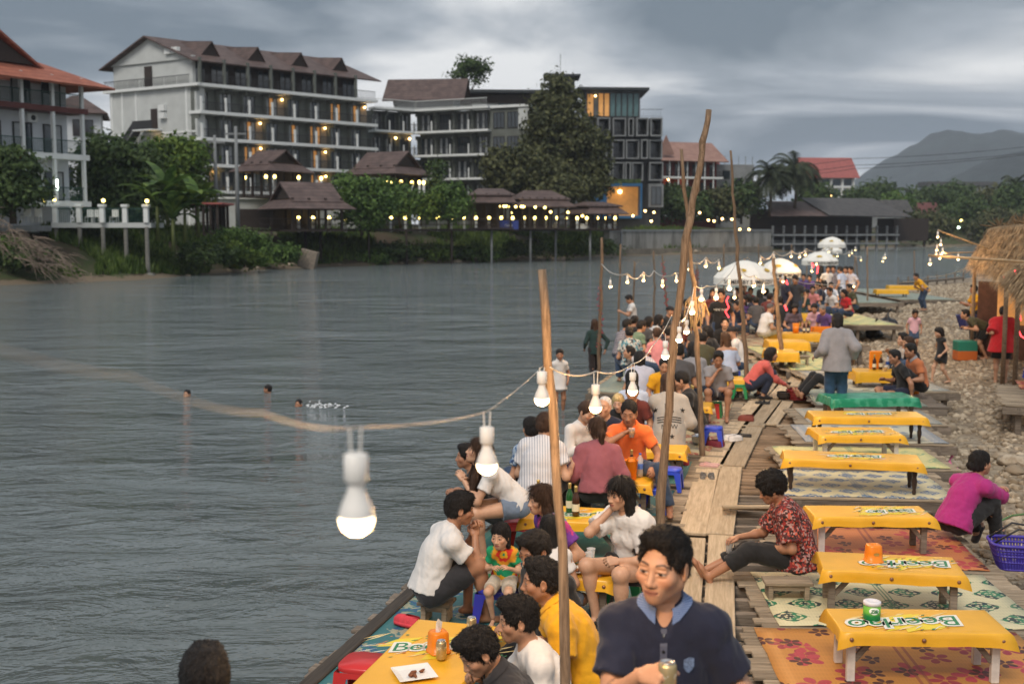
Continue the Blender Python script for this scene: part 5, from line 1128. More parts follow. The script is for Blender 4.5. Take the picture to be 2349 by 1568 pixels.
for k,dz in enumerate((.19,.16,.13)): decal(I,grid_bar(.30,.012),P_+t*dz+bk*.1,bk,t,name='stripe')
decal(I,get_text('MKW',.085,.0,pb,0),P_+t*.065+bk*.1,bk,t,name='lettering'); decal(I,get_text('M',.16,.004,pb,0),P_+t*.30+bk*.1,bk,t,name='lettering')
person('person in black tee behind the stars shirt',head=(1562,872),yaw=80,pose='stool',hip=.36,top='tee',topm=BLK,bot='long',botm=DGRY,hair='short',hd=(0,20,0))
# --- walkway and right side
FL=person('woman in red floral blouse sitting with feet on the walkway',head=(1768,1120),yaw=86,pose='ledge',hip=.20,s=1.02,fem=1,fat=.5,skin='d',top='tee',topm=FLR,bot='long',botm=BLK,hair='curly',hd=(0,24,0),hidef=True,leg=.55,feet=((.08,.78,.05),(-.06,.74,.05)),hands=((.06,.50,.16),(-.05,.26,.10)),palm=((-.1,.1,-1),(.3,0,.8)),loose=.03,sleeve=.8,hem=.06,lean=8,hun=22,hip_=None) if 0 else person('woman in red floral blouse sitting with feet on the walkway',head=(1768,1120),yaw=86,pose='ledge',hip=.20,s=1.02,fem=1,fat=.5,skin='d',top='tee',topm=FLR,bot='long',botm=BLK,hair='curly',hd=(0,24,0),hidef=True,leg=.55,feet=((.08,.78,.05),(-.06,.74,.05)),hands=((.06,.50,.16),(-.05,.26,.10)),palm=((-.1,.1,-1),(.3,0,.8)),loose=.03,sleeve=.8,hem=.06,lean=8,hun=22)
cup('empty plastic cup held out by the floral blouse woman',FL['hand'][0]-A_(.02,0,.10))
person('woman in magenta fleece hugging her knees at the right',head=(2249,1062),yaw=-62,pose='ledge',hip=.17,s=1.02,fem=1,skin='m',top='long',topm=MAG,bot='long',botm=BLK,hair='bun',hd=(-8,-4,0),hidef=True,lean=26,hun=20,feet=((.11,.50,-.02),(-.11,.46,-.02)),hands=((-.08,.50,.32),(.08,.50,.30)),loose=.012,hem=.05,elb=((1,.0,-.4),(-1,.0,-.4)),shoes=cloth('shoe_dark',(.05,.045,.05)))
person('woman in coral sweater squatting on the walkway',head=(1770,812),yaw=-84,pose='squat',s=1.05,fem=1,top='long',topm=CORAL,bot='long',botm=cloth('dark_denim',(.016,.022,.045)),hair='bob',hd=(0,4,0),hands=((.1,.62,.0),(-.1,.58,.02)),shoes=BLK)
person('woman in grey sweater and jeans standing with her back turned',head=(1921,735),z0=.11,yaw=-8,pose='stand',s=.98,fem=1,fat=.3,top='long',topm=GRY,bot='long',botm=cloth('blue_denim',(.02,.055,.115),.3),hair='bob',hd=(-6,14,0),loose=.03,leg=.62,hem=.16,hands=((.27,.02,.05),(-.33,.10,.07)))
person('person in black trousers resting behind the grey sweater',head=(1925,800),z0=.11,yaw=95,pose='ledge',hip=.2,fem=1,top='long',topm=BGE,bot='long',botm=BLK,hair='long',lean=-20)
person('man in black tee leaning on his arm at the beach table',head=(2052,818),z0=.11,yaw=96,pose='floor',skin='d',top='tee',topm=BLK,bot='shorts',botm=NAV,hair='fade',hd=(0,12,0),feet=((-.1,.5,.07),(.1,.6,.07)),hands=((.2,.3,.2),(-.26,.0,-.06)),kh=(0,.1,.2))
person('man in orange and navy shirt at the beach table',head=(2088,804),z0=.11,yaw=100,pose='stool',hip=.22,skin='d',top='polo',topm=cloth('rust',(.50,.16,.06)),bot='long',botm=BLK,hair='short',hd=(0,8,0),collar=GRY,fat=.3,sleeve=.62)
person('woman with brown hair behind the orange and navy shirt',head=(2083,786),z0=.11,yaw=100,pose='stool',hip=.22,fem=1,top='tee',topm=BLK,bot='long',botm=DEN,hair='pony',hairc=BROWN)
person('person reaching over the far side of the beach table',head=(2071,778),z0=.11,yaw=100,pose='stool',hip=.24,fem=1,skin='l',top='tee',topm=WHT,bot='long',botm=DEN,hair='short',hands=((.0,.5,.4),None))
person('small boy in pale shirt and denim shorts on the pebbles',ground=(gp(2095,806,.18).x,gp(2095,806,.18).y,.14),yaw=170,pose='stand',s=.60,hs=.82,skin='d',top='tee',topm=LPK,bot='shorts',botm=DEN,hair='short',hd=(0,24,0))
p=gp(2160,827,.2); person('girl in black sleeveless dress walking on the pebbles',ground=(p.x,p.y,gz(p.x,p.y)),yaw=98,pose='walk',s=.74,hs=.90,fem=1,skin='l',top='dress',topm=BLK,bot=None,hair='bob',hd=(0,20,0),sleeve=.05)
p=gp(2297,822,.3); person('person in oversized red tee outside the thatched hut',ground=(p.x,p.y,gz(p.x,p.y)),yaw=-20,pose='stand',s=1.0,fem=1,top='tee',topm=RED,bot='shorts',botm=BLK,hair='bun',hd=(-20,10,0),loose=.06,hem=.2,sleeve=.9,hands=((.2,.25,.36),(-.28,.1,.2)))
p=gp(2236,742,.32); person('man in yellow tee under the thatch eave',ground=(p.x,p.y,gz(p.x,p.y)),yaw=95,pose='stand',skin='d',top='tee',topm=YEL,bot='long',botm=BLK,hair='short',hands=((.1,.36,.25),(-.1,.36,.25)))
p=gp(2262,775,.3); person('person in olive shirt bending by the blue basket',ground=(p.x,p.y,gz(p.x,p.y)),yaw=80,pose='stand',lean=60,hun=10,top='tee',topm=OLI,bot='shorts',botm=BLK,hair='short',hands=((.2,.5,.0),(-.2,.5,.0)),hip=.8)
# --- in the water
WTR='bathers in the river'
def swim(label,vx,vy,yaw,topm=None,s=.75,dz=.13,**k):
    hp_=gp(vx,vy,WZ+dz); k.setdefault('lean',6); person(label,head=(vx,vy),z0=WZ+dz-1.58*s,yaw=yaw,pose='stand',s=s,top='tee' if topm else None,topm=topm,bot='shorts',botm=DKN,hair=k.pop('hair','crop'),group=WTR,hs=.86,**k)
swim('boy with cropped hair and aqua shirt up to his chest in the river',429,904,170,BTEE,dz=.05); swim('bare chested boy rising from the river in profile',614,892,80,None,dz=.15,lean=30,skin='d'); swim('boy swimming with head low, right of the bare chested one',685,927,165,None,dz=.05,skin='d')
mb=MB(); r_=np.random.RandomState(2); p=gp(735,933,WZ)
for k in range(60):
    q=(r_.normal(0,.22),r_.normal(0,.10),abs(r_.normal(0,.03))); a=r_.uniform(.012,.04); mb.add([(q[0]-a,q[1],q[2]),(q[0],q[1]-a,q[2]),(q[0]+a,q[1],q[2]+a*.3),(q[0],q[1]+a,q[2]),(q[0],q[1],q[2]+a*.8)],[(0,1,4),(1,2,4),(2,3,4),(3,0,4)])
tag(mb.build('splash',mat('water_foam',(.62,.65,.67),rough=.3,var=.03),None,p),'white splash of water beside the low swimmer','splash',kind='stuff')
person('girl in white polo dress standing in the shallows',head=(1284,812),z0=-.66,yaw=-165,pose='stand',s=.82,fem=1,skin='d',top='dress',topm=WHT,bot=None,hair='pony',hl=.1,hd=(-16,6,0),collar=True,group=WTR,hands=((.22,.05,.0),(-.2,.1,.0)))
person('woman in dark long sleeves wading with her back turned',head=(1364,742),z0=-.80,yaw=6,pose='walk',s=.98,fem=1,top='long',topm=TEAL,bot='long',botm=cloth('wet_black',(.018,.012,.012)),hair='long',hl=.2,group=WTR,hairc=BROWN)
person('man in white shirt looking at his phone beyond the poles',head=(1443,686),z0=-.45,yaw=95,pose='stand',s=.98,top='tee',topm=WHT,bot='long',botm=WHT,hair='short',hd=(0,28,0),hands=((.05,.34,.26),(-.05,.36,.28)),group=WTR)
# --- the middle crowd
CR='crowd seated along the river platforms'
def cr(label,vx,vy,yaw,topm,pose='stool',z0=.012,hair='short',fem=0,hd=(0,8,0),botm=None,top='tee',**k):
    k.setdefault('hip',.38 if pose=='stool' else None); return person(label,head=(vx,vy),z0=z0,yaw=yaw,pose=pose,fem=fem,top=top,topm=topm,bot=k.pop('bot','long'),botm=botm or DEN,hair=hair,hd=hd,group=CR,**k)
cr('man in bright yellow tee facing out below a bulb',1524,838,175,YEL,hair='crop',hd=(0,18,0)); cr('woman in pale lilac top with bobbed hair seen from behind',1467,822,0,LIL,fem=1,hair='bob',loose=.02); cr('dark haired diner in blue white shirt below the lilac top',1449,868,5,SKY,fem=1,hair='bob')
cr('man in white striped shirt bending far forward',1443,808,92,STB,lean=66,hun=12,top='tee',hair='short',hd=(0,-10,0),hands=((.1,.45,.0),(-.1,.45,.0))); cr('woman in white floral blouse on the platform edge',1443,763,8,FLW,fem=1,hair='bun',loose=.02); cr('man in sage green tee turned to the right',1472,748,-62,GRN); cr('man in grey striped shirt behind the floral blouse',1439,745,-60,STG); cr('woman with dark topknot behind the striped shirt',1456,736,-40,BLK,fem=1,hair='bun')
cr('woman in grey top with shoulder length dark hair',1489,738,-60,DGRY,fem=1,hair='bob'); cr('woman with long dark hair and white top',1512,733,-70,WHT,fem=1,hair='long',hl=.15); cr('man in black baseball cap',1538,714,-110,BLK,hair='cap'); cr('diner in salmon pink tee seen from behind',1507,766,10,PNK,hairc=BROWN); cr('man in brown shirt beside the leaning pole',1531,762,20,BRN)
cr('woman with long black hair and pale grey sleeves',1588,800,15,GRY,top='long',fem=1,hair='long',hl=.34); cr('broad man in dark grey tee seen from behind',1556,805,-5,DGRY,s=1.12,fat=.8); cr('man in grey tee eating with camera strap',1648,822,172,GRY,skin='d',hd=(0,22,0),bot='shorts',botm=NAV,hands=((.02,.26,.40),(-.1,.32,.14)),hpose=('fist','relax'),elb=((.6,.2,-.8),(-.35,-.25,-.9)))
cr('woman in pale blue off shoulder blouse',1663,776,14,SKY,fem=1,hair='long',hl=.14,hairc=(.06,.028,.012),neck='off',top='off',sleeve=.8); cr('man in dark cap and white vest',1678,763,70,WHT,hair='cap'); cr('man with wide face looking towards the camera',1663,741,178,BLK,hd=(-8,0,0),fat=.6,skin='l')
NY=cr('young man standing in black lettered tee',1654,676,176,BLK,pose='stand',hip=.9,hd=(-14,14,0),s=1.04); I=NY; decal(I,get_text('NEW YORK',.062,.0,m_lw,0),Vector(I['nb'])-Vector(I['t'])*.16+Vector(I['fw'])*.1,I['fw'],I['t'],name='lettering')
cr('person in pale pink shirt bending away',1606,690,60,LPK,pose='stand',hip=.85,lean=72); cr('person in brown tee left of the cut ropes',1573,697,20,BRN); cr('diner facing out beside the hanging ropes',1621,706,170,DGRY); cr('woman in dark top under the bulbs',1636,672,160,MAR,fem=1,hair='long',hl=.1,pose='stand',hip=.8)
for i,(vx,vy,yw,m,hr,fm,nm) in enumerate([(1600,742,10,DGRY,'short',0,'man in slate grey shirt deep in the crowd'),(1622,760,60,BLK,'bob',1,'woman in black bending over the crowded table'),(1578,740,30,MAR,'bob',1,'woman in dark red beside the leaning branch'),(1560,728,-20,BRN,'short',0,'man in brown jacket behind the branch'),(1640,728,-30,DKN,'long',1,'woman in charcoal behind the lettered tee'),(1690,700,120,NAV,'short',0,'man in navy by the dark pole'),(1705,688,160,PUR,'long',1,'woman in violet near the dark pole'),(1722,668,170,RED,'short',0,'person in red below the big umbrella'),(1742,673,5,BLK,'long',1,'woman in black seen from behind below the umbrella'),(1758,670,-30,LIL,'bob',1,'woman in mauve grey beside the black top'),(1690,668,150,DGRY,'short',0,'man in grey at the left end of the umbrella'),(1708,660,170,MAR,'short',0,'man in wine red under the umbrella'),(1612,775,-10,OLI,'short',0,'man in olive green with his back to the lens')]): cr(nm,vx,vy,yw,m,hair=hr,fem=fm,hl=.15)
cr('elderly man in white tee sitting sideways',1768,706,-72,WHT,z0=.1,hair='bald',hairc=(.08,.07,.07),bot='shorts',botm=BGE); cr('woman in mauve cardigan with long dark hair facing out',1823,707,175,cloth('cardigan',(.12,.09,.12)),z0=.1,fem=1,hair='long',hl=.12,hd=(0,24,0),pose='floor',hip=.2); cr('woman in pink shirt with hair tied up',1868,706,150,LPK,z0=.1,fem=1,hair='bun',pose='floor',hip=.2,hd=(0,20,0)); cr('old man in purple shirt with grey hair',1886,710,130,PUR,z0=.1,hair='crop',hairc=(.14,.13,.13),pose='floor',hip=.2,hd=(0,24,0))
cr('waiter standing in dark slate shirt',1824,641,150,cloth('slate',(.03,.035,.045)),pose='stand',hip=.9,z0=.1,hd=(0,24,0)); cr('person standing in dark blue behind the red light tube',1795,640,100,NAV,pose='stand',hip=.9,z0=.1)
FARP=[(1843,635,150,PUR,'short',0,'man in plum shirt below the second umbrella'),(1857,637,150,PUR,'short',0,'person in violet beside the plum shirt'),(1876,654,80,NAV,'short',0,'man in navy shirt leaning over a far table'),(1903,668,120,WHT,'short',0,'person crouched at the far yellow table'),(1931,647,170,DGRY,'short',0,'man with dark hair at the far deck end'),(1948,660,100,OLI,'short',0,'person in brown jacket with white stripe at the deck end'),(1935,672,110,RED,'bob',1,'woman in dark red by the far deck end')]
for vx,vy,yw,m,hr,fm,nm in FARP: cr(nm,vx,vy,yw,m,hair=hr,fem=fm,z0=.1)
for vx,vy,yw,m,hr,fm,nm in [(1883,616,20,BLK,'long',1,'woman in black standing below the far umbrellas'),(1900,617,170,WHT,'short',0,'waiter in white standing below the far umbrellas'),(1912,617,150,STG,'short',0,'person in striped top below the far umbrellas'),(1927,619,40,SKY,'short',0,'person in pale blue near the end of the pier'),(1940,618,150,WHT,'bob',1,'woman in white near the end of the pier'),(1951,619,120,LIL,'short',0,'last person in lilac at the end of the pier')]:
    cr(nm,vx,vy,yw,m,hair=hr,fem=fm,pose='stand',hip=.9,z0=.02)
cr('person in yellow and red tending the far right raft',2101,634,100,YEL,pose='stand',hip=.85,z0=-.2,lean=40)

_c=[WHT,NAV,DGRY,MAR,GRY,BLK,LIL,OLI,TEAL,PNK,BRN,SKY]; _n=['white','navy','grey','wine red','pale grey','black','lilac','olive','dark teal','pink','brown','pale blue']
for i,(vx,vy,yw) in enumerate([(1700,676,120),(1716,684,60),(1733,690,10),(1766,682,-40),(1780,668,170),(1788,690,20),(1812,668,150),(1835,662,60),(1850,672,-60),(1864,664,170),(1890,650,40),(1906,655,160)]): cr('distant diner in %s seated among the far tables'%_n[i],vx,vy,yw,_c[i],z0=.05,hair=('short','bob','short')[i%3],fem=(i%3==1)*1)
# ---------------------------------------------------------------- far bank: ground, plants, buildings
LY=[p[0] for p in LEFT]; LX=[p[1] for p in LEFT]
def dleft(X,Y):
    xl=np.interp(Y,LY,LX); sl=(np.interp(Y+2,LY,LX)-np.interp(Y-2,LY,LX))/4; return (xl-X)/np.sqrt(1+sl**2)
def zleft(X,Y):
    d=dleft(X,Y)+1.2*smn(X,Y,.25,8); return np.interp(d,[-3,0,1.2,3,5,8,12,30],[-1.5,-.55,-.1,.9,2.1,2.7,3.0,3.5])+.12*smn(X,Y,.9,4)*(d>0)
def fn_bank():
    v=coords(); n=noise(v,.25,5,.65); n2=noise(v,1.6,4,.6); z=xyz(v)[2]; c=cmix(n.sm(.38,.62),(.075,.055,.035),(.045,.065,.020)); c=cmix(n2.sm(.5,.75)*.6,c,(.11,.085,.055)); return cmix((z+noise(v,.9,3)*.7).lt(.12),c,(.16,.125,.085))
xs=np.arange(-150,290,2.2); ys=np.concatenate([np.arange(45,240,2.0),np.geomspace(240,900,22)])
v,f=grid_mesh(xs,ys,zleft); keep=(dleft(v[:,0],v[:,1])>-4)[f].any(1)
tag(link('far_bank_ground',npmesh('far_bank_ground',v,f[keep],mat('bank_earth',fn=fn_bank,rough=.95,bump=.6,bscale=1.2,bdist=.15))),kind='structure')
def fn_plain(): return cmix(noise(coords(),.02,4).sm(.35,.65),(.05,.06,.03),(.08,.075,.045))
tag(link('far_plain',npmesh('far_plain',*grid_mesh(np.linspace(-2500,3000,30),np.concatenate([[330],np.linspace(420,3900,30)]),lambda X,Y:X*0+1.2+.0*Y),mat('far_ground',fn=fn_plain,rough=.95))),kind='structure')
# hills
def hill(name,ridge,Y,depth,seed,base=500):
    px=[p[0] for p in ridge]; hz=[p[1] for p in ridge]; vx=np.linspace(px[0],px[-1],90); top=np.interp(vx,px,hz); r=np.random.RandomState(seed)
    X=(vx-1174.5)/2610*Y; Z=3.1+(522-top)/2610*Y+smn(vx*.05,vx*0,1.5,seed)*Y*.0012; t=np.linspace(-1,1,33); V=[]
    for tt in t:
        g=np.maximum(0,1-abs(tt)**1.35); zz=Z*g; zz=zz*(1+.06*np.abs(smn(X/Y*60,X*0+tt*6,2.2,seed+1))*(abs(tt)>.05))-2; V.append(np.stack([X,np.full_like(X,Y+tt*depth),zz],-1))
    V=np.concatenate(V); n=90; i=np.arange(32*n).reshape(32,n)[:,:-1].ravel(); f=np.stack([i,i+1,i+1+n,i+n],-1)
    return tag(link(name,npmesh(name,V,f,mat('forest_hill',(.016,.024,.022),rough=1,var=.5,scale=.012,bump=1,bscale=.05,bdist=8))),kind='structure')
hill('hills',[(1890,520),(1925,470),(1960,430),(1990,400),(2020,375),(2050,357),(2085,344),(2110,322),(2145,302),(2180,305),(2220,313),(2260,308),(2290,305),(2349,312),(2450,330),(2700,380),(2900,520)],2300,700,3)
hill('hills',[(2120,520),(2180,425),(2230,385),(2270,362),(2310,348),(2360,340),(2500,345),(2800,520)],1500,450,5)
# ---- foliage
def leafm(name,c1,c2,tr=.25):
    if name in MATS: return MATS[name]
    m=bpy.data.materials.new(name); m.use_nodes=True; MATS[name]=m; E.nt=nt=m.node_tree; b=nt.nodes['Principled BSDF']; v=coords()
    vo=nnode('ShaderNodeTexVoronoi',{'Vector':v,'Scale':2.5}); a=xyz(vo.outputs['Color'])[0]; n=noise(v,.45,3); c=cmix((a*.5+n*.6).sm(.3,.85),c1,c2); nt.links.new(c.k,b.inputs['Base Color']); b.inputs['Roughness'].default_value=.6; b.inputs['Specular IOR Level'].default_value=.25
    tb=nnode('ShaderNodeBsdfTranslucent'); nt.links.new(c.k,tb.inputs[0]); ms=nnode('ShaderNodeMixShader'); ms.inputs[0].default_value=tr; nt.links.new(b.outputs[0],ms.inputs[1]); nt.links.new(tb.outputs[0],ms.inputs[2]); nt.links.new(ms.outputs[0],nt.nodes['Material Output'].inputs[0]); return m
LF_D=leafm('leaf_dark',(.028,.056,.017),(.10,.150,.045)); LF_M=leafm('leaf_mid',(.036,.078,.017),(.13,.215,.046)); LF_L=leafm('leaf_light',(.05,.10,.015),(.17,.24,.04)); LF_O=leafm('leaf_olive',(.040,.050,.020),(.135,.140,.058)); LF_P=leafm('palm_leaf',(.020,.030,.014),(.060,.075,.035)); m_bark=mat('bark',(.08,.06,.042),rough=.95,var=.3,bump=.6)
def leaves(lobes,n,size,seed,shell=.55,down=.0):
    r=np.random.RandomState(seed); vol=np.array([l[1][0]*l[1][1]*l[1][2] for l in lobes])**(.67); k=r.choice(len(lobes),n,p=vol/vol.sum()); c=np.array([l[0] for l in lobes])[k]; ra=np.array([l[1] for l in lobes])[k]
    nc=max(6,n//26); kc=r.choice(len(lobes),nc,p=vol/vol.sum()); dc=r.normal(size=(nc,3)); dc[:,2]+=.25; dc/=np.linalg.norm(dc,axis=1)[:,None]; pick=r.randint(0,nc,n); k=kc[pick]; c=np.array([l[0] for l in lobes])[k]; ra=np.array([l[1] for l in lobes])[k]; d=dc[pick]; q=(r.uniform(shell,1.06,nc)**.5)[pick][:,None]; jit=r.normal(0,1,(n,3))*size*np.array([1.9,1.9,1.25]); lump=1+.16*np.sin(d[:,:1]*7+k[:,None])*np.sin(d[:,1:2]*6+2*k[:,None])+.12*np.sin(d[:,2:]*11+k[:,None]*3); p=c+d*ra*q*lump+jit; d=d+jit/size*.35; d/=np.linalg.norm(d,axis=1)[:,None]
    nn=d+r.normal(0,.6,(n,3)); nn[:,2]+=.35; nn/=np.linalg.norm(nn,axis=1)[:,None]; a=np.cross(nn,r.normal(size=(n,3))); a/=np.linalg.norm(a,axis=1)[:,None]+1e-9; b=np.cross(nn,a); s=size*r.uniform(.55,1.3,(n,1)); bd=nn*s*.18
    V=np.stack([p-a*s,p-b*s*.5+bd,p+a*s,p+b*s*.5+bd],1).reshape(-1,3); F=np.arange(4*n).reshape(n,4); return V,F
def tree(name,label,base,lobes,n,size,lm,cat='tree',group=None,trunk=.25,seed=1,limbs=True,bark=None):
    e=empty(name,base); tag(e,label,cat,group); V,F=leaves(lobes,n,size,seed); link('crown',npmesh('crown',V,F,lm,False),e)
    mb=MB(); top=max(lobes,key=lambda l:l[0][2]); c=Vector(top[0]); mb.tube([(0,0,-.4),(c.x*.15,c.y*.1,c.z*.35),(c.x*.6,c.y*.6,c.z*.7),tuple(c)],[trunk,trunk*.8,trunk*.5,trunk*.15],8)
    if limbs:
        for l in lobes[:7]: q=Vector(l[0]); mb.tube([(c.x*.15,c.y*.1,c.z*.35),((c.x*.15+q.x)*.5,(c.y*.1+q.y)*.5,(c.z*.35+q.z)*.52),tuple(q)],[trunk*.5,trunk*.3,trunk*.08],6)
    mb.build('trunk',bark or m_bark,e,smooth=True); return e
def tree_px(name,label,vx,vybase,Y,lobes_px,n,size,lm,**k): # lobes in V px (x,y,rx,ry)
    s=Y/2610; b=at(vx,vybase,Y); z0=b.z; L=[]
    for i,(x,y,rx,ry) in enumerate(lobes_px): L.append((((x-vx)*s,random.uniform(-.3,.3)*rx*s*(i>0),(vybase-y)*s),(rx*s,rx*s*.9,ry*s)))
    return tree(name,label,(b.x,b.y,z0),L,n,size,lm,**k)
tree_px('broadleaf_tree','tall dark tree rising in front of the concrete hotel',1290,470,137,[(1272,212,24,30),(1255,245,34,28),(1300,235,26,30),(1262,285,44,34),(1320,285,34,30),(1235,300,26,24),(1285,330,52,34),(1352,330,30,34),(1235,345,32,30),(1362,372,26,30),(1325,385,36,28),(1290,400,54,34),(1375,408,18,22),(1245,385,34,30),(1345,425,46,26)],15000,.34,LF_O,trunk=.5)
tree_px('broadleaf_tree','lower rounded olive tree left of the tall dark tree',1195,470,132,[(1190,385,55,42),(1155,400,40,40),(1235,400,48,42),(1185,430,55,30),(1260,435,55,30),(1320,440,45,28),(1140,370,28,28)],9000,.32,LF_O,trunk=.35)
tree_px('broadleaf_tree','dark spreading tree beside the left hotel with pale flowers',290,500,92,[(265,375,75,50),(215,420,42,55),(320,380,50,46),(290,430,75,55),(240,345,45,30),(345,440,45,45),(220,470,50,40),(290,475,70,35),(350,480,45,30)],13000,.26,LF_D,trunk=.3)
tree_px('broadleaf_tree','light green tree behind the dark one by the white hotel',400,470,98,[(400,350,50,28),(440,355,36,26),(370,345,30,20),(425,385,45,30),(400,420,60,40),(450,440,35,45)],8000,.24,LF_L,trunk=.2)
tree_px('broadleaf_tree','dark tree with red flowers at the left edge',30,500,76,[(30,395,55,48),(-15,420,50,60),(60,430,40,40),(25,450,55,36)],7000,.22,LF_D,trunk=.25)
tree_px('round_shrub','big round clipped shrub beside the brown pavilion',830,530,108,[(825,455,58,46),(800,440,40,38),(855,470,40,42),(830,495,50,30)],6000,.22,LF_M,trunk=.15)
tree_px('round_shrub','pale green shrub right of the round shrub',920,520,113,[(905,465,36,28),(940,470,36,34),(915,445,28,22),(880,440,26,22)],3600,.22,LF_M,trunk=.12); tree_px('round_shrub','bright green small shrub above the terrace lamps',965,510,112,[(965,478,28,26),(985,465,20,18)],1600,.2,LF_L,trunk=.1); tree_px('round_shrub','dark rounded shrub left of the small double roof',1030,515,114,[(1030,455,36,30),(1045,480,30,28),(1005,475,26,28)],3600,.22,LF_M,trunk=.12); tree_px('columnar_tree','slim dark cypress in front of the middle hotel',1003,480,120,[(1003,395,12,24),(1003,425,15,26),(1003,450,14,20)],1100,.22,LF_D,trunk=.1,limbs=False)
tree_px('sparse_tree','thin crowned tree showing above the hotel roofs',1075,260,178,[(1080,165,26,18),(1055,170,18,14),(1040,185,16,12),(1105,163,18,14),(1070,150,16,9),(1100,185,14,10)],1500,.34,LF_D,trunk=.2)
for i,(x,y,rx,ry,Y,lm,lb) in enumerate([(1540,465,40,30,168,LF_D,'dark bush right of the concrete hotel'),(1585,470,36,24,170,LF_D,'broad dark tree below the pink roofed hotel'),(1650,468,42,26,172,LF_O,'wide tree beside the grey unfinished block'),(1700,460,40,34,173,LF_D,'dark tree left of the palms'),(1870,455,36,30,210,LF_D,'tree in front of the red roofed white hotel'),(1960,470,34,28,240,LF_D,'first tree of the far wooded shore'),(2010,450,40,24,300,LF_D,'tree on the far shore below the hill'),(2050,478,36,34,250,LF_M,'taller tree on the far shore by the red roof'),(2130,468,46,34,270,LF_D,'broad tree on the far wooded shore'),(2185,455,42,26,300,LF_D,'tree below the hilltop building'),(2210,490,50,36,240,LF_D,'dense tree above the far bank'),(2270,475,46,38,260,LF_O,'olive tree near the right edge'),(2320,470,46,44,250,LF_D,'dark tree at the right edge of the far shore'),(2120,520,50,26,210,LF_O,'scrubby tree at the water line of the far shore'),(2290,520,55,34,220,LF_O,'low tree behind the thatched hut')]):
    tree_px('far_tree',lb,x,y+ry+14,Y,[(x,y,rx,ry),(x-rx*.6,y+ry*.35,rx*.6,ry*.7),(x+rx*.6,y+ry*.3,rx*.6,ry*.7),(x+rx*.1,y-ry*.4,rx*.6,ry*.6)],2600,.0022*Y,lm,group='trees beyond the river',seed=20+i,trunk=.2)
def palm(label,vx,vytop,vybase,Y,fl,n=22,seed=0,lm=None):
    s=Y/2610; b=at(vx,vybase,Y); h=(vybase-vytop)*s; e=empty('palm_tree',b); tag(e,label,'palm tree','palm trees'); r=np.random.RandomState(seed); MB().tube([(0,0,-.5),(.2,0,h*.5),(0,0,h)],[.28,.2,.16],8).build('trunk',m_bark,e,smooth=True)
    for k in range(n):
        a=2*PI*k/n*2.4+r.uniform(-.2,.2); el=r.uniform(-.5,1.2); mb=MB(); pts=[]; d=Vector((math.cos(a)*math.cos(el),math.sin(a)*math.cos(el),math.sin(el))); p=Vector((0,0,h)); m=9
        for i in range(m+1): pts.append(p.copy()); p=p+d*(fl/m); d=(d+Vector((0,0,-.16-.03*i))).normalized()
        sd=Vector((-math.sin(a),math.cos(a),0))
        for i in range(m):
            for sg in (-1,1):
                for j in (0,.5):
                    q=pts[i].lerp(pts[i+1],j); L=fl*.26*math.sin(PI*(.15+.8*(i+j)/m)); t_=(pts[i+1]-pts[i]).normalized(); en=q+sd*sg*L*.8+t_*L*.5+Vector((0,0,-L*.35)); w=t_*fl*.030
                    mb.add([q-w,q+w,en],[(0,1,2)])
        mb.tube(pts,.03,4); mb.build('frond',lm or LF_P,e)
    return e
palm('tall palm left of the pair near the dark restaurant',1765,405,490,172,4.8,40,1); palm('tall palm right of the pair near the dark restaurant',1822,388,490,176,5.4,42,2); palm('far palm rising against the hill at the right',2325,425,500,260,6,18,3); palm('small far palm below the hill',2085,450,500,300,5,16,4)
def banana(label,vx,vy,Y,hh,n,seed):
    b=at(vx,vy,Y); e=empty('banana_plant',b); tag(e,label,'banana plant','banana plants on the left bank'); r=np.random.RandomState(seed); MB().tube([(0,0,-.5),(0,0,hh*.45)],[.16,.1],8).build('stem',mat('banana_stem',(.09,.11,.03),rough=.6),e,smooth=True)
    for k in range(n):
        a=r.uniform(0,6.3); el=r.uniform(.5,1.3); L=hh*r.uniform(.55,.8); d=Vector((math.cos(a)*math.cos(el),math.sin(a)*math.cos(el),math.sin(el))); p=Vector((0,0,hh*.42)); sd=Vector((-math.sin(a),math.cos(a),0)); vs=[];m=8
        for i in range(m+1):
            w=L*.15*math.sin(PI*min(1,.08+.92*i/m))**.7; vs+=[p-sd*w+Vector((0,0,w*.25)),p,p+sd*w+Vector((0,0,w*.25))]; p=p+d*(L/m); d=(d+Vector((0,0,-.20))).normalized()
        mb=MB().add(vs,[(3*i+j,3*i+j+1,3*i+j+4,3*i+j+3) for i in range(m) for j in (0,1)]); mb.build('leaf',LF_L if r.rand()<.3 else LF_M,e,smooth=True)
for i,(x,y,Y,h_) in enumerate([(362,535,83,4.6),(398,562,83,4.4),(425,540,84,4.8),(455,530,86,4.4),(385,505,85,4.6)]): banana('banana plant with broad drooping leaves, %s of the clump'%('leftmost','lowest','middle','rightmost','topmost')[i],x,y,Y,h_,11,i)
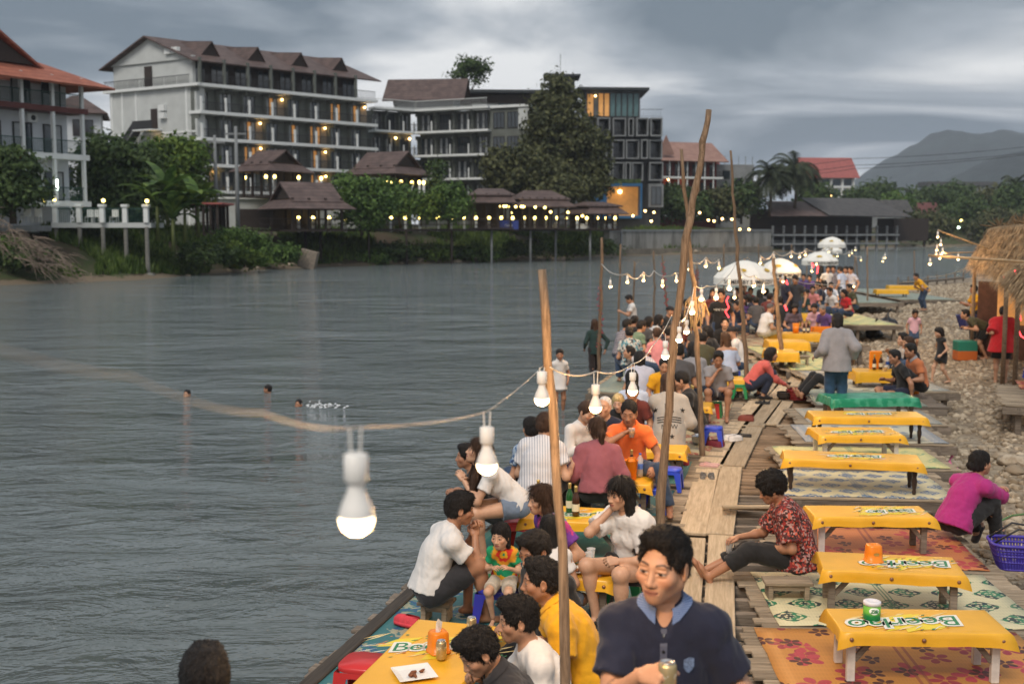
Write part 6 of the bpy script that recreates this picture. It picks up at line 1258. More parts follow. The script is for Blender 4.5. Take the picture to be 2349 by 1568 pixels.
# bank shrubs and grass
BS=[(20,560,75,'dark'),(60,585,74,'dry'),(500,560,88,'shrub'),(540,540,90,'tall'),(470,575,86,'low'),(560,585,93,'sunlit'),(640,575,98,'leafy'),(900,570,112,'low'),(980,575,116,'grass'),(1090,575,119,'wide'),(1210,565,124,'high'),(1300,568,130,'end'),(850,585,110,'edge'),(1370,565,138,'last')]
for i,(x,y,Y,nm) in enumerate(BS):
    w=random.uniform(34,60); b=at(x,y,Y); zz=float(zleft(np.array([b.x]),np.array([b.y]))[0]); s=Y/2610
    L=[((0,0,.4),(w*s,w*s*.7,18*s)),((w*s*.7,.4,.2),(w*s*.6,w*s*.5,13*s)),((-w*s*.7,.2,.3),(w*s*.6,w*s*.5,15*s))]
    tree('bank_shrub','%s green shrub on the bank, number %s from the left'%(nm,('one','two','three','four','five','six','seven','eight','nine','ten','eleven','twelve','thirteen','fourteen')[sorted(q[0] for q in BS).index(x)]),(b.x,b.y,max(zz,b.z-.6)),L,1700,.17,[LF_M,LF_D,LF_L][i%3],cat='shrub',group='shrubs on the far bank',seed=60+i,limbs=False,trunk=.06)
def grass_stuff():
    r=np.random.RandomState(3); n=30000; Y=76+r.uniform(0,1,n)**1.1*95; d=r.uniform(.9,8.5,n); xl=np.interp(Y,LY,LX); sl=(np.interp(Y+2,LY,LX)-np.interp(Y-2,LY,LX))/4; X=xl-d*np.sqrt(1+sl**2); Z=zleft(X,Y); k=smn(X,Y,.35,21)>-.12; X,Y,Z=X[k],Y[k],Z[k]; n=len(X); a=r.uniform(0,6.3,n); h=r.uniform(.35,1.0,n); w=.13; lx=r.normal(0,.25,n)*h; ly=r.normal(0,.25,n)*h
    V=np.stack([np.stack([X-np.cos(a)*w,Y-np.sin(a)*w,Z-.05],-1),np.stack([X+np.cos(a)*w,Y+np.sin(a)*w,Z-.05],-1),np.stack([X+lx,Y+ly,Z+h],-1)],1).reshape(-1,3); return V,np.arange(3*n).reshape(n,3)
tag(link('bank_grass',npmesh('bank_grass',*grass_stuff(),leafm('grass_blade',(.045,.085,.014),(.14,.20,.045)),False)),'tall grass growing down the far river bank','grass',kind='stuff')
# dry brush pile
mb=MB(); r_=np.random.RandomState(8); b=at(75,590,73)
for k in range(260):
    p=Vector((r_.normal(0,1.5),r_.normal(0,.8),r_.uniform(-.5,1.4))); p.z-=p.x*.55; d=Vector((r_.normal(.8,.5),r_.normal(0,.5),r_.normal(-.6,.4)))*.7; mb.tube([p,p+d*.6+Vector((0,0,.1)),p+d*1.2],[.03,.022,.01],4)
tag(mb.build('brush_pile',mat('dead_branch',(.20,.155,.12),rough=.95,var=.3),None,(b.x,b.y,b.z)),'tangle of dead branches sliding down the left bank','brush',kind='stuff')
r_=np.random.RandomState(31)
for k in range(46):
    Y=86+r_.uniform(0,1)*90; x=float(np.interp(Y,LY,LX))-r_.uniform(.1,1.2); o=link('stone',random.choice(SM)[0],bpy.data.objects['far_bank_ground'],(x,Y,float(zleft(np.array([x]),np.array([Y]))[0])+.05),r_.uniform(0,6)); q=r_.uniform(.15,.5); o.scale=(q,q,q)
# ---------------------------------------------------------------- buildings across the river
m_wall=mat('white_render',(.50,.52,.51),rough=.9,var=.10,scale=.6,bump=.1,bscale=4); m_wall2=mat('cool_white',(.60,.63,.66),rough=.9,var=.06,scale=.6); m_slab=mat('white_slab',(.70,.72,.71),rough=.9,var=.06,scale=.8); m_shade=mat('shaded_grey_green_render',(.13,.14,.125),rough=.9,var=.2,scale=.6); m_dkwood=mat('dark_stained_wood',(.035,.024,.019),rough=.7,var=.2); m_rail=mat('dark_railing',(.03,.03,.032),rough=.6,var=.1); m_railg=mat('green_railing',(.02,.07,.055),rough=.5,var=.1)  # m_shade: grey green render, darkened to carry the shade of the balcony recesses
m_glass=mat('window_glass',(.030,.040,.048),rough=.08,spec=.8,var=.3,scale=1.5); m_curt=mat('pale_curtain',(.38,.40,.41),rough=.8,var=.15,scale=2); m_conc=mat('raw_concrete',(.20,.21,.215),rough=.9,var=.2,scale=.7,bump=.2,bscale=5); m_concd=mat('dark_concrete',(.10,.105,.11),rough=.9,var=.2,scale=.7); m_blue=mat('blue_panel',(.02,.10,.22),rough=.6,var=.15); m_tealg=mat('teal_glass',(.06,.13,.135),rough=.08,spec=.8,var=.3,scale=.8); m_redw=mat('red_wall',(.16,.028,.022),rough=.85,var=.2)
def fn_roof(a,b,ft=3.2):
    def g():
        v=coords(); x,y,z=xyz(v); t=(z*ft).fr(); n=noise(v,1.2,4); c=cmix(n.sm(.3,.7),a,b); return cmix(t.lt(.22)*.45,c,tuple(q*.45 for q in a))
    return g
m_rb=mat('brown_roof_tiles',fn=fn_roof((.075,.05,.045),(.13,.088,.078)),rough=.7,bump=.3,bscale=8); m_ro=mat('orange_roof_tiles',fn=fn_roof((.27,.085,.05),(.38,.13,.08)),rough=.75); m_rp=mat('pink_roof_tiles',fn=fn_roof((.26,.145,.115),(.34,.20,.16)),rough=.8); m_rr=mat('red_roof_tiles',fn=fn_roof((.29,.08,.072),(.36,.105,.09)),rough=.8); m_rg=mat('grey_roof_sheet',fn=fn_roof((.05,.048,.048),(.085,.08,.078)),rough=.7); m_flat=mat('dark_flat_roof',(.035,.04,.043),rough=.6,var=.2)
m_warm=mat('warm_lamp',(.9,.6,.3),emis=(1,.62,.22),estr=9,var=0); m_lit=mat('lit_interior',(.5,.28,.1),emis=(1,.42,.10),estr=.20,var=.3,scale=.8); m_yl=mat('yellow_globe',(.9,.8,.4),emis=(1,.72,.20),estr=7,var=0); m_wl=mat('white_tube',(.9,.95,.9),emis=(.75,1,.80),estr=10,var=0)
class Bld:
    def __init__(s,name,label,O,u,v,cat='building',group=None):
        s.O=Vector((O[0],O[1],0)); s.u=Vector((u[0],u[1],0)).normalized(); s.v=Vector((v[0],v[1],0)).normalized(); s.e=empty(name,s.O); tag(s.e,label,cat,group); s.flip=(s.u.x*s.v.y-s.u.y*s.v.x)<0; s.cache={}
    def P(s,a,b,z): q=s.u*a+s.v*b; return (q.x,q.y,z)
    def mesh(s,name,boxes,m,key=None):
        if key and key in s.cache: return s.cache[key]
        mb=MB()
        for (u0,u1,v0,v1,z0,z1) in boxes:
            p=[s.P(u0,v0,z0),s.P(u1,v0,z0),s.P(u1,v1,z0),s.P(u0,v1,z0),s.P(u0,v0,z1),s.P(u1,v0,z1),s.P(u1,v1,z1),s.P(u0,v1,z1)]
            if s.flip: p=[p[1],p[0],p[3],p[2],p[5],p[4],p[7],p[6]]
            mb.hexa(p)
        me=mb.mesh(name,m)
        if key: s.cache[key]=me
        return me
    def box(s,name,u0,u1,v0,v1,z0,z1,m,parent=None): return link(name,s.mesh(name,[(u0,u1,v0,v1,z0,z1)],m),parent or s.e)
    def poly(s,name,pts,m,parent=None,th=.15):
        P=[Vector(s.P(*p)) for p in pts]; n=(P[1]-P[0]).cross(P[2]-P[0]).normalized(); 
        if n.z<0: P=P[::-1]; n=-n
        k=len(P); mb=MB().add(P+[p-n*th for p in P],[tuple(range(k)),tuple(range(2*k-1,k-1,-1))]+[(i,k+i,k+(i+1)%k,(i+1)%k) for i in range(k)]); return mb.build(name,m,parent or s.e)
    def put(s,name,me,a,b,z,parent=None): return link(name,me,parent or s.e,s.P(a,b,z))
    def gable(s,u0,u1,v0,v1,ze,zr,m,ov=.9,end=None,hip=0):
        vm=(v0+v1)/2; sl=(zr-ze)/((v1-v0)/2); zo=ze-sl*ov
        s.poly('roof',[(u0-ov,v0-ov,zo),(u1+ov,v0-ov,zo),(u1+ov-hip,vm,zr),(u0-ov+hip,vm,zr)],m); s.poly('roof',[(u0-ov,v1+ov,zo),(u1+ov,v1+ov,zo),(u1+ov-hip,vm,zr),(u0-ov+hip,vm,zr)],m)
        if hip:
            for uu,sg in((u0-ov,1),(u1+ov,-1)): s.poly('roof',[(uu,v0-ov,zo),(uu,v1+ov,zo),(uu+sg*hip,vm,zr)],m)
        elif end:
            for uu in (u0,u1): s.poly('gable_wall',[(uu,v0,ze-.05),(uu,v1,ze-.05),(uu,vm,zr-.2)],end)
    def window(s,a,b,z,w,h,m=None,panes=2,curt=False,parent=None,frame=None):
        """w,h opening; b= outer face plane"""
        f=.07; bx=[(0,w,-.05,.06,0,f),(0,w,-.05,.06,h-f,h),(0,f,-.05,.06,f,h-f),(w-f,w,-.05,.06,f,h-f)]+[(w*k/panes-f/2,w*k/panes+f/2,-.04,.05,f,h-f) for k in range(1,panes)]
        o=s.put('window',s.mesh('window',bx,frame or m_rail,('w',w,h,panes,(frame or m_rail).name)),a,b,z,parent)
        g=s.mesh('pane',[(f*.5,w/panes-f*.5,0,.02,f*.5,h-f*.5)],m or m_glass,('p',w,h,panes,(m or m_glass).name))
        gc=s.mesh('pane',[(f*.5,w/panes-f*.5,0,.02,f*.5,h-f*.5)],m_curt,('pc',w,h,panes))
        for k in range(panes): link('pane',gc if (curt and k%2==(1 if curt==2 else 0)) else g,o,s.P(w*k/panes,.01,0))
        return o
    def railing(s,a,b,z,w,h=.95,m=None,st=.16):
        bx=[(0,w,-.03,.03,h-.06,h),(0,w,-.02,.02,.08,.12)]+[(x,x+.025,-.012,.012,.12,h-.06) for x in np.arange(.05,w-.03,st)]
        return s.put('railing',s.mesh('railing',bx,m or m_rail,('r',w,h,(m or m_rail).name)),a,b,z)
    def ac(s,a,b,z):
        o=s.put('air_conditioner',s.mesh('ac',[(0,.8,-.35,0,0,.6)],m_slab,('ac',)),a,b,z); pts=[s.P(.35+.2*math.cos(t),-.36,.3+.2*math.sin(t)) for t in np.linspace(0,2*PI,13)[:-1]]; link('fan_grille',MB().add(pts,[tuple(range(12))]).mesh('fan',m_rail),o); return o
def lampglow(B,a,b,z,r=.16,m=None): MB().lathe([(.001,-r),(r*.8,-r*.6),(r,0),(r*.8,r*.6),(.001,r)],8).build('wall_lamp',m or m_warm,B.e,B.P(a,b,z),smooth=True)
rng=random.Random(4)
# --- hotel with the long tiled roof
B=Bld('riverside_hotel','long white hotel with brown tiled roof and rows of balconies',(-32.7,120),(.71,.70),(-.85,.52)); Lf,Ld=22.8,13.4
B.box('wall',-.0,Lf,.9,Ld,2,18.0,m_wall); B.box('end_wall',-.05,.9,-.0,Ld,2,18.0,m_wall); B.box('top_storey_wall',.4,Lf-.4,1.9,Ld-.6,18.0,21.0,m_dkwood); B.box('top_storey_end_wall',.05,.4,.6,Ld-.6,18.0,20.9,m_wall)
ZS=[9.75,12.45,15.2,18.0]; nb=8; bw=Lf/nb
for zi,zs in enumerate([7.0]+ZS):
    B.box('balcony_slab',-.2,Lf+.1,-.75,1.0,zs-.32,zs,m_slab)
    if zi==4: B.box('cornice_slab',-.5,0,-.75,Ld+.5,zs-.30,zs-.01,m_slab)
    for k in range(nb):
        a=k*bw
        if zi==4:
            B.window(a+.35,1.88,zs+.05,bw-.7,2.2,panes=3,frame=m_dkwood); B.railing(a,-.55,zs,bw,.95); B.put('post',B.mesh('post',[(-.12,.12,-.6,-.35,0,2.6)],m_shade,('post4',)),a+.02,0,zs)
        elif zi<4:
            lit=(zi,k) in((3,3),(2,2),(1,5),(0,0),(3,7),(2,5),(1,2),(0,5)); B.box('bay_wall',a+.12,a+bw-.02,.82,.895,zs+.02,zs+2.4,m_shade if not lit else mat('lamplit_bay',(.30,.24,.17),var=.1))  # lit bays: warm lamplight is put into the wall colour
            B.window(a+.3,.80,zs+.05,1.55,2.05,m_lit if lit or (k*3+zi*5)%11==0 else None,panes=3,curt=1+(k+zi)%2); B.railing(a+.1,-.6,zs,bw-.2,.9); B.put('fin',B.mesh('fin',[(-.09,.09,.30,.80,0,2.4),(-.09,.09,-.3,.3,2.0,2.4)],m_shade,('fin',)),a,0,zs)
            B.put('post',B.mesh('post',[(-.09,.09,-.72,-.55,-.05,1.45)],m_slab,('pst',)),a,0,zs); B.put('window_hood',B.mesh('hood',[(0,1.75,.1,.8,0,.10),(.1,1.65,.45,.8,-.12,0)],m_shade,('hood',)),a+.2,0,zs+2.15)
            if lit: lampglow(B,a+bw-.55,.55,zs+1.95,.13)
B.gable(.0,Lf,.2,Ld-.2,20.6,23.3,m_rb,.8,m_wall)
for k in range(4):
    a=3.0+k*5.6; B.poly('dormer_roof',[(a-1.3,1.6,21.0),(a,1.3,22.7),(a,6.2,23.1)],m_rb,th=.1); B.poly('dormer_roof',[(a+1.3,1.6,21.0),(a,1.3,22.7),(a,6.2,23.1)],m_rb,th=.1); B.poly('dormer_face',[(a-1.1,1.75,21.05),(a+1.1,1.75,21.05),(a,1.55,22.4)],m_dkwood,th=.06)
for b0 in np.arange(.5,Ld,1.9): B.put('end_railing',B.mesh('er',[(-.45,-.40,0,1.9,.85,.92)]+[(-.44,-.41,x,x+.03,0,.85) for x in np.arange(.1,1.9,.2)],m_rail,('er',)),0,b0,18.0)
for zz in (13.0,): B.box('string_course',-.12,-.05,.2,Ld-.2,zz,zz+.2,m_slab)
B.box('stair_door',-.10,-.04,6.6,7.7,18.05,20.2,m_dkwood); B.box('fire_door',-.10,-.04,5.9,6.9,13.6,15.7,m_dkwood); B.box('fire_door',-.10,-.04,5.3,6.3,9.9,12,m_dkwood); B.box('fire_landing',-1.3,-.04,5.2,8.2,13.35,13.5,m_slab); B.box('fire_landing_rail',-1.3,-1.25,5.2,8.2,13.5,14.4,m_rail); B.poly('fire_stair',[(-1.2,8.2,13.4),(-.4,8.2,13.4),(-.4,12.0,9.8),(-1.2,12.0,9.8)],m_rail,th=.2); B.poly('fire_stair_rail',[(-1.2,8.2,13.5),(-1.2,8.2,14.4),(-1.2,12.0,10.8),(-1.2,12.0,9.9)],m_rail,th=.04)
lampglow(B,-.3,5.6,12.3,.2); B.box('gable_window',-.09,-.04,5.5,6.6,20.9,22.0,m_glass); B.box('gable_window',-.09,-.04,7.0,8.1,20.9,22.0,m_glass)
for b_,z_ in ((4.4,14.6),(4.4,15.4),(2.6,11.4),(3.2,21.2),(2.2,21.2)): B.put('air_conditioner',B.mesh('ac2',[(-.45,-.06,0,.9,0,.62)],m_slab,('ac2',)),0,b_,z_)
for b_ in (11.2,12.9,9.0,1.3): B.box('pilaster',-.14,-.05,b_,b_+.25,3,17.7,m_slab)
# --- middle hotel wing
def wing(name,label,A,Bp,v,floors,bays,ztop,dark=True,skip0=False):
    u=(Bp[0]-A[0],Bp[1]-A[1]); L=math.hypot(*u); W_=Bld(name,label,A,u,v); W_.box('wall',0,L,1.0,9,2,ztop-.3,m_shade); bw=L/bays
    for i,zs in enumerate(floors):
        W_.box('balcony_slab',-.1,L+.1,-.75,1.05,zs-.25,zs,m_slab)
        if i==0:
            W_.railing(.1,-.6,zs,L-.2,1.0,m_slab,.3); continue
        for k in range(bays):
            a=k*bw; W_.window(a+.3,.9,zs+.05,bw*.62,2.1,panes=4,curt=(k*2+i)%3); W_.railing(a+.1,-.6,zs,bw-.2,.9); W_.put('fin',W_.mesh('fin',[(-.06,.06,-.72,-.5,0,1.15),(-.10,.10,.35,1.0,0,2.4),(-.10,.10,-.1,.4,1.9,2.4)],m_shade,('fin',)),a,0,zs); W_.put('post',W_.mesh('post',[(-.07,.07,-.75,-.62,-.1,1.2)],m_slab,('post',)),a,0,zs)
            if (i,k) in((2,1),(2,2)) and bays<4: lampglow(W_,a+bw-.5,.5,zs+2.1,.15)
    return W_,L
FZ=[17.75,15.0,12.1,9.2,6.3]
W1,_=wing('hotel_wing','dark balconied wing joining the long white hotel',(-17.0,141),(-12.2,144.6),(-.55,.83),FZ,3,17.75); W2,L2=wing('hotel_wing','grey middle hotel with four rows of dark balconies',(-12.0,144.6),(-2.7,140.2),(.40,.92),FZ,4,17.75)
W2.box('side_wall',L2,L2+5.2,.2,8.5,2,17.5,m_shade); W2.box('parapet',L2,L2+5.4,-.1,.5,17.5,17.8,m_slab)
for i,zs in enumerate((15.1,12.2)):
    for k in (0,1): W2.window(L2+.4+1.9*k,.15,zs,1.5,1.9,panes=3)
W2.box('corner_panel',L2+3.8,L2+5.2,.05,.19,14.9,17.4,m_wall)
Bq=Bld('rooftop_pavilion','small brown gabled roof house on the middle hotel roof',(-14.8,146),(.97,-.1),(.1,.97)); Bq.box('wall',0,7.6,0,5,17.8,19.6,m_conc); Bq.gable(-.6,8.2,-.4,5.6,19.6,22.0,m_rb,.8,m_dkwood)
# --- concrete hotel
Bc=Bld('concrete_hotel','modern grey hotel of stacked concrete box balconies',(8.2,162),(.995,.06),(0,1)); Bc.box('wall',-13,13.2,2.2,14,2,18.6,m_concd)
rows=[(15.9,18.6),(12.75,15.6),(9.7,12.45),(3.4,9.4)]
CE=[[(3.8,5.6),(6.0,7.9),(8.2,9.0),(9.3,11.0),(11.3,13.0)],[(3.6,5.2),(5.9,7.7),(7.9,9.8),(10.0,11.0),(11.2,13.1)],[(4.6,5.8),(6.0,7.7),(7.8,8.6),(8.8,10.4),(11.2,13.2)]]
for ri,((z0,z1),cs) in enumerate(zip(rows,CE)):
    for (a0,a1) in cs:
        w=a1-a0; h=z1-z0-.15; t=.18; o=link('box_balcony',Bc.mesh('bb',[(0,w,-.0-.5*((ri+int(a0))%2),2.2,0,t),(0,w,-.5*((ri+int(a0))%2),2.2,h-t,h),(0,t,-.5*((ri+int(a0))%2),2.2,t,h-t),(w-t,w,-.5*((ri+int(a0))%2),2.2,t,h-t)],m_conc),Bc.e,Bc.P(a0,0,z0)); Bc.window(a0+.25,2.1,z0+.25,w-.5,h-.5,panes=2); Bc.railing(a0+.2,.15,z0+.18,w-.4,.8)
Bc.box('box_balcony',11.2,13.3,-.2,2.2,6.0,9.3,m_conc); Bc.window(11.5,-.25,6.3,1.5,2.6,panes=2)
Bc.box('blue_box',3.0,4.9,-.6,2.2,4.4,9.3,m_blue); fr=Bc.mesh('fr',[(4.9,10.2,-.8,2.2,4.4,4.8),(4.9,10.2,-.8,2.2,8.9,9.3),(4.9,5.2,-.8,2.2,4.8,8.9),(9.9,10.2,-.8,2.2,4.8,8.9)],m_blue); link('blue_frame',fr,Bc.e); Bc.box('lit_room',5.2,9.9,2.0,2.15,4.8,8.9,m_lit); lampglow(Bc,7.2,1.2,8.2,.3); Bc.box('ground_wall',2.8,10.3,.6,2.2,2,4.3,m_concd); Bc.box('planter',5,10,-.7,0,9.35,9.9,LF_D)
Bc.box('penthouse',2.2,10,1.5,10,18.6,22.4,m_concd); Bc.box('flat_roof',1.0,11.2,.4,11,22.4,22.75,m_flat)
for k in range(7): Bc.window(4.0+.84*k,1.45,18.75,.8,3.3,m_tealg if k>1 else m_lit,panes=1,frame=m_rail)
Bc.window(2.4,1.45,18.75,1.0,3.2,m_lit,panes=1); Bc.railing(9.9,.1,18.6,3.2,1.1,m_rail,.35); lampglow(Bc,3.6,1.2,21.6,.15)
Bc.box('left_penthouse',-14.5,-1.5,2.5,9,18.2,21.8,m_wall); Bc.box('flat_roof',-16.5,-.2,1.2,10.2,22.0,22.4,m_flat); Bc.box('roof_fascia',-14.4,-1.6,2.35,2.49,20.6,21.99,m_dkwood)
for k in range(8): Bc.window(-10.2+1.0*k,2.3,18.3,.96,2.3,m_tealg,panes=2)
Bc.box('stair_tower',-2.8,.8,4,8,21.8,24.6,m_concd); Bc.box('tower_roof',-3.6,1.6,3.2,8.8,24.6,24.9,m_flat); MB().tube([(0,0,0),(0,0,3.2)],.04,5).build('antenna',m_rail,Bc.e,Bc.P(-1.2,6,24.9)); Bc.box('link_roof',.8,3,3,9,20.4,20.7,m_flat)
for k in range(9): Bc.put('pergola_beam',Bc.mesh('pb',[(0,.08,-1.5,2.0,0,.12)],m_slab,('pb',)),-9.5+1.1*k,0,17.9+.0*k)
# --- red hotel with pink roof
Br=Bld('red_hotel','red walled hotel with pale pink roof and white balcony edges',(23.3,182),(.93,.36),(-.36,.93)); Lr=11.2; Br.box('wall',0,Lr,1.2,9,2,14.3,m_redw); Br.gable(0,Lr,-.2,9,14.2,17.0,m_rp,.9,m_rp); nb=7; bw=Lr/nb
for zs in (5.2,8.3,11.2): 
    Br.box('balcony_slab',-.2,Lr+.2,-.6,1.25,zs-.3,zs,m_slab)
    for k in range(nb): Br.window(k*bw+.3,1.12,zs+.05,.9,2.0,panes=2); Br.railing(k*bw,-.5,zs,bw,.85,m_dkwood); Br.put('post',Br.mesh('post',[(-.08,.08,-.5,-.35,0,2.7)],m_slab,('post',)),k*bw+.05,0,zs)
Br.poly('front_gable',[(-.6,-.6,14.6),(2.4,-.6,14.6),(.9,-.6,17.6)],m_rp,th=.2); lampglow(Br,2.0,.6,10.7,.15); lampglow(Br,4.8,.6,10.7,.15); lampglow(Br,.3,.6,10.9,.15)
Br2=Bld('red_roof_annex','small annex with bright red gable behind the red hotel',(31,190),(1,.2),(-.2,1)); Br2.box('wall',0,3,0,4,4,13.5,m_wall); Br2.gable(0,3,0,4,13.5,15.2,m_rr,.6,m_rr)
Bg=Bld('unfinished_block','grey unfinished concrete block behind the palms',(33.5,188),(.98,.2),(-.2,.98)); Bg.box('wall',0,6.5,0,7,2,13.4,m_conc)
for k,(a,z) in enumerate(((.6,8.6),(3.2,9.8),(5,9.8),(1.0,11.0))): Bg.window(a,-.02,z,1.3,1.4,panes=1)
for k in range(6): MB().tube([(0,0,0),(0,0,1.4)],.05,4).build('rebar_column',m_conc,Bg.e,Bg.P(.3+k*1.2,.3,13.4))
# --- white hotel with red roof
Bw=Bld('white_hotel','distant white hotel with red tiled roof',(96,372),(.99,.1),(-.1,.99)); Bw.box('wall',0,15.5,0,12,2,20.2,m_wall2); Bw.gable(-.5,15.5,-.5,12.5,20.2,26.0,m_rr,1.2,m_rr)
for zs in (9.6,13.0,16.4):
    Bw.box('floor_band',-.3,15.8,-.5,0,zs-.4,zs,m_slab)
    for k in range(4): Bw.window(.8+3.7*k,-.05,zs+.3,2.6,2.1,panes=3)
for k in range(5): Bw.box('column',k*3.75-.2,k*3.75+.3,-.7,-.05,4,20,m_slab)
for a in (3.6,7.2,14.8): lampglow(Bw,a,-.9,13.5,.35)
# --- left hotel
B0=Bld('orange_roof_hotel','white balconied hotel with orange tiled roof at the left edge',(-31.3,84),(-.53,-.85),(-.9,.43)); L0=24; bw=2.45
B0.box('wall',0,L0,1.5,11,1,13.3,m_wall2)
for zs,m in((5.0,m_slab),(8.35,m_slab),(11.65,mat('red_band',(.11,.03,.025),var=.1))):
    B0.box('balcony_slab',-.3,L0,-.3,1.6,zs-.38,zs,m)
    for k in range(9):
        a=.1+k*bw; B0.window(a+.45,1.42,zs+.05,1.5,2.1,panes=2,curt=1+k%2); B0.railing(a,-.15,zs,bw,1.0,m_railg,.14); B0.put('column',B0.mesh('col',[(-.1,.1,-.25,.0,0,2.95 if zs<11 else 2.2)],m_slab,('col',zs)),a,0,zs)
        if k%2 and zs<11: B0.ac(a+.2,1.45,zs+2.2)
B0.poly('roof',[(-1.6,-1.6,13.2),(L0,-1.6,13.2),(L0,4.6,16.0),(3.4,4.6,16.0)],m_ro); B0.poly('roof',[(-1.6,-1.6,13.2),(-1.6,12,13.2),(3.4,4.6,16.0)],m_ro); B0.poly('gable_roof',[(2.3,.8,14.35),(7.5,.2,17.4),(7.5,8,17.4),(2.3,8,14.35)],m_ro); B0.poly('gable_roof',[(12.7,.8,14.35),(7.5,.2,17.4),(7.5,8,17.4),(12.7,8,14.35)],m_ro); B0.poly('gable_face',[(3.0,1.0,14.5),(12.0,1.0,14.5),(7.5,1.0,17.0)],m_dkwood,th=.1)
Bh=Bld('pale_house','pale small block with brown hip roof between the two hotels',(-44.8,112),(.95,.3),(-.3,.95)); Bh.box('wall',0,4.6,0,6,2,14.6,m_wall2); Bh.gable(0,4.6,0,6,14.6,16.2,m_rb,.7,None,2.6)
Bh.window(2.0,-.05,12,1.9,1.6,panes=3); Bh.box('ledge',-.1,4.7,-.2,0,10.4,10.7,m_slab)
for k in range(4): Bh.window(1.4+.8*k,-.05,7.2,.5,1.8,panes=1)
# --- pavilions with tiled roofs
def pav(label,vx0,vx1,vye,vyr,Y,depth,base,kind='gable',rz=.25,ov=.9,posts=3,skirt=True,m=None):
    a=at(vx0,vye,Y); b=at(vx1,vye,Y); w=(b.x-a.x)-abs(math.sin(rz))*depth; a.x+=max(0,math.sin(rz))*depth; B=Bld('tiled_pavilion',label,(a.x+ov,Y),(math.cos(rz),math.sin(rz)),(-math.sin(rz),math.cos(rz)),'pavilion','brown roofed pavilions on the far bank'); W_=(w-2*ov)/math.cos(rz); ze=a.z+.45; zr=at(vx0,vyr,Y).z; m=m or m_rb
    B.gable(.35*(kind=='gable'),W_-.35*(kind=='gable'),.5,depth-.5,ze+.5,zr,m,.5,m_dkwood if kind=='gable' else None,0 if kind=='gable' else W_*.28)
    if skirt:
        for q in ([(-ov,-ov,ze-.45),(W_+ov,-ov,ze-.45),(W_+.0,.4,ze+.35),(0,.4,ze+.35)],[(-ov,depth+ov,ze-.45),(W_+ov,depth+ov,ze-.45),(W_,depth-.4,ze+.35),(0,depth-.4,ze+.35)],[(-ov,-ov,ze-.45),(-ov,depth+ov,ze-.45),(0,depth-.4,ze+.35),(0,.4,ze+.35)],[(W_+ov,-ov,ze-.45),(W_+ov,depth+ov,ze-.45),(W_,depth-.4,ze+.35),(W_,.4,ze+.35)]): B.poly('eave',q,m,th=.1)
    for k in range(posts+1):
        for dv in (.3,depth-.3): B.box('post',k*W_/posts-.1,k*W_/posts+.1,dv-.1,dv+.1,base,ze+.5,m_dkwood)
    B.box('floor',-.3,W_+.3,-.2,depth+.2,base-.15,base,m_dkwood); B.railing(0,.0,base,W_,.95,m_dkwood,.3); B.box('back_wall',.2,W_-.2,depth-.25,depth-.1,base,ze+.3,m_dkwood); return B
pav('brown tiled pavilion in front of the long hotel, upper left',533,705,394,343,114,5,6.2,rz=-.55); pv=pav('large brown gabled pavilion nearest the water',570,800,478,414,101,5.5,2.9,rz=.6,posts=3); pav('brown tiled pavilion below the middle hotel',790,985,401,346,119,5.5,6.2,rz=-.5)
pav('small double tiered brown roof at the terrace',1062,1185,465,430,116,6,3.1,kind='hip',rz=.1,ov=.6); pav('long brown roof over the riverside restaurant',1150,1320,474,434,119,7,3.1,kind='hip',rz=.2,posts=6); pav('low brown roof at the right end of the restaurant',1295,1440,490,461,124,7,3.0,kind='hip',rz=.3,posts=5)
pav('small red brown roof peeping beside the banana plants',440,505,492,470,96,4,2.6,kind='hip',rz=0,m=m_rr,skirt=False,ov=.3)
b=at(610,440,112); Bt=Bld('restaurant_terrace','white upper terrace wall behind the brown pavilion',(at(470,480,116).x,116),(.95,.3),(-.3,.95)); Bt.box('wall',0,17.5,0,3,2.5,6.0,m_wall); Bt.box('coping',-.2,17.7,-.3,3,6.0,6.2,m_slab); Bt.railing(0,-.1,6.2,17.5,1.0,m_rail,.3); Bt.box('dark_shop_front',3,9,-.08,-.01,2.8,5.0,m_dkwood)
# --- riverside deck with lamps and stilts
DK=[at(595,524,101),at(700,524,106),at(900,523,111),at(1100,523,116),at(1250,521,121),at(1425,521,128)]
dk=empty('riverside_deck',(0,0,0)); tag(dk,'long timber restaurant deck on stilts along the far bank','deck')
for i in range(5):
    p,q=DK[i],DK[i+1]; n=(Vector((q.x-p.x,q.y-p.y,0)).normalized()); o_=Vector((-n.y,n.x,0))*4.5; L=(Vector(q)-Vector(p)).length
    link('deck_board',MB().hexa([(p.x,p.y,2.75),(q.x,q.y,2.75),(q.x+o_.x,q.y+o_.y,2.75),(p.x+o_.x,p.y+o_.y,2.75),(p.x,p.y,2.98),(q.x,q.y,2.98),(q.x+o_.x,q.y+o_.y,2.98),(p.x+o_.x,p.y+o_.y,2.98)]).mesh('deck_board',m_dkwood),dk)
    k=int(L/1.2)
    mb=MB(); mb.tube([(p.x,p.y,3.9),(q.x,q.y,3.9)],.05,5); mb.tube([(p.x,p.y,3.4),(q.x,q.y,3.4)],.04,5)
    for j in range(k): w=p.lerp(q,j/k); mb.tube([(w.x,w.y,2.9),(w.x,w.y,3.9)],.035,4)
    link('handrail',mb.mesh('handrail',m_dkwood),dk)
    for j in range(int(L/5)+1):
        w=p.lerp(q,min(1,(j+.3)/(L/5))); zz=float(zleft(np.array([w.x]),np.array([w.y]))[0]); link('stilt',MB().tube([(w.x,w.y,min(zz,1.5)-.6),(w.x,w.y,2.8)],.12,6).mesh('stilt',m_conc if i>2 else m_dkwood,True),dk)
GL='globe lamps of the far restaurants'
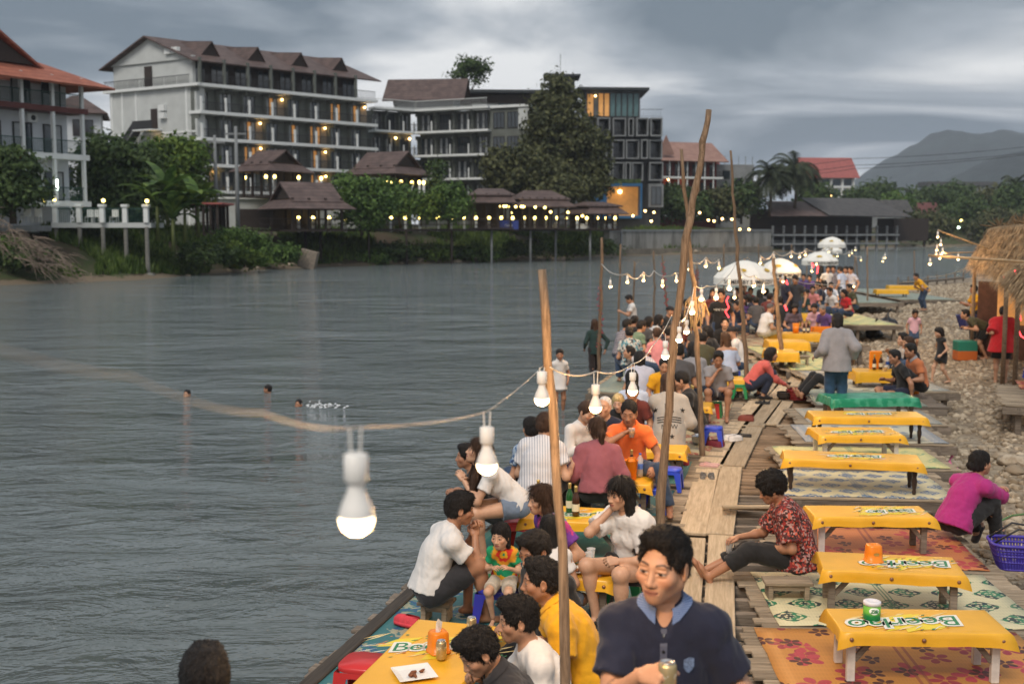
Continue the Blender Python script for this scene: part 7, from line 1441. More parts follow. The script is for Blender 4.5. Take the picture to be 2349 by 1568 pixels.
lp_post=MB().cbox(-.12,.12,-.12,.12,-.1,1.05,.01).mesh('post',m_slab); lp_glob=MB().lathe([(.001,1.05),(.1,1.07),(.155,1.2),(.155,1.26),(.1,1.38),(.001,1.41)],10).mesh('globe',m_yl,True)
def glamp(vx,vy,Y,nm,post=True):
    p=at(vx,vy,Y); e=empty('globe_lamp',(p.x,p.y,p.z-1.23)); tag(e,nm,'lamp',GL); link('globe',lp_glob,e)
    if post: link('post',lp_post,e)
row=[685,718,755,793,897,930,963,1005,1035,1065,1092,1122,1150,1176,1202,1227,1252,1278,1298,1324,1346,1370,1391,1411]
for i,x in enumerate(row): glamp(x,500,float(np.interp(x,[595,700,900,1100,1250,1425],[101,106,111,116,121,128]))+.25,'%s globe lamp from the left along the riverside deck rail'%ORD[i])
for i,(x,y) in enumerate(((562,407),(610,405),(630,405),(685,407),(737,409),(785,411))): glamp(x,y,115.5,'%s yellow globe lamp from the left on the upper terrace'%ORD[i])
for i,(x,y) in enumerate(((878,415),(890,415),(896,420),(920,417),(945,419),(962,418),(972,419))): glamp(x,y,118,'%s globe lamp from the left under the middle pavilion roof'%ORD[i])
def glow(vx,vy,Y,lab,r=.14,m=None,grp='small lights on the far bank'):
    p=at(vx,vy,Y); o=MB().lathe([(.001,-r),(r*.8,-r*.6),(r,0),(r*.8,r*.6),(.001,r)],8).build('lamp_globe',m or m_yl,None,p,smooth=True); tag(o,lab,'lamp',grp)
for i,(x,y) in enumerate(((1145,473),(1156,473),(1161,473),(1170,474),(1183,474),(1196,474),(1201,474),(1228,475),(1250,476),(1263,486),(1303,487),(1336,495),(1172,488))): glow(x,y,118.0,'%s small lamp under the long restaurant roof'%ORD[i],.13)
for i,(x,y) in enumerate(((1779,483),(1784,480),(1790,486),(1795,483),(1801,485),(1808,484),(1814,487),(1820,485),(1827,486),(1833,484),(1839,482),(1846,483),(1853,484),(1858,486),(1785,502),(1797,501),(1811,500),(1824,501),(1851,501),(1861,500),(1875,501),(1890,495),(1891,502),(1908,501))): glow(x,y,187,'%s lamp in the strings on the stilted restaurant, counted from the left'%ORD[i],.22)
for i,(x,y) in enumerate(((1480,484),(1500,487),(1494,507),(1605,488),(1625,505),(1638,507),(1657,502),(1679,503),(1697,526),(1718,526),(1452,495))): glow(x,y,160,'%s small warm lamp above the retaining wall'%ORD[i],.16,m_warm)
for i,(x,y,m) in enumerate(((2059,512,m_wl),(2104,512,m_wl),(2131,513,m_wl),(2156,504,m_wl),(2161,517,m_yl),(2166,518,m_yl),(2205,506,m_yl),(2199,521,m_wl),(2268,508,m_warm),(2274,508,m_warm),(2290,500,m_warm),(2276,522,m_yl))): glow(x,y,225,'%s street light on the far right shore'%ORD[i],.24,m)
# --- left concrete terrace
tr_=empty('concrete_terrace',(0,0,0)); tag(tr_,'white concrete terrace on tall posts at the left bank','terrace')
TP=[at(x,y,Y) for x,y,Y in((133,637,81.5),(187,637,81.5),(240,637,81.5),(292,635,82),(340,634,82))]; zt=3.45
def bar(name,p,q,z0,z1,th,m,parent):
    n=Vector((q.x-p.x,q.y-p.y,0)).normalized(); o_=Vector((-n.y,n.x,0))*th; return link(name,MB().hexa([(p.x,p.y,z0),(q.x,q.y,z0),(q.x+o_.x,q.y+o_.y,z0),(p.x+o_.x,p.y+o_.y,z0),(p.x,p.y,z1),(q.x,q.y,z1),(q.x+o_.x,q.y+o_.y,z1),(p.x+o_.x,p.y+o_.y,z1)]).mesh(name,m),parent)
PL=at(10,520,77); bar('slab',Vector((TP[0].x-.2,81.2,0)),Vector((TP[4].x+.3,82,0)),zt-.35,zt,5,m_wall,tr_); bar('slab',Vector((PL.x,76.5,0)),Vector((TP[0].x-.2,81.2,0)),zt-.6,zt-.2,5,m_conc,tr_)
m_tpost=mat('grey_post',(.19,.185,.165),rough=.9,var=.2)
for p in TP:
    MB().lathe([(.55,WZ-.5),(.5,WZ+.25),(.16,WZ+.4),(.15,zt-.3)],10).build('pillar',m_tpost,tr_,(p.x,p.y,0)); MB().cbox(-.17,.17,-.17,.17,zt,zt+1.1,.02).cbox(-.25,.25,-.25,.25,zt+1.1,zt+1.3,.03).build('baluster_post',m_slab,tr_,(p.x,p.y,0))
for i in range(4):
    p,q=TP[i],TP[i+1]; mb=MB(); mb.tube([(p.x,p.y,zt+1.0),(q.x,q.y,zt+1.0)],.04,5)
    for j in range(1,12): w=p.lerp(q,j/12); mb.tube([(w.x,w.y,zt),(w.x,w.y,zt+1.0)],.02,4)
    link('railing',mb.mesh('railing',m_railg),tr_)
for i,(x,y) in enumerate(((237,460),(337,461),(125,460))): glow(x,y,81.7,'small lamp on the %s white terrace post'%('middle','rightmost','leftmost')[i],.13,m_yl,'lamps on the white terrace')
for i,(x,y) in enumerate(((18,458),(98,461),(45,432))): glow(x,y,77,'small lamp among the left trees, %s one'%('leftmost','rightmost','upper')[i],.12,m_yl,'lamps on the white terrace')
p=at(131,424,80); tag(MB().tube([(0,0,-.35),(0,0,.36)],.07,6).build('tube_light',m_wl,None,p),'upright white green tube light by the left tree','lamp')
def chair_w(vx,vy,Y,lab):
    p=at(vx,vy,Y); e=empty('white_garden_chair',(p.x,p.y,zt)); tag(e,lab,'chair','white chairs on the left terrace'); MB().cbox(-.25,.25,-.25,.25,.4,.44,.01).build('seat',m_slab,e); MB().cbox(-.25,.25,.22,.27,.44,.95,.01).build('backrest',m_slab,e)
    for a in(-.22,.22):
        for b_ in(-.22,.22): MB().cbox(a-.03,a+.03,b_-.03,b_+.03,0,.4,.005).build('leg',m_slab,e)
for i,(x,l) in enumerate(((205,'white garden chair behind the green terrace rail, left'),(222,'white garden chair in the middle of the terrace'),(262,'white garden chair near the terrace right end'),(60,'white garden chair on the lower left deck'),(85,'white garden chair by the lower deck rail'))): chair_w(x,505,82.8 if x>130 else 78.5,l)
# --- retaining wall and stilted restaurant
WPT=[at(1398,583,145),at(1500,581,152),at(1620,578,160),at(1768,575,170)]; rw=empty('retaining_wall',(0,0,0)); tag(rw,'long grey concrete retaining wall at the water','wall')
for i in range(3): bar('wall_section',WPT[i],WPT[i+1],-1.5,2.6,1.0,mat('stained_concrete',fn=lambda:(lambda v:cmix(noise(scaled(v,(.6,.6,.12)),1.2,5,.7).sm(.4,.7),(.31,.30,.275),(.14,.135,.12)))(coords()),rough=.95),rw); bar('footing',Vector(WPT[i])+Vector((0,-1.2,0)),Vector(WPT[i+1])+Vector((0,-1.2,0)),-1.5,.35,1.2,mat('footing_stone',(.19,.16,.12),var=.3,scale=.6),rw); bar('coping',Vector(WPT[i])+Vector((0,-.2,0)),Vector(WPT[i+1])+Vector((0,-.2,0)),2.6,2.85,1.5,m_conc,rw)
Bs=Bld('stilted_restaurant','dark roofed restaurant on a grid of concrete posts',(at(1772,560,172).x,172),(.93,.36),(-.36,.93)); Ls=23
Bs.box('base_wall',-.5,Ls*.75,1.5,2,-1.5,1.2,m_conc); Bs.box('back_wall',0,Ls,6,6.3,1.0,6,m_dkwood)
for k in range(13): Bs.put('post',Bs.mesh('post',[(-.14,.14,-.14,.14,-1.5,3.4)],m_conc,('post',)),k*Ls/12,0,0)
for z in (.75,2.1): Bs.box('floor_slab',-.3,Ls+.3,-.4,6,z-.25,z,m_conc)
Bs.railing(0,-.2,2.1,Ls,1.0,m_rail,.3); Bs.poly('roof',[(-1,-1,4.9),(14,-1,4.9),(12,5,7.2),(2,5,7.2)],m_rb); Bs.poly('roof',[(9,-1.6,5.0),(Ls+2,-1.2,4.8),(Ls,6,7.8),(9,6,7.8)],m_rg)
Bs.box('far_shed',Ls+1,Ls+8,2,6,1,4.6,m_dkwood)
for (vx,vy,Y,w,h_,m,lab) in((1990,480,236,9,2.0,m_rg,'low grey roofed shed on the far shore'),(2095,488,262,6,2.4,mat('maroon_roof',(.13,.045,.04),var=.2),'red roofed house among the far trees'),(2290,508,240,8,1.6,m_rg,'pale roofed boat house on the far right shore')):
    p=at(vx,vy,Y); q=Bld('far_house',lab,(p.x,Y),(1,.1),(-.1,1),'house','houses on the far right shore'); q.box('wall',0,w,0,5,1,p.z,m_conc); q.gable(0,w,0,5,p.z,p.z+h_,m,.6,m_dkwood)
p=at(2130,425,620); q=Bld('hillside_building','faint long building below the hill',(p.x,620),(.99,.1),(-.1,.99)); q.box('wall',0,38,0,10,10,p.z,m_conc); q.box('roof',-1,39,-1,11,p.z,p.z+2,m_rg)
# signs and posters on the deck
m_sg=mat('sign_blue',(.03,.05,.22),rough=.5,var=.2); p=at(1167,516,116.8); e=empty('blue_banner',p); tag(e,'blue banner with white lettering hung on the deck rail','banner'); MB().cbox(-1.0,1.0,-.03,.03,-.45,.45,.01).build('board',m_sg,e); link('lettering',get_text('i info',.4,.0,m_lw,0),e,(0,-.035,-.02),rot=(PI/2,0,0))
for i,x in enumerate((1273,1341,1396)): p=at(x,520,125); tag(MB().cbox(-.5,.5,-.03,.03,-.3,.3,.01).build('white_sign',m_slab,None,p),'white board on the deck rail, %s of three'%('left','middle','right')[i],'sign')
# power poles and beached boat
for i,(x,y0,y1,Y) in enumerate(((497,310,500,99),(546,290,520,98))):
    p=at(x,y1,Y); q=at(x,y0,Y); e=empty('power_pole',p); tag(e,'%s grey concrete power pole before the long hotel'%('left','right')[i],'pole'); MB().tube([(0,0,-1),(0,0,q.z-p.z)],[.2,.13],8).build('shaft',m_conc,e,smooth=True); MB().box(-.9,.9,-.06,.06,q.z-p.z-.7,q.z-p.z-.55).build('crossarm',m_conc,e)
p=at(708,592,100); e=empty('upturned_block',p); tag(e,'tilted broken concrete block on the muddy bank','block'); MB().cbox(-.75,.75,-.6,.6,-.9,.7,.05,Matrix.Rotation(R(14),4,'Y')).build('block',mat('muddy_concrete',(.22,.18,.14),var=.3),e)
def cable(name,pts,r,m,lab,cat='cable',group=None,sag=0):
    P=[]; 
    for i in range(len(pts)-1):
        a,b=Vector(pts[i]),Vector(pts[i+1])
        for j in range(12 if i<len(pts)-2 else 13): t=j/12; q=a.lerp(b,t); q.z-=sag*4*t*(1-t); P.append(q)
    return tag(MB().tube(P,r,5).build(name,m,None,smooth=True),lab,cat,group)
for i,(ya,yb) in enumerate(((356,335),(371,349),(379,352))): cable('power_line',[at(1700,ya+28,230),at(1960,ya+8,230),at(2420,yb-6,230)],.05,m_rail,'%s power line crossing in front of the hill'%('upper','middle','lower')[i],'wire','power lines before the hill',sag=.5)
# ---------------------------------------------------------------- poles, light strings, umbrellas, hut, far decks
G_PO='bare wooden poles holding the light strings'
def pole(label,pts,r0,r1,knots=True,z0=-.9,m=None):
    P=[]; 
    for i in range(len(pts)-1):
        for j in range(6): P.append(Vector(pts[i]).lerp(Vector(pts[i+1]),j/6))
    P.append(Vector(pts[-1])); n=len(P); R_=[]
    for i in range(n):
        t=i/(n-1); R_.append((r0+(r1-r0)*t)*(1+(.16 if knots and i%5==2 else 0)*random.uniform(.4,1)+random.uniform(-.05,.05)))
        if 0<i<n-1: P[i]=P[i]+Vector((random.uniform(-1,1),random.uniform(-1,1),0))*r0*.35
    return tag(MB().tube(P,R_,10).build('pole',m or m_polez,None,smooth=True),label,'pole',G_PO)
def vpole(label,pts,by,r0,r1,z0=0.0,sink=.6,m=None):
    """pts: V pixels bottom to top; the foot stands on z0"""
    b=gp(*pts[0],z0); P=[b-Vector((0,0,sink)),b]+[at(x,y,b.y) for x,y in pts[1:]]; pole(label,P,r0,r1,m=m); return b.y
pole('straight wooden pole at the centre foreground holding the nearest bulbs',[(.30,5.35,-.6),at(1290,1250,5.35),at(1243,618,5.35)],.027,.021,False)
vpole('tall crooked branch pole leaning right over the walkway',[(1513,1205),(1545,800),(1580,500),(1600,400),(1626,252)],0,.050,.030); vpole('thin pole crossing behind the crooked branch',[(1614,1045),(1600,800),(1588,620),(1563,342)],0,.045,.022); vpole('dark gnarled pole left of the big umbrella',[(1716,905),(1702,700),(1688,540),(1676,345)],0,.055,.020,m=m_polez); vpole('pole in front of the second umbrella',[(1793,838),(1787,740),(1780,660),(1774,592)],0,.065,.035,z0=.1)
Yr=vpole('riverside pole wound with red tinsel',[(1372,868),(1378,700),(1380,545)],0,.05,.03,z0=WZ)
for i,(pts,lab) in enumerate((([(1418,770),(1424,560)],'plain river pole left of the man on his phone'),([(1452,745),(1456,600)],'pole beside the man on his phone'),([(1500,735),(1502,660),(1499,575)],'slender river pole above the green tee'),([(1602,700),(1598,600)],'thin pole with red tinsel below the branch'),([(1530,715),(1519,585)],'pole wound with gold tinsel'),([(1990,690),(1989,566)],'pole topped with a blue bag at the far shallows'),([(1660,690),(1661,560)],'hair thin pole left of the umbrellas'),([(1742,660),(1740,560)],'thin far pole above the big umbrella'),([(1813,640),(1816,560)],'thin far pole between the umbrellas'),([(1850,640),(1852,575)],'thin far pole by the third umbrella'),([(1956,650),(1962,585)],'leaning far pole at the end of the pier'),([(1968,650),(1964,590)],'second leaning far pole at the end of the pier'),([(2098,645),(2097,575)],'striped pole on the far raft'))): vpole(lab,pts,0,.05 if i<5 else .045,.03,z0=WZ if i<5 else 0,m=m_polez)
def tinsel(label,pts,Y,col,n=260,r=.05):
    mb=MB(); P=[at(x,y,Y) for x,y in pts]; rr=random.Random(3)
    for k in range(n):
        t=k/n*(len(P)-1); i=int(t); c=P[i].lerp(P[i+1],t-i)+Vector((math.cos(k*.28)*.045,math.sin(k*.28)*.045,0)); d=Vector((rr.gauss(0,1),rr.gauss(0,1),rr.gauss(0,.6))).normalized()*r*rr.uniform(.6,1.3); s=Vector((rr.gauss(0,1),rr.gauss(0,1),rr.gauss(0,1))).normalized()*.012; mb.add([c-s,c+s,c+d],[(0,1,2)])
    return tag(mb.build('tinsel_garland',mat('tinsel_%d'%int(col[0]*99),col,rough=.3,metal=.5,var=.5,scale=30)),label,'garland',kind='thing')
tinsel('red tinsel garland wound round a river pole',[(1378,655),(1374,690),(1380,730),(1376,770),(1372,795)],Yr,(.45,.02,.045)); tinsel('gold tinsel garland on a thin river pole',[(1520,600),(1525,650),(1530,705)],30,(.45,.34,.06),160); tinsel('dark red tinsel garland on a far pole',[(1599,618),(1598,640),(1600,668)],33,(.30,.02,.03),140,.07)
# --- bulbs
m_sock=mat('white_socket',(.84,.80,.74),rough=.4,var=.03); m_bulb=mat('lit_bulb',(.9,.8,.6),emis=(1,.76,.44),estr=5,var=0,rough=.4)
m_bulbf=mat('lit_bulb_far',(.9,.8,.6),emis=(1,.68,.28),estr=4,var=0)
sock=MB().lathe([(.016,.098),(.0215,.096),(.0215,.050),(.019,.046),(.017,.046)],14).mesh('socket',m_sock,True); body=MB().lathe([(.0135,.046),(.016,.030),(.026,.008),(.0325,-.012),(.0325,-.016)],16,cap=False).mesh('bulb_body',m_sock,True); dome=MB().lathe([(.0325,-.016),(.0315,-.028),(.026,-.040),(.014,-.048),(.001,-.050)],16,cap=False).mesh('bulb_dome',m_bulb,True)
domef=MB().lathe([(.0325,-.016),(.028,-.038),(.001,-.050)],8,cap=False).mesh('bulb_dome',m_bulbf,True); bodyf=MB().lathe([(.02,.096),(.02,.046),(.0325,-.014)],8).mesh('bulb_body',m_sock,True)
NB=[0]
def bulb(vx,vy,Y,wire,label,s=1.0):
    p=at(vx,vy,Y); e=empty('light_bulb',p+Vector((0,0,.032*s))); e.scale=(s,s,s); tag(e,label,'light bulb','bulbs on the light strings'); near=Y<16
    link('bulb_dome',dome if near else domef,e); link('bulb_body',body if near else bodyf,e)
    if near: link('socket',sock,e)
    if Y<46: ld=bpy.data.lights.new('bulb_light','POINT'); ld.energy=20 if Y<16 else 13; ld.color=(1,.58,.24); ld.shadow_soft_size=.03; lo_=link('bulb_light',ld,e,(0,0,-.085))
    for sx in ((-.008,.008) if Y<8 else (0,)): link('wire',MB().tube([(sx,0,.095),(sx*1.3,0,.095+wire)],.0022 if near else .004,5).mesh('wire',m_sock),e)
    return p+Vector((0,0,(.127+wire)*s))
BL=[(818,1203,2.0,.05,'largest nearest glowing bulb over the river'),(1117,1074,3.45,.05,'second bulb hanging before the white tee girl'),(1243,921,4.8,.02,'bulb beside the straight centre pole'),(1366,939,5.75,.07,'bulb above the mauve sweater'),(1451,900,7.2,.06,'bulb above the orange polo man'),(1526,819,9.0,.06,'bulb in front of the yellow tee'),(1558,781,10.6,.05,'bulb left of the thin pole'),(1575,762,12,.05,'bulb beside the thin pole, higher'),(1588,717,12.6,.04,'bulb below the tied ropes'),(1609,687,14,.05,'bulb right of the thin pole at the ropes'),(1643,683,15,.05,'bulb before the lettered tee face'),(1673,663,15.5,.05,'bulb hanging at the umbrella edge')]
TOPS={}
for x,y,Y,w,l in BL: TOPS[(x,y)]=bulb(x,y,Y,w,l)
FB=[(1400,658,21),(1439,648,22),(1476,644,23),(1520,656,23),(1552,645,23),(1582,618,26),(1619,611,27),(1649,615,28),(1685,683,20),(1698,637,26),(1700,665,22),(1729,656,24),(1752,669,24),(1796,646,30),(1744,604,32),(1775,595,33),(1815,589,40),(1834,590,42),(1848,585,42),(1901,578,50),(1921,588,50),(1948,586,55),(1954,581,56),(1962,574,56),(1975,597,55),(1862,622,40),(1873,606,45),(1959,657,40)]
order=('first','second','third','fourth','fifth','sixth','seventh','eighth','ninth','tenth')
for i,(x,y,Y) in enumerate(FB): TOPS[(x,y)]=bulb(x,y,Y,.05,'%s bulb of the %s'%(order[i%10],('row over the river poles, counted from the left','row before the umbrellas, counted from the left','far row beyond the umbrellas, counted from the left')[i//10]),1.0 if Y<24 else 1.25)
for i,(x,y,Y) in enumerate(((2151,544,26),(2158,561,28),(2149,574,29),(2162,580,30),(2147,585,31),(2156,592,30),(2133,606,26),(2198,595,28),(2030,592,60),(2025,600,60))): TOPS[(x,y)]=bulb(x,y,Y,.05,'%s bulb near the thatched hut, counted from the top'%order[i],1.0 if Y<40 else 1.8)
m_cable=mat('pale_cable',(.50,.46,.40),rough=.6,var=.05)
def string(label,pts,r=.0045,sag=.03,m=None): return cable('light_cable',pts,r,m or m_cable,label,'cable','cables of the light strings',sag)
T=lambda *k:[TOPS[q] for q in k]
string('blurred near cable running from the left edge to the centre pole',[at(-260,700,.80),at(300,862,1.15),at(600,945,1.5)]+T((818,1203))+T((1117,1074))+[at(1246,838,5.33)],.0014,.010); string('cable from the centre pole to the crooked branch',[at(1262,842,5.33)]+T((1366,939),(1451,900))+[at(1495,795,9.2),at(1541,722,11.95)],.0042,.03); string('cable looping between the crooked branch and the thin pole',[at(1547,723,11.9),at(1562,735,12.2),at(1580,705,13.5),at(1592,655,15.4)],.007,.05); string('cable from the thin pole towards the umbrellas',[at(1592,650,15.5),at(1620,655,16),at(1660,640,18),at(1690,600,20.8)],.007,.05)
string('cable strung across the river poles',[at(1380,605,27)]+T((1439,648),(1476,644))+[at(1500,620,30)]+T((1552,645),(1582,618),(1619,611),(1649,615)),.012,.12); string('cable carrying the bulbs before the umbrellas',T((1698,637),(1729,656))+[at(1780,640,27)]+T((1796,646))+[at(1870,650,34)]+T((1959,657)),.012,.1); string('far cable beyond the umbrellas',T((1744,604),(1775,595),(1815,589),(1848,585),(1901,578),(1921,588),(1948,586),(1975,597)),.016,.15); string('white cord from the hut towards the shallows',[at(2300,580,27),at(2220,612,33),at(2130,634,45),at(2070,645,55)],.014,.1)
# cut rope ends tied to the thin pole
mb=MB(); rr=random.Random(5)
for k in range(14):
    x=1600+rr.uniform(-28,22); p0=at(1598,683,15.3); p1=at(x,690+rr.uniform(0,15),15.3); p2=at(x+rr.uniform(-10,10),720+rr.uniform(0,45),15.3); mb.tube([p0,p0.lerp(p1,.6)+Vector((0,0,.05)),p1,p2],.006,4)
tag(mb.build('rope_ends',mat('straw_rope',(.26,.19,.10),rough=.9),None),'bundle of cut straw coloured rope ends tied to the thin pole','rope',kind='thing')
# --- umbrellas
m_can_w=mat('white_canopy',(.80,.78,.72),rough=.8,var=.05,scale=2,bump=.1); m_emb=mat('print_gold',(.55,.36,.03),rough=.6,var=.4,scale=9)
def umbrella(label,vx0,vx1,vyt,vyr,Y,base,text=None,n=10):
    a=at(vx0,vyr,Y); b=at(vx1,vyr,Y); R0=(b.x-a.x)/2; cx=(a.x+b.x)/2; zr=a.z+.14; zt=at(vx0,vyt,Y).z; h=max(.25,zt-zr); e=empty('beach_umbrella',(cx,Y,base)); tag(e,label,'umbrella','white umbrellas over the far decks'); zr-=base
    prof=[(1.0,0),(.86,.30),(.62,.62),(.35,.86),(.12,.98),(.01,1.0)]; vs=[];fs=[]; N=n*2
    for rr,zz in prof:
        for k in range(N): q=R0*rr*(1 if k%2==0 else .975); vs.append((q*math.cos(2*PI*k/N),q*math.sin(2*PI*k/N),zr+h*zz-(0 if k%2==0 else .03*rr)))
    for j in range(len(prof)-1):
        for k in range(N): fs.append((j*N+k,j*N+(k+1)%N,(j+1)*N+(k+1)%N,(j+1)*N+k))
    can_=MB().add(vs,fs).build('canopy',m_can_w,e,smooth=False)
    MB().add([(R0*(1.0 if k%2==0 else .975)*math.cos(2*PI*k/N),R0*(1.0 if k%2==0 else .975)*math.sin(2*PI*k/N),zr-dz-(0 if k%2==0 else .03*(1-dz))) for dz in (.22,.0) for k in range(N)],[(k,(k+1)%N,N+(k+1)%N,N+k) for k in range(N)]).build('valance',m_can_w,can_)
    MB().tube([(0,0,0),(0,0,zr+h+.06)],.025,8).build('pole',m_pole,e,smooth=True)
    for k in range(0,N,4):
        an=2*PI*(k+2)/N; mb=MB(); c=Vector((math.cos(an),math.sin(an),0)); s=Vector((-math.sin(an),math.cos(an),0)); pr=lambda u:(R0*np.interp(u,[0,.14,.38,.65,.88,1],[1,.86,.62,.35,.12,.01]),zr+h*np.interp(u,[0,.14,.38,.65,.88,1],[0,.3,.62,.86,.98,1]))
        pts=[]
        for t in np.linspace(0,2*PI,15)[:-1]:
            rr,zz=pr(.24+.075*math.sin(t)); q=c*(rr+.02)+s*(.15*R0*math.cos(t))+Vector((0,0,zz+.012)); pts.append(q)
        mb.add(pts,[tuple(range(14))]); mb.build('emblem',m_emb,can_)
    if text:
        for k,an in enumerate((-PI/2-.45,-PI/2+.35)):
            me=get_text('SOMERSBY',.17,.004,mat('print_black',(.02,.03,.02),var=.05),0); link('lettering',me,can_,((R0+.02)*math.cos(an),(R0+.02)*math.sin(an),zr-.125),rot=(PI/2,0,an+PI/2))
    return e
umbrella('largest white umbrella with yellow emblem in front',1637,1778,597,645,37,.0,True); umbrella('second white umbrella behind the largest',1738,1838,592,630,43,.0,True); umbrella('third white umbrella with red light tubes beside it',1839,1923,576,603,54,.0,True); umbrella('topmost far white umbrella',1876,1940,543,565,72,.0); umbrella('small white umbrella below the topmost one',1884,1932,566,578,80,.0)
# --- red rope lights
m_red=mat('red_rope_light',(.9,.05,.05),emis=(1,.05,.06),estr=3.5,var=0)
for i,(pts,Y,lab) in enumerate((([(1802,640),(1806,652),(1804,672),(1808,690)],33,'red light tube by the waiter'),([(1800,700),(1805,712)],30,'short red light tube below the waiter'),([(1671,680),(1666,690),(1672,705),(1664,715),(1672,728)],25,'red light tube beside the lettered tee'),([(1877,610),(1874,630),(1879,648)],44,'red light tube under the third umbrella'),([(1863,603),(1866,613)],44,'short red tube under the third umbrella'),([(2328,620),(2333,640),(2331,660)],22,'red light tube on the hut post'),([(2332,680),(2338,710),(2342,735)],22,'long red light tube down the hut post'),([(2336,755),(2342,770),(2349,775)],22,'lowest red light tube at the hut'),([(2302,634),(2306,648)],24,'short red tube under the hut eave'))): tag(MB().tube([at(x,y,Y) for x,y in pts],.022 if Y>28 else .012,6).build('red_light_tube',m_red,None,smooth=True),lab,'light tube','red light tubes')
# --- far decks and their tables
G_F='far platforms beyond the walkway'
def fdeck(q,z,kind,lm,lp):
    ctr,w,h,rz=rect_of(*q,z+.03); platform('far_platform',lp,ctr.x,ctr.y,w+.3,h+.3,z,rz,pw=.3,group=G_F); woven_mat(kind,lm,ctr,w,h,rz,z+.004,'mats on the far platforms')
fdeck(((1762,792),(1868,792),(1890,845),(1752,845)),.1,'lemon','pale green mat under the white benches','far platform with white benches and two yellow tables'); fdeck(((1780,752),(1905,752),(1915,786),(1772,788)),.1,'grass','mat under the orange bucket table','far platform under the orange bucket table'); fdeck(((1800,699),(1955,699),(1965,742),(1795,742)),.08,'lemon','wide pale mat at the far deck end','wide far platform edged by shallow water'); fdeck(((1700,655),(1950,655),(1955,692),(1700,692)),.0,'grass','mat below the umbrellas','farthest platform below the umbrellas')
fdeck(((2000,661),(2100,661),(2116,685),(1990,685)),-.1,'grass','pale mat on the far right raft','separate raft platform near the beach'); fdeck(((1872,848),(2100,848),(2128,892),(1866,892)),.1,'steel','mat of the seated beach group','platform of the seated beach group')
def ft(label,vx,vy,L,D,z=.1,rz=-4,H=.34,**k): p=gp(vx,vy,z+H); return low_table(label,(p.x,p.y,z+.012),L,D,H,R(rz),m_greywood,logo=False,buttons=False,braces=False,group='yellow tables on the far platforms',drop=.2,**k)
ft('yellow table just beyond the front benches',1805,782,.9,.75); ft('yellow table nearest the squatting woman',1792,805,.6,.8); tC=ft('yellow table with orange bucket and dark bottles',1820,764,1.3,.55); ft('yellow table at the far deck end',1897,694,1.2,.6,z=.08); ft('yellow table before the woman in cardigan',1845,720,1.0,.7); ft('yellow table below the pink shirt',1870,742,.8,.5); ft('yellow table on the right raft, front',2044,664,1.4,.6,z=-.1); ft('yellow table on the right raft, back',2075,655,1.6,.6,z=-.1); tB=ft('low table of the seated beach group with bottles',2020,850,1.0,.6,H=.3); ft('yellow table in the crowd by the green stools',1668,868,.6,.5,z=0); ft('yellow table hidden in the middle crowd',1545,790,.8,.6,z=0); ft('yellow table right of the maroon diner',1640,786,.7,.6,z=0)
bk=empty('ice_bucket',on(tC,.05,-.05,.34)); tag(bk,'orange ice bucket on a far yellow table','bucket'); MB().lathe([(.0,0),(.07,0),(.09,.24),(.085,.23),(.065,.01)],18,cap=False).build('pail',m_orange,bk,smooth=True)
for i in range(2): bottle('dark bottle beside the far orange bucket, %s'%('left','right')[i],on(tC,.26+.1*i,-.02,.34))
for i,(x,y) in enumerate(((-.12,0),(.02,.08))): bottle('brown bottle on the beach group table, %s'%('left','right')[i],on(tB,x,y,.3))
wbottle('cola bottle with blue label on the beach group table',on(tB,.15,.1,.3),(.02,.07,.3),(.02,.02,.03)); sb=empty('snack_pack',on(tB,-.05,.2,.3)); tag(sb,'orange snack pack standing on the beach group table','packet'); MB().cbox(-.12,.12,-.03,.03,0,.34,.02).build('packet_body',m_orange,sb)
for i in range(2): cup('cup of beer on the beach group table, %s'%('left','right')[i],on(tB,.05+.14*i,-.18,.3),m_beer)
cr8=empty('drink_crate',gp(1886,782,.11)); tag(cr8,'orange plastic drinks crate behind the grey sweater','crate'); mb=MB(); 
for z in (0,.1,.2,.3): mb.cbox(-.26,.26,-.18,-.16,z,z+.075,.004); mb.cbox(-.26,.26,.16,.18,z,z+.075,.004); mb.cbox(-.26,-.24,-.16,.16,z,z+.075,.004); mb.cbox(.24,.26,-.16,.16,z,z+.075,.004)
mb.cbox(-.24,.24,-.16,.16,0,.02,.003); 
for sx in (-1,1):
    for sy in (-1,1): mb.cbox(sx*.25-.02,sx*.25+.02,sy*.17-.02,sy*.17+.02,0,.375,.004)
mb.build('crate_body',m_orange,cr8)
for i,(x,y,l) in enumerate(((1874,806,'white topped bench right of the yellow tables'),(1834,836,'white topped bench nearest the walkway'),(1808,828,'grey low bench beside the near yellow table'),(1862,790,'white bench beyond the others'),(1800,815,'short pale bench left of the mat'))): e=wstool(l,gp(x,y,.115),.42,.22,.2,R(-5)); [setattr(c.data.materials,'__len__',0) if 0 else None for c in e.children]
ob=empty('orange_bucket',gp(2097,902,.12)); tag(ob,'orange bucket behind the seated man in orange and navy','bucket'); MB().lathe([(.0,0),(.085,0),(.11,.24),(.104,.235),(.08,.01)],18,cap=False).build('pail',m_orange,ob,smooth=True)
# pier line
pr=empty('bamboo_footbridge',(0,0,0)); tag(pr,'thin bamboo footbridge across the far shallows','footbridge'); a,b=gp(2060,650,-.1),gp(2210,637,-.1); MB().tube([a,b],.08,6).build('rail',m_greywood,pr)
for k in range(8): q=a.lerp(b,k/7); MB().tube([q-Vector((0,0,.8)),q+Vector((0,0,.35))],.06,6).build('post',m_greywood,pr)
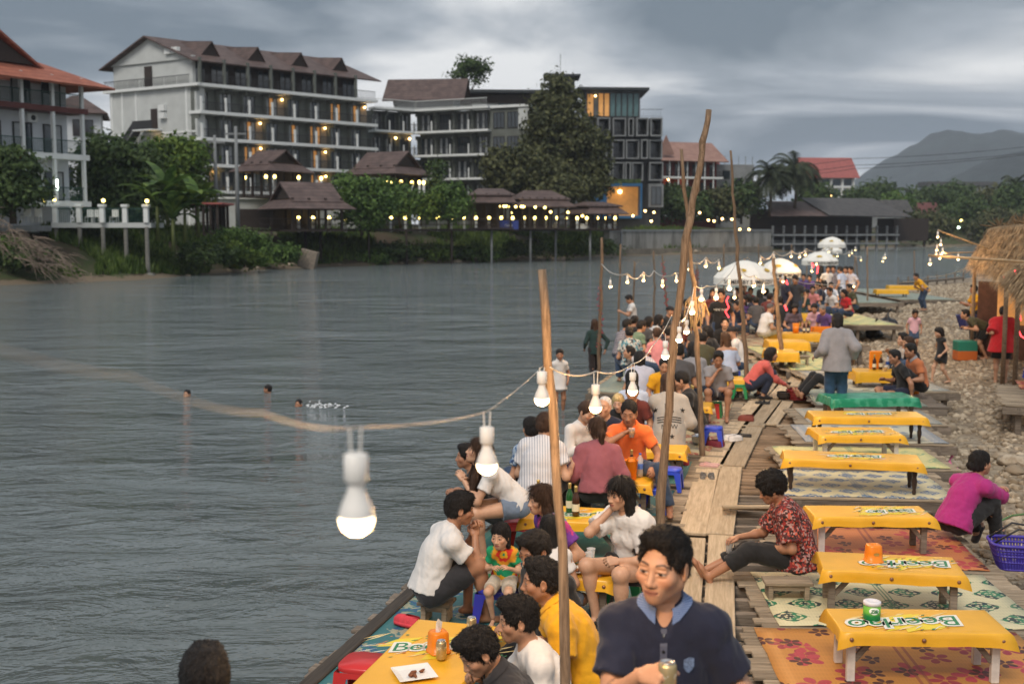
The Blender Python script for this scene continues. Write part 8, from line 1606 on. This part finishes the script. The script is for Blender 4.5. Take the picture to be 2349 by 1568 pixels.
# --- beach bits
def lump(label,name,vx,vy,z,sx,sz,col,cat,seed,peak=True,rough=.4):
    p=gp(vx,vy,z); p.z=gz(p.x,p.y); r=np.random.RandomState(seed); f=Fld((-.5,-.5,-.1),(.5,.5,.9),.035); f.union(ell((0,0,.17),(.30,.26,.20)),.05); f.union(ell((.12,.05,.14),(.22,.2,.16)),.06)
    if peak: f.union(rc((0,0,.25),(.02,0,.55),.10,.03),.08); f.union(rc((.02,0,.55),(.10,.03,.68),.03,.05),.03)
    f.noise(.03,22,seed); v,q=f.mesh(); v=v*np.array([sx,sx,sz]); return tag(link(name,npmesh(name,v,q,mat('bag_%d'%seed,col,rough=rough,var=.3,spec=.5)),None,p),label,cat)
lump('knotted black rubbish bag on the beach','rubbish_bag',2005,744,.0,.9,.9,(.010,.010,.012),'bag',2); lump('larger black rubbish bag further up the beach','rubbish_bag',2036,720,.05,1.1,.95,(.010,.010,.012),'bag',3); lump('crumpled pink plastic bag blown against the platform','plastic_bag',2178,1050,-.1,.42,.42,(.62,.16,.30),'bag',4)
hs_=cable('green_hose',[gp(2285,1205,-.1)+Vector((0,0,.03)),gp(2320,1192,-.1)+Vector((0,0,.05)),gp(2420,1180,-.05)+Vector((0,0,.05))],.012,mat('hose',(.10,.20,.07),rough=.4),'pale green hose on the pebbles at the right edge','hose')
Bb=platform('slatted_bench','low slatted wooden bench at the right edge of the beach',gp(2452,905,.3).x,gp(2452,905,.3).y,2.2,2.6,.26,R(-20),pw=.1); fm=gp(2440,885,.28); woven_mat('coral','pinkish board mat on the slatted bench',fm,1.5,1.2,R(-20),.266)
# --- thatched hut
m_straw=mat('thatch_straw',fn=lambda:(lambda v:cmix(xyz(nnode('ShaderNodeTexVoronoi',{'Vector':v,'Scale':9.0}).outputs['Color'])[0],(.13,.08,.038),(.56,.41,.24)))(coords()),rough=.95)
hut=empty('thatched_hut',(0,0,0)); tag(hut,'open bamboo hut with shaggy thatched roof at the right','hut')
def thatch(A,B,Cc,D,seed,n=5200,L=.75,name='thatch'):
    """A,B ridge far/near, Cc eave near, D eave far"""
    A,B,Cc,D=[np.array(q) for q in (A,B,Cc,D)]; r=np.random.RandomState(seed); u=r.uniform(0,1,n); w=r.uniform(0,1.0,n); p=(A*(1-u)[:,None]+B*u[:,None])*(1-w)[:,None]+(D*(1-u)[:,None]+Cc*u[:,None])*w[:,None]; dn=(D-A)*(1-u)[:,None]+(Cc-B)*u[:,None]; dn/=np.linalg.norm(dn,axis=1)[:,None]; sd=(B-A)/np.linalg.norm(B-A); nm=np.cross(sd,dn); nm[nm[:,2]<0]*=-1
    lay=.04+.17*((w*6)%1)[:,None]; p=p+nm*(lay+r.uniform(0,.05,(n,1))); d=dn+sd*r.normal(0,.16,(n,1))+nm*r.normal(-.05,.08,(n,1)); ln=L*r.uniform(.5,1.2,(n,1)); s=sd*r.uniform(.014,.045,(n,1)); V=np.stack([p-s,p+s,p+d*ln+s*.3],1).reshape(-1,3); o=link(name,npmesh(name,V,np.arange(3*n).reshape(n,3),m_straw,False),hut); o['kind']='stuff'
    mb=MB(); nn=Vector(np.cross(B-A,D-A)).normalized(); nn=nn if nn.z>0 else -nn; mb.hexa([tuple(Vector(q)-nn*.08) for q in (A,B,Cc,D)]+[tuple(Vector(q)+nn*.03) for q in (A,B,Cc,D)]); mb.build('roof_mat',m_straw,hut)
A1,B1,C1,D1=at(2288,522,31),at(2470,505,22.5),at(2372,660,22.0),at(2240,600,30.5); thatch(A1,B1,C1,D1,1,7500,.5); A2,B2,C2,D2=at(2345,612,23),at(2520,600,17.5),at(2440,735,17.2),at(2312,645,22.6); thatch(A2,B2,C2,D2,2,3800,.5)
thatch(A1,B1,at(2520,640,27),at(2420,620,35),3,900); mb=MB(); rr=random.Random(9)
for k in range(60): q=A1.lerp(B1,rr.random()*.7); mb.tube([q,q+Vector((rr.gauss(0,.2),rr.gauss(0,.25),rr.uniform(.05,.28)))],[.03,.01],4)
o=mb.build('ridge_bundle',mat('dark_straw',(.12,.085,.05),rough=.95),hut); o['kind']='stuff'
for i,(vx,vy,Y,zz) in enumerate(((2236,620,29.5,2.1),(2310,640,24,2.0),(2338,640,22,2.2),(2400,640,21,2.2))): q=at(vx,vy,Y); g_=gz(q.x,q.y); link('bamboo_post',MB().tube([(q.x,q.y,g_-.2),(q.x,q.y,zz)],.05,8).mesh('bamboo_post',m_pole,True),hut)
link('lit_panel',MB().cbox(-.6,.6,-.02,.02,0,.9,.01).mesh('lit_panel',mat('hut_glow',(.5,.25,.1),emis=(1,.42,.10),estr=.25,var=.3)),hut,(at(2352,660,24.5).x,24.5,1.0),R(-50)); link('dark_interior_back',MB().cbox(-2.5,2.5,-.03,.03,0,1.9,.01).mesh('dark_interior_back',mat('hut_backing',(.10,.045,.03),var=.3)),hut,(at(2450,700,27).x,27,gz(12,26)),R(-60))  # dark back sheet added to stand in for the shade inside the open hut
for i,(p,q,l) in enumerate(((at(2132,586,27),at(2420,605,21),'long bamboo pole jutting out from the thatched roof'),(at(2152,528,28),at(2305,584,29),'thin bamboo cane slanting down to the thatch'),(at(2167,580,30),at(2250,578,31),'short cane beside the thatch'))):
    n=14; P=[p.lerp(q,j/n) for j in range(n+1)]; tag(MB().tube(P,[.028*(1.18 if j%3==0 else 1)*(1 if i==0 else .6) for j in range(n+1)],8).build('bamboo_pole',mat('dry_bamboo',(.38,.27,.15),rough=.6,var=.2),None,smooth=True),l,'pole')
bx=at(2218,700,29); tag(MB().cbox(-.25,.25,-.2,.2,0,.5,.02).build('plastic_box',mat('box_green_orange',fn=lambda:(lambda q:cmix(q[2].gt(.25),(.5,.12,.02),(.02,.18,.12)))(xyz(coords())),rough=.5),None,(bx.x,bx.y,gz(bx.x,bx.y))),'green and orange plastic box by the hut','box')
# --- haze
hz=MB().box(-2600,3200,-160,3950,-3,215).build('haze',None); hz.data.materials.clear(); mh=bpy.data.materials.new('haze_air'); mh.use_nodes=True; nt=mh.node_tree; nt.nodes.clear(); ou=nt.nodes.new('ShaderNodeOutputMaterial'); pv_=nt.nodes.new('ShaderNodeVolumePrincipled'); pv_.inputs['Color'].default_value=(.78,.87,1,1); pv_.inputs['Density'].default_value=.00020; pv_.inputs['Anisotropy'].default_value=0; nt.links.new(pv_.outputs[0],ou.inputs['Volume']); hz.data.materials.append(mh); tag(hz,'thin evening haze over the valley','haze',kind='stuff')
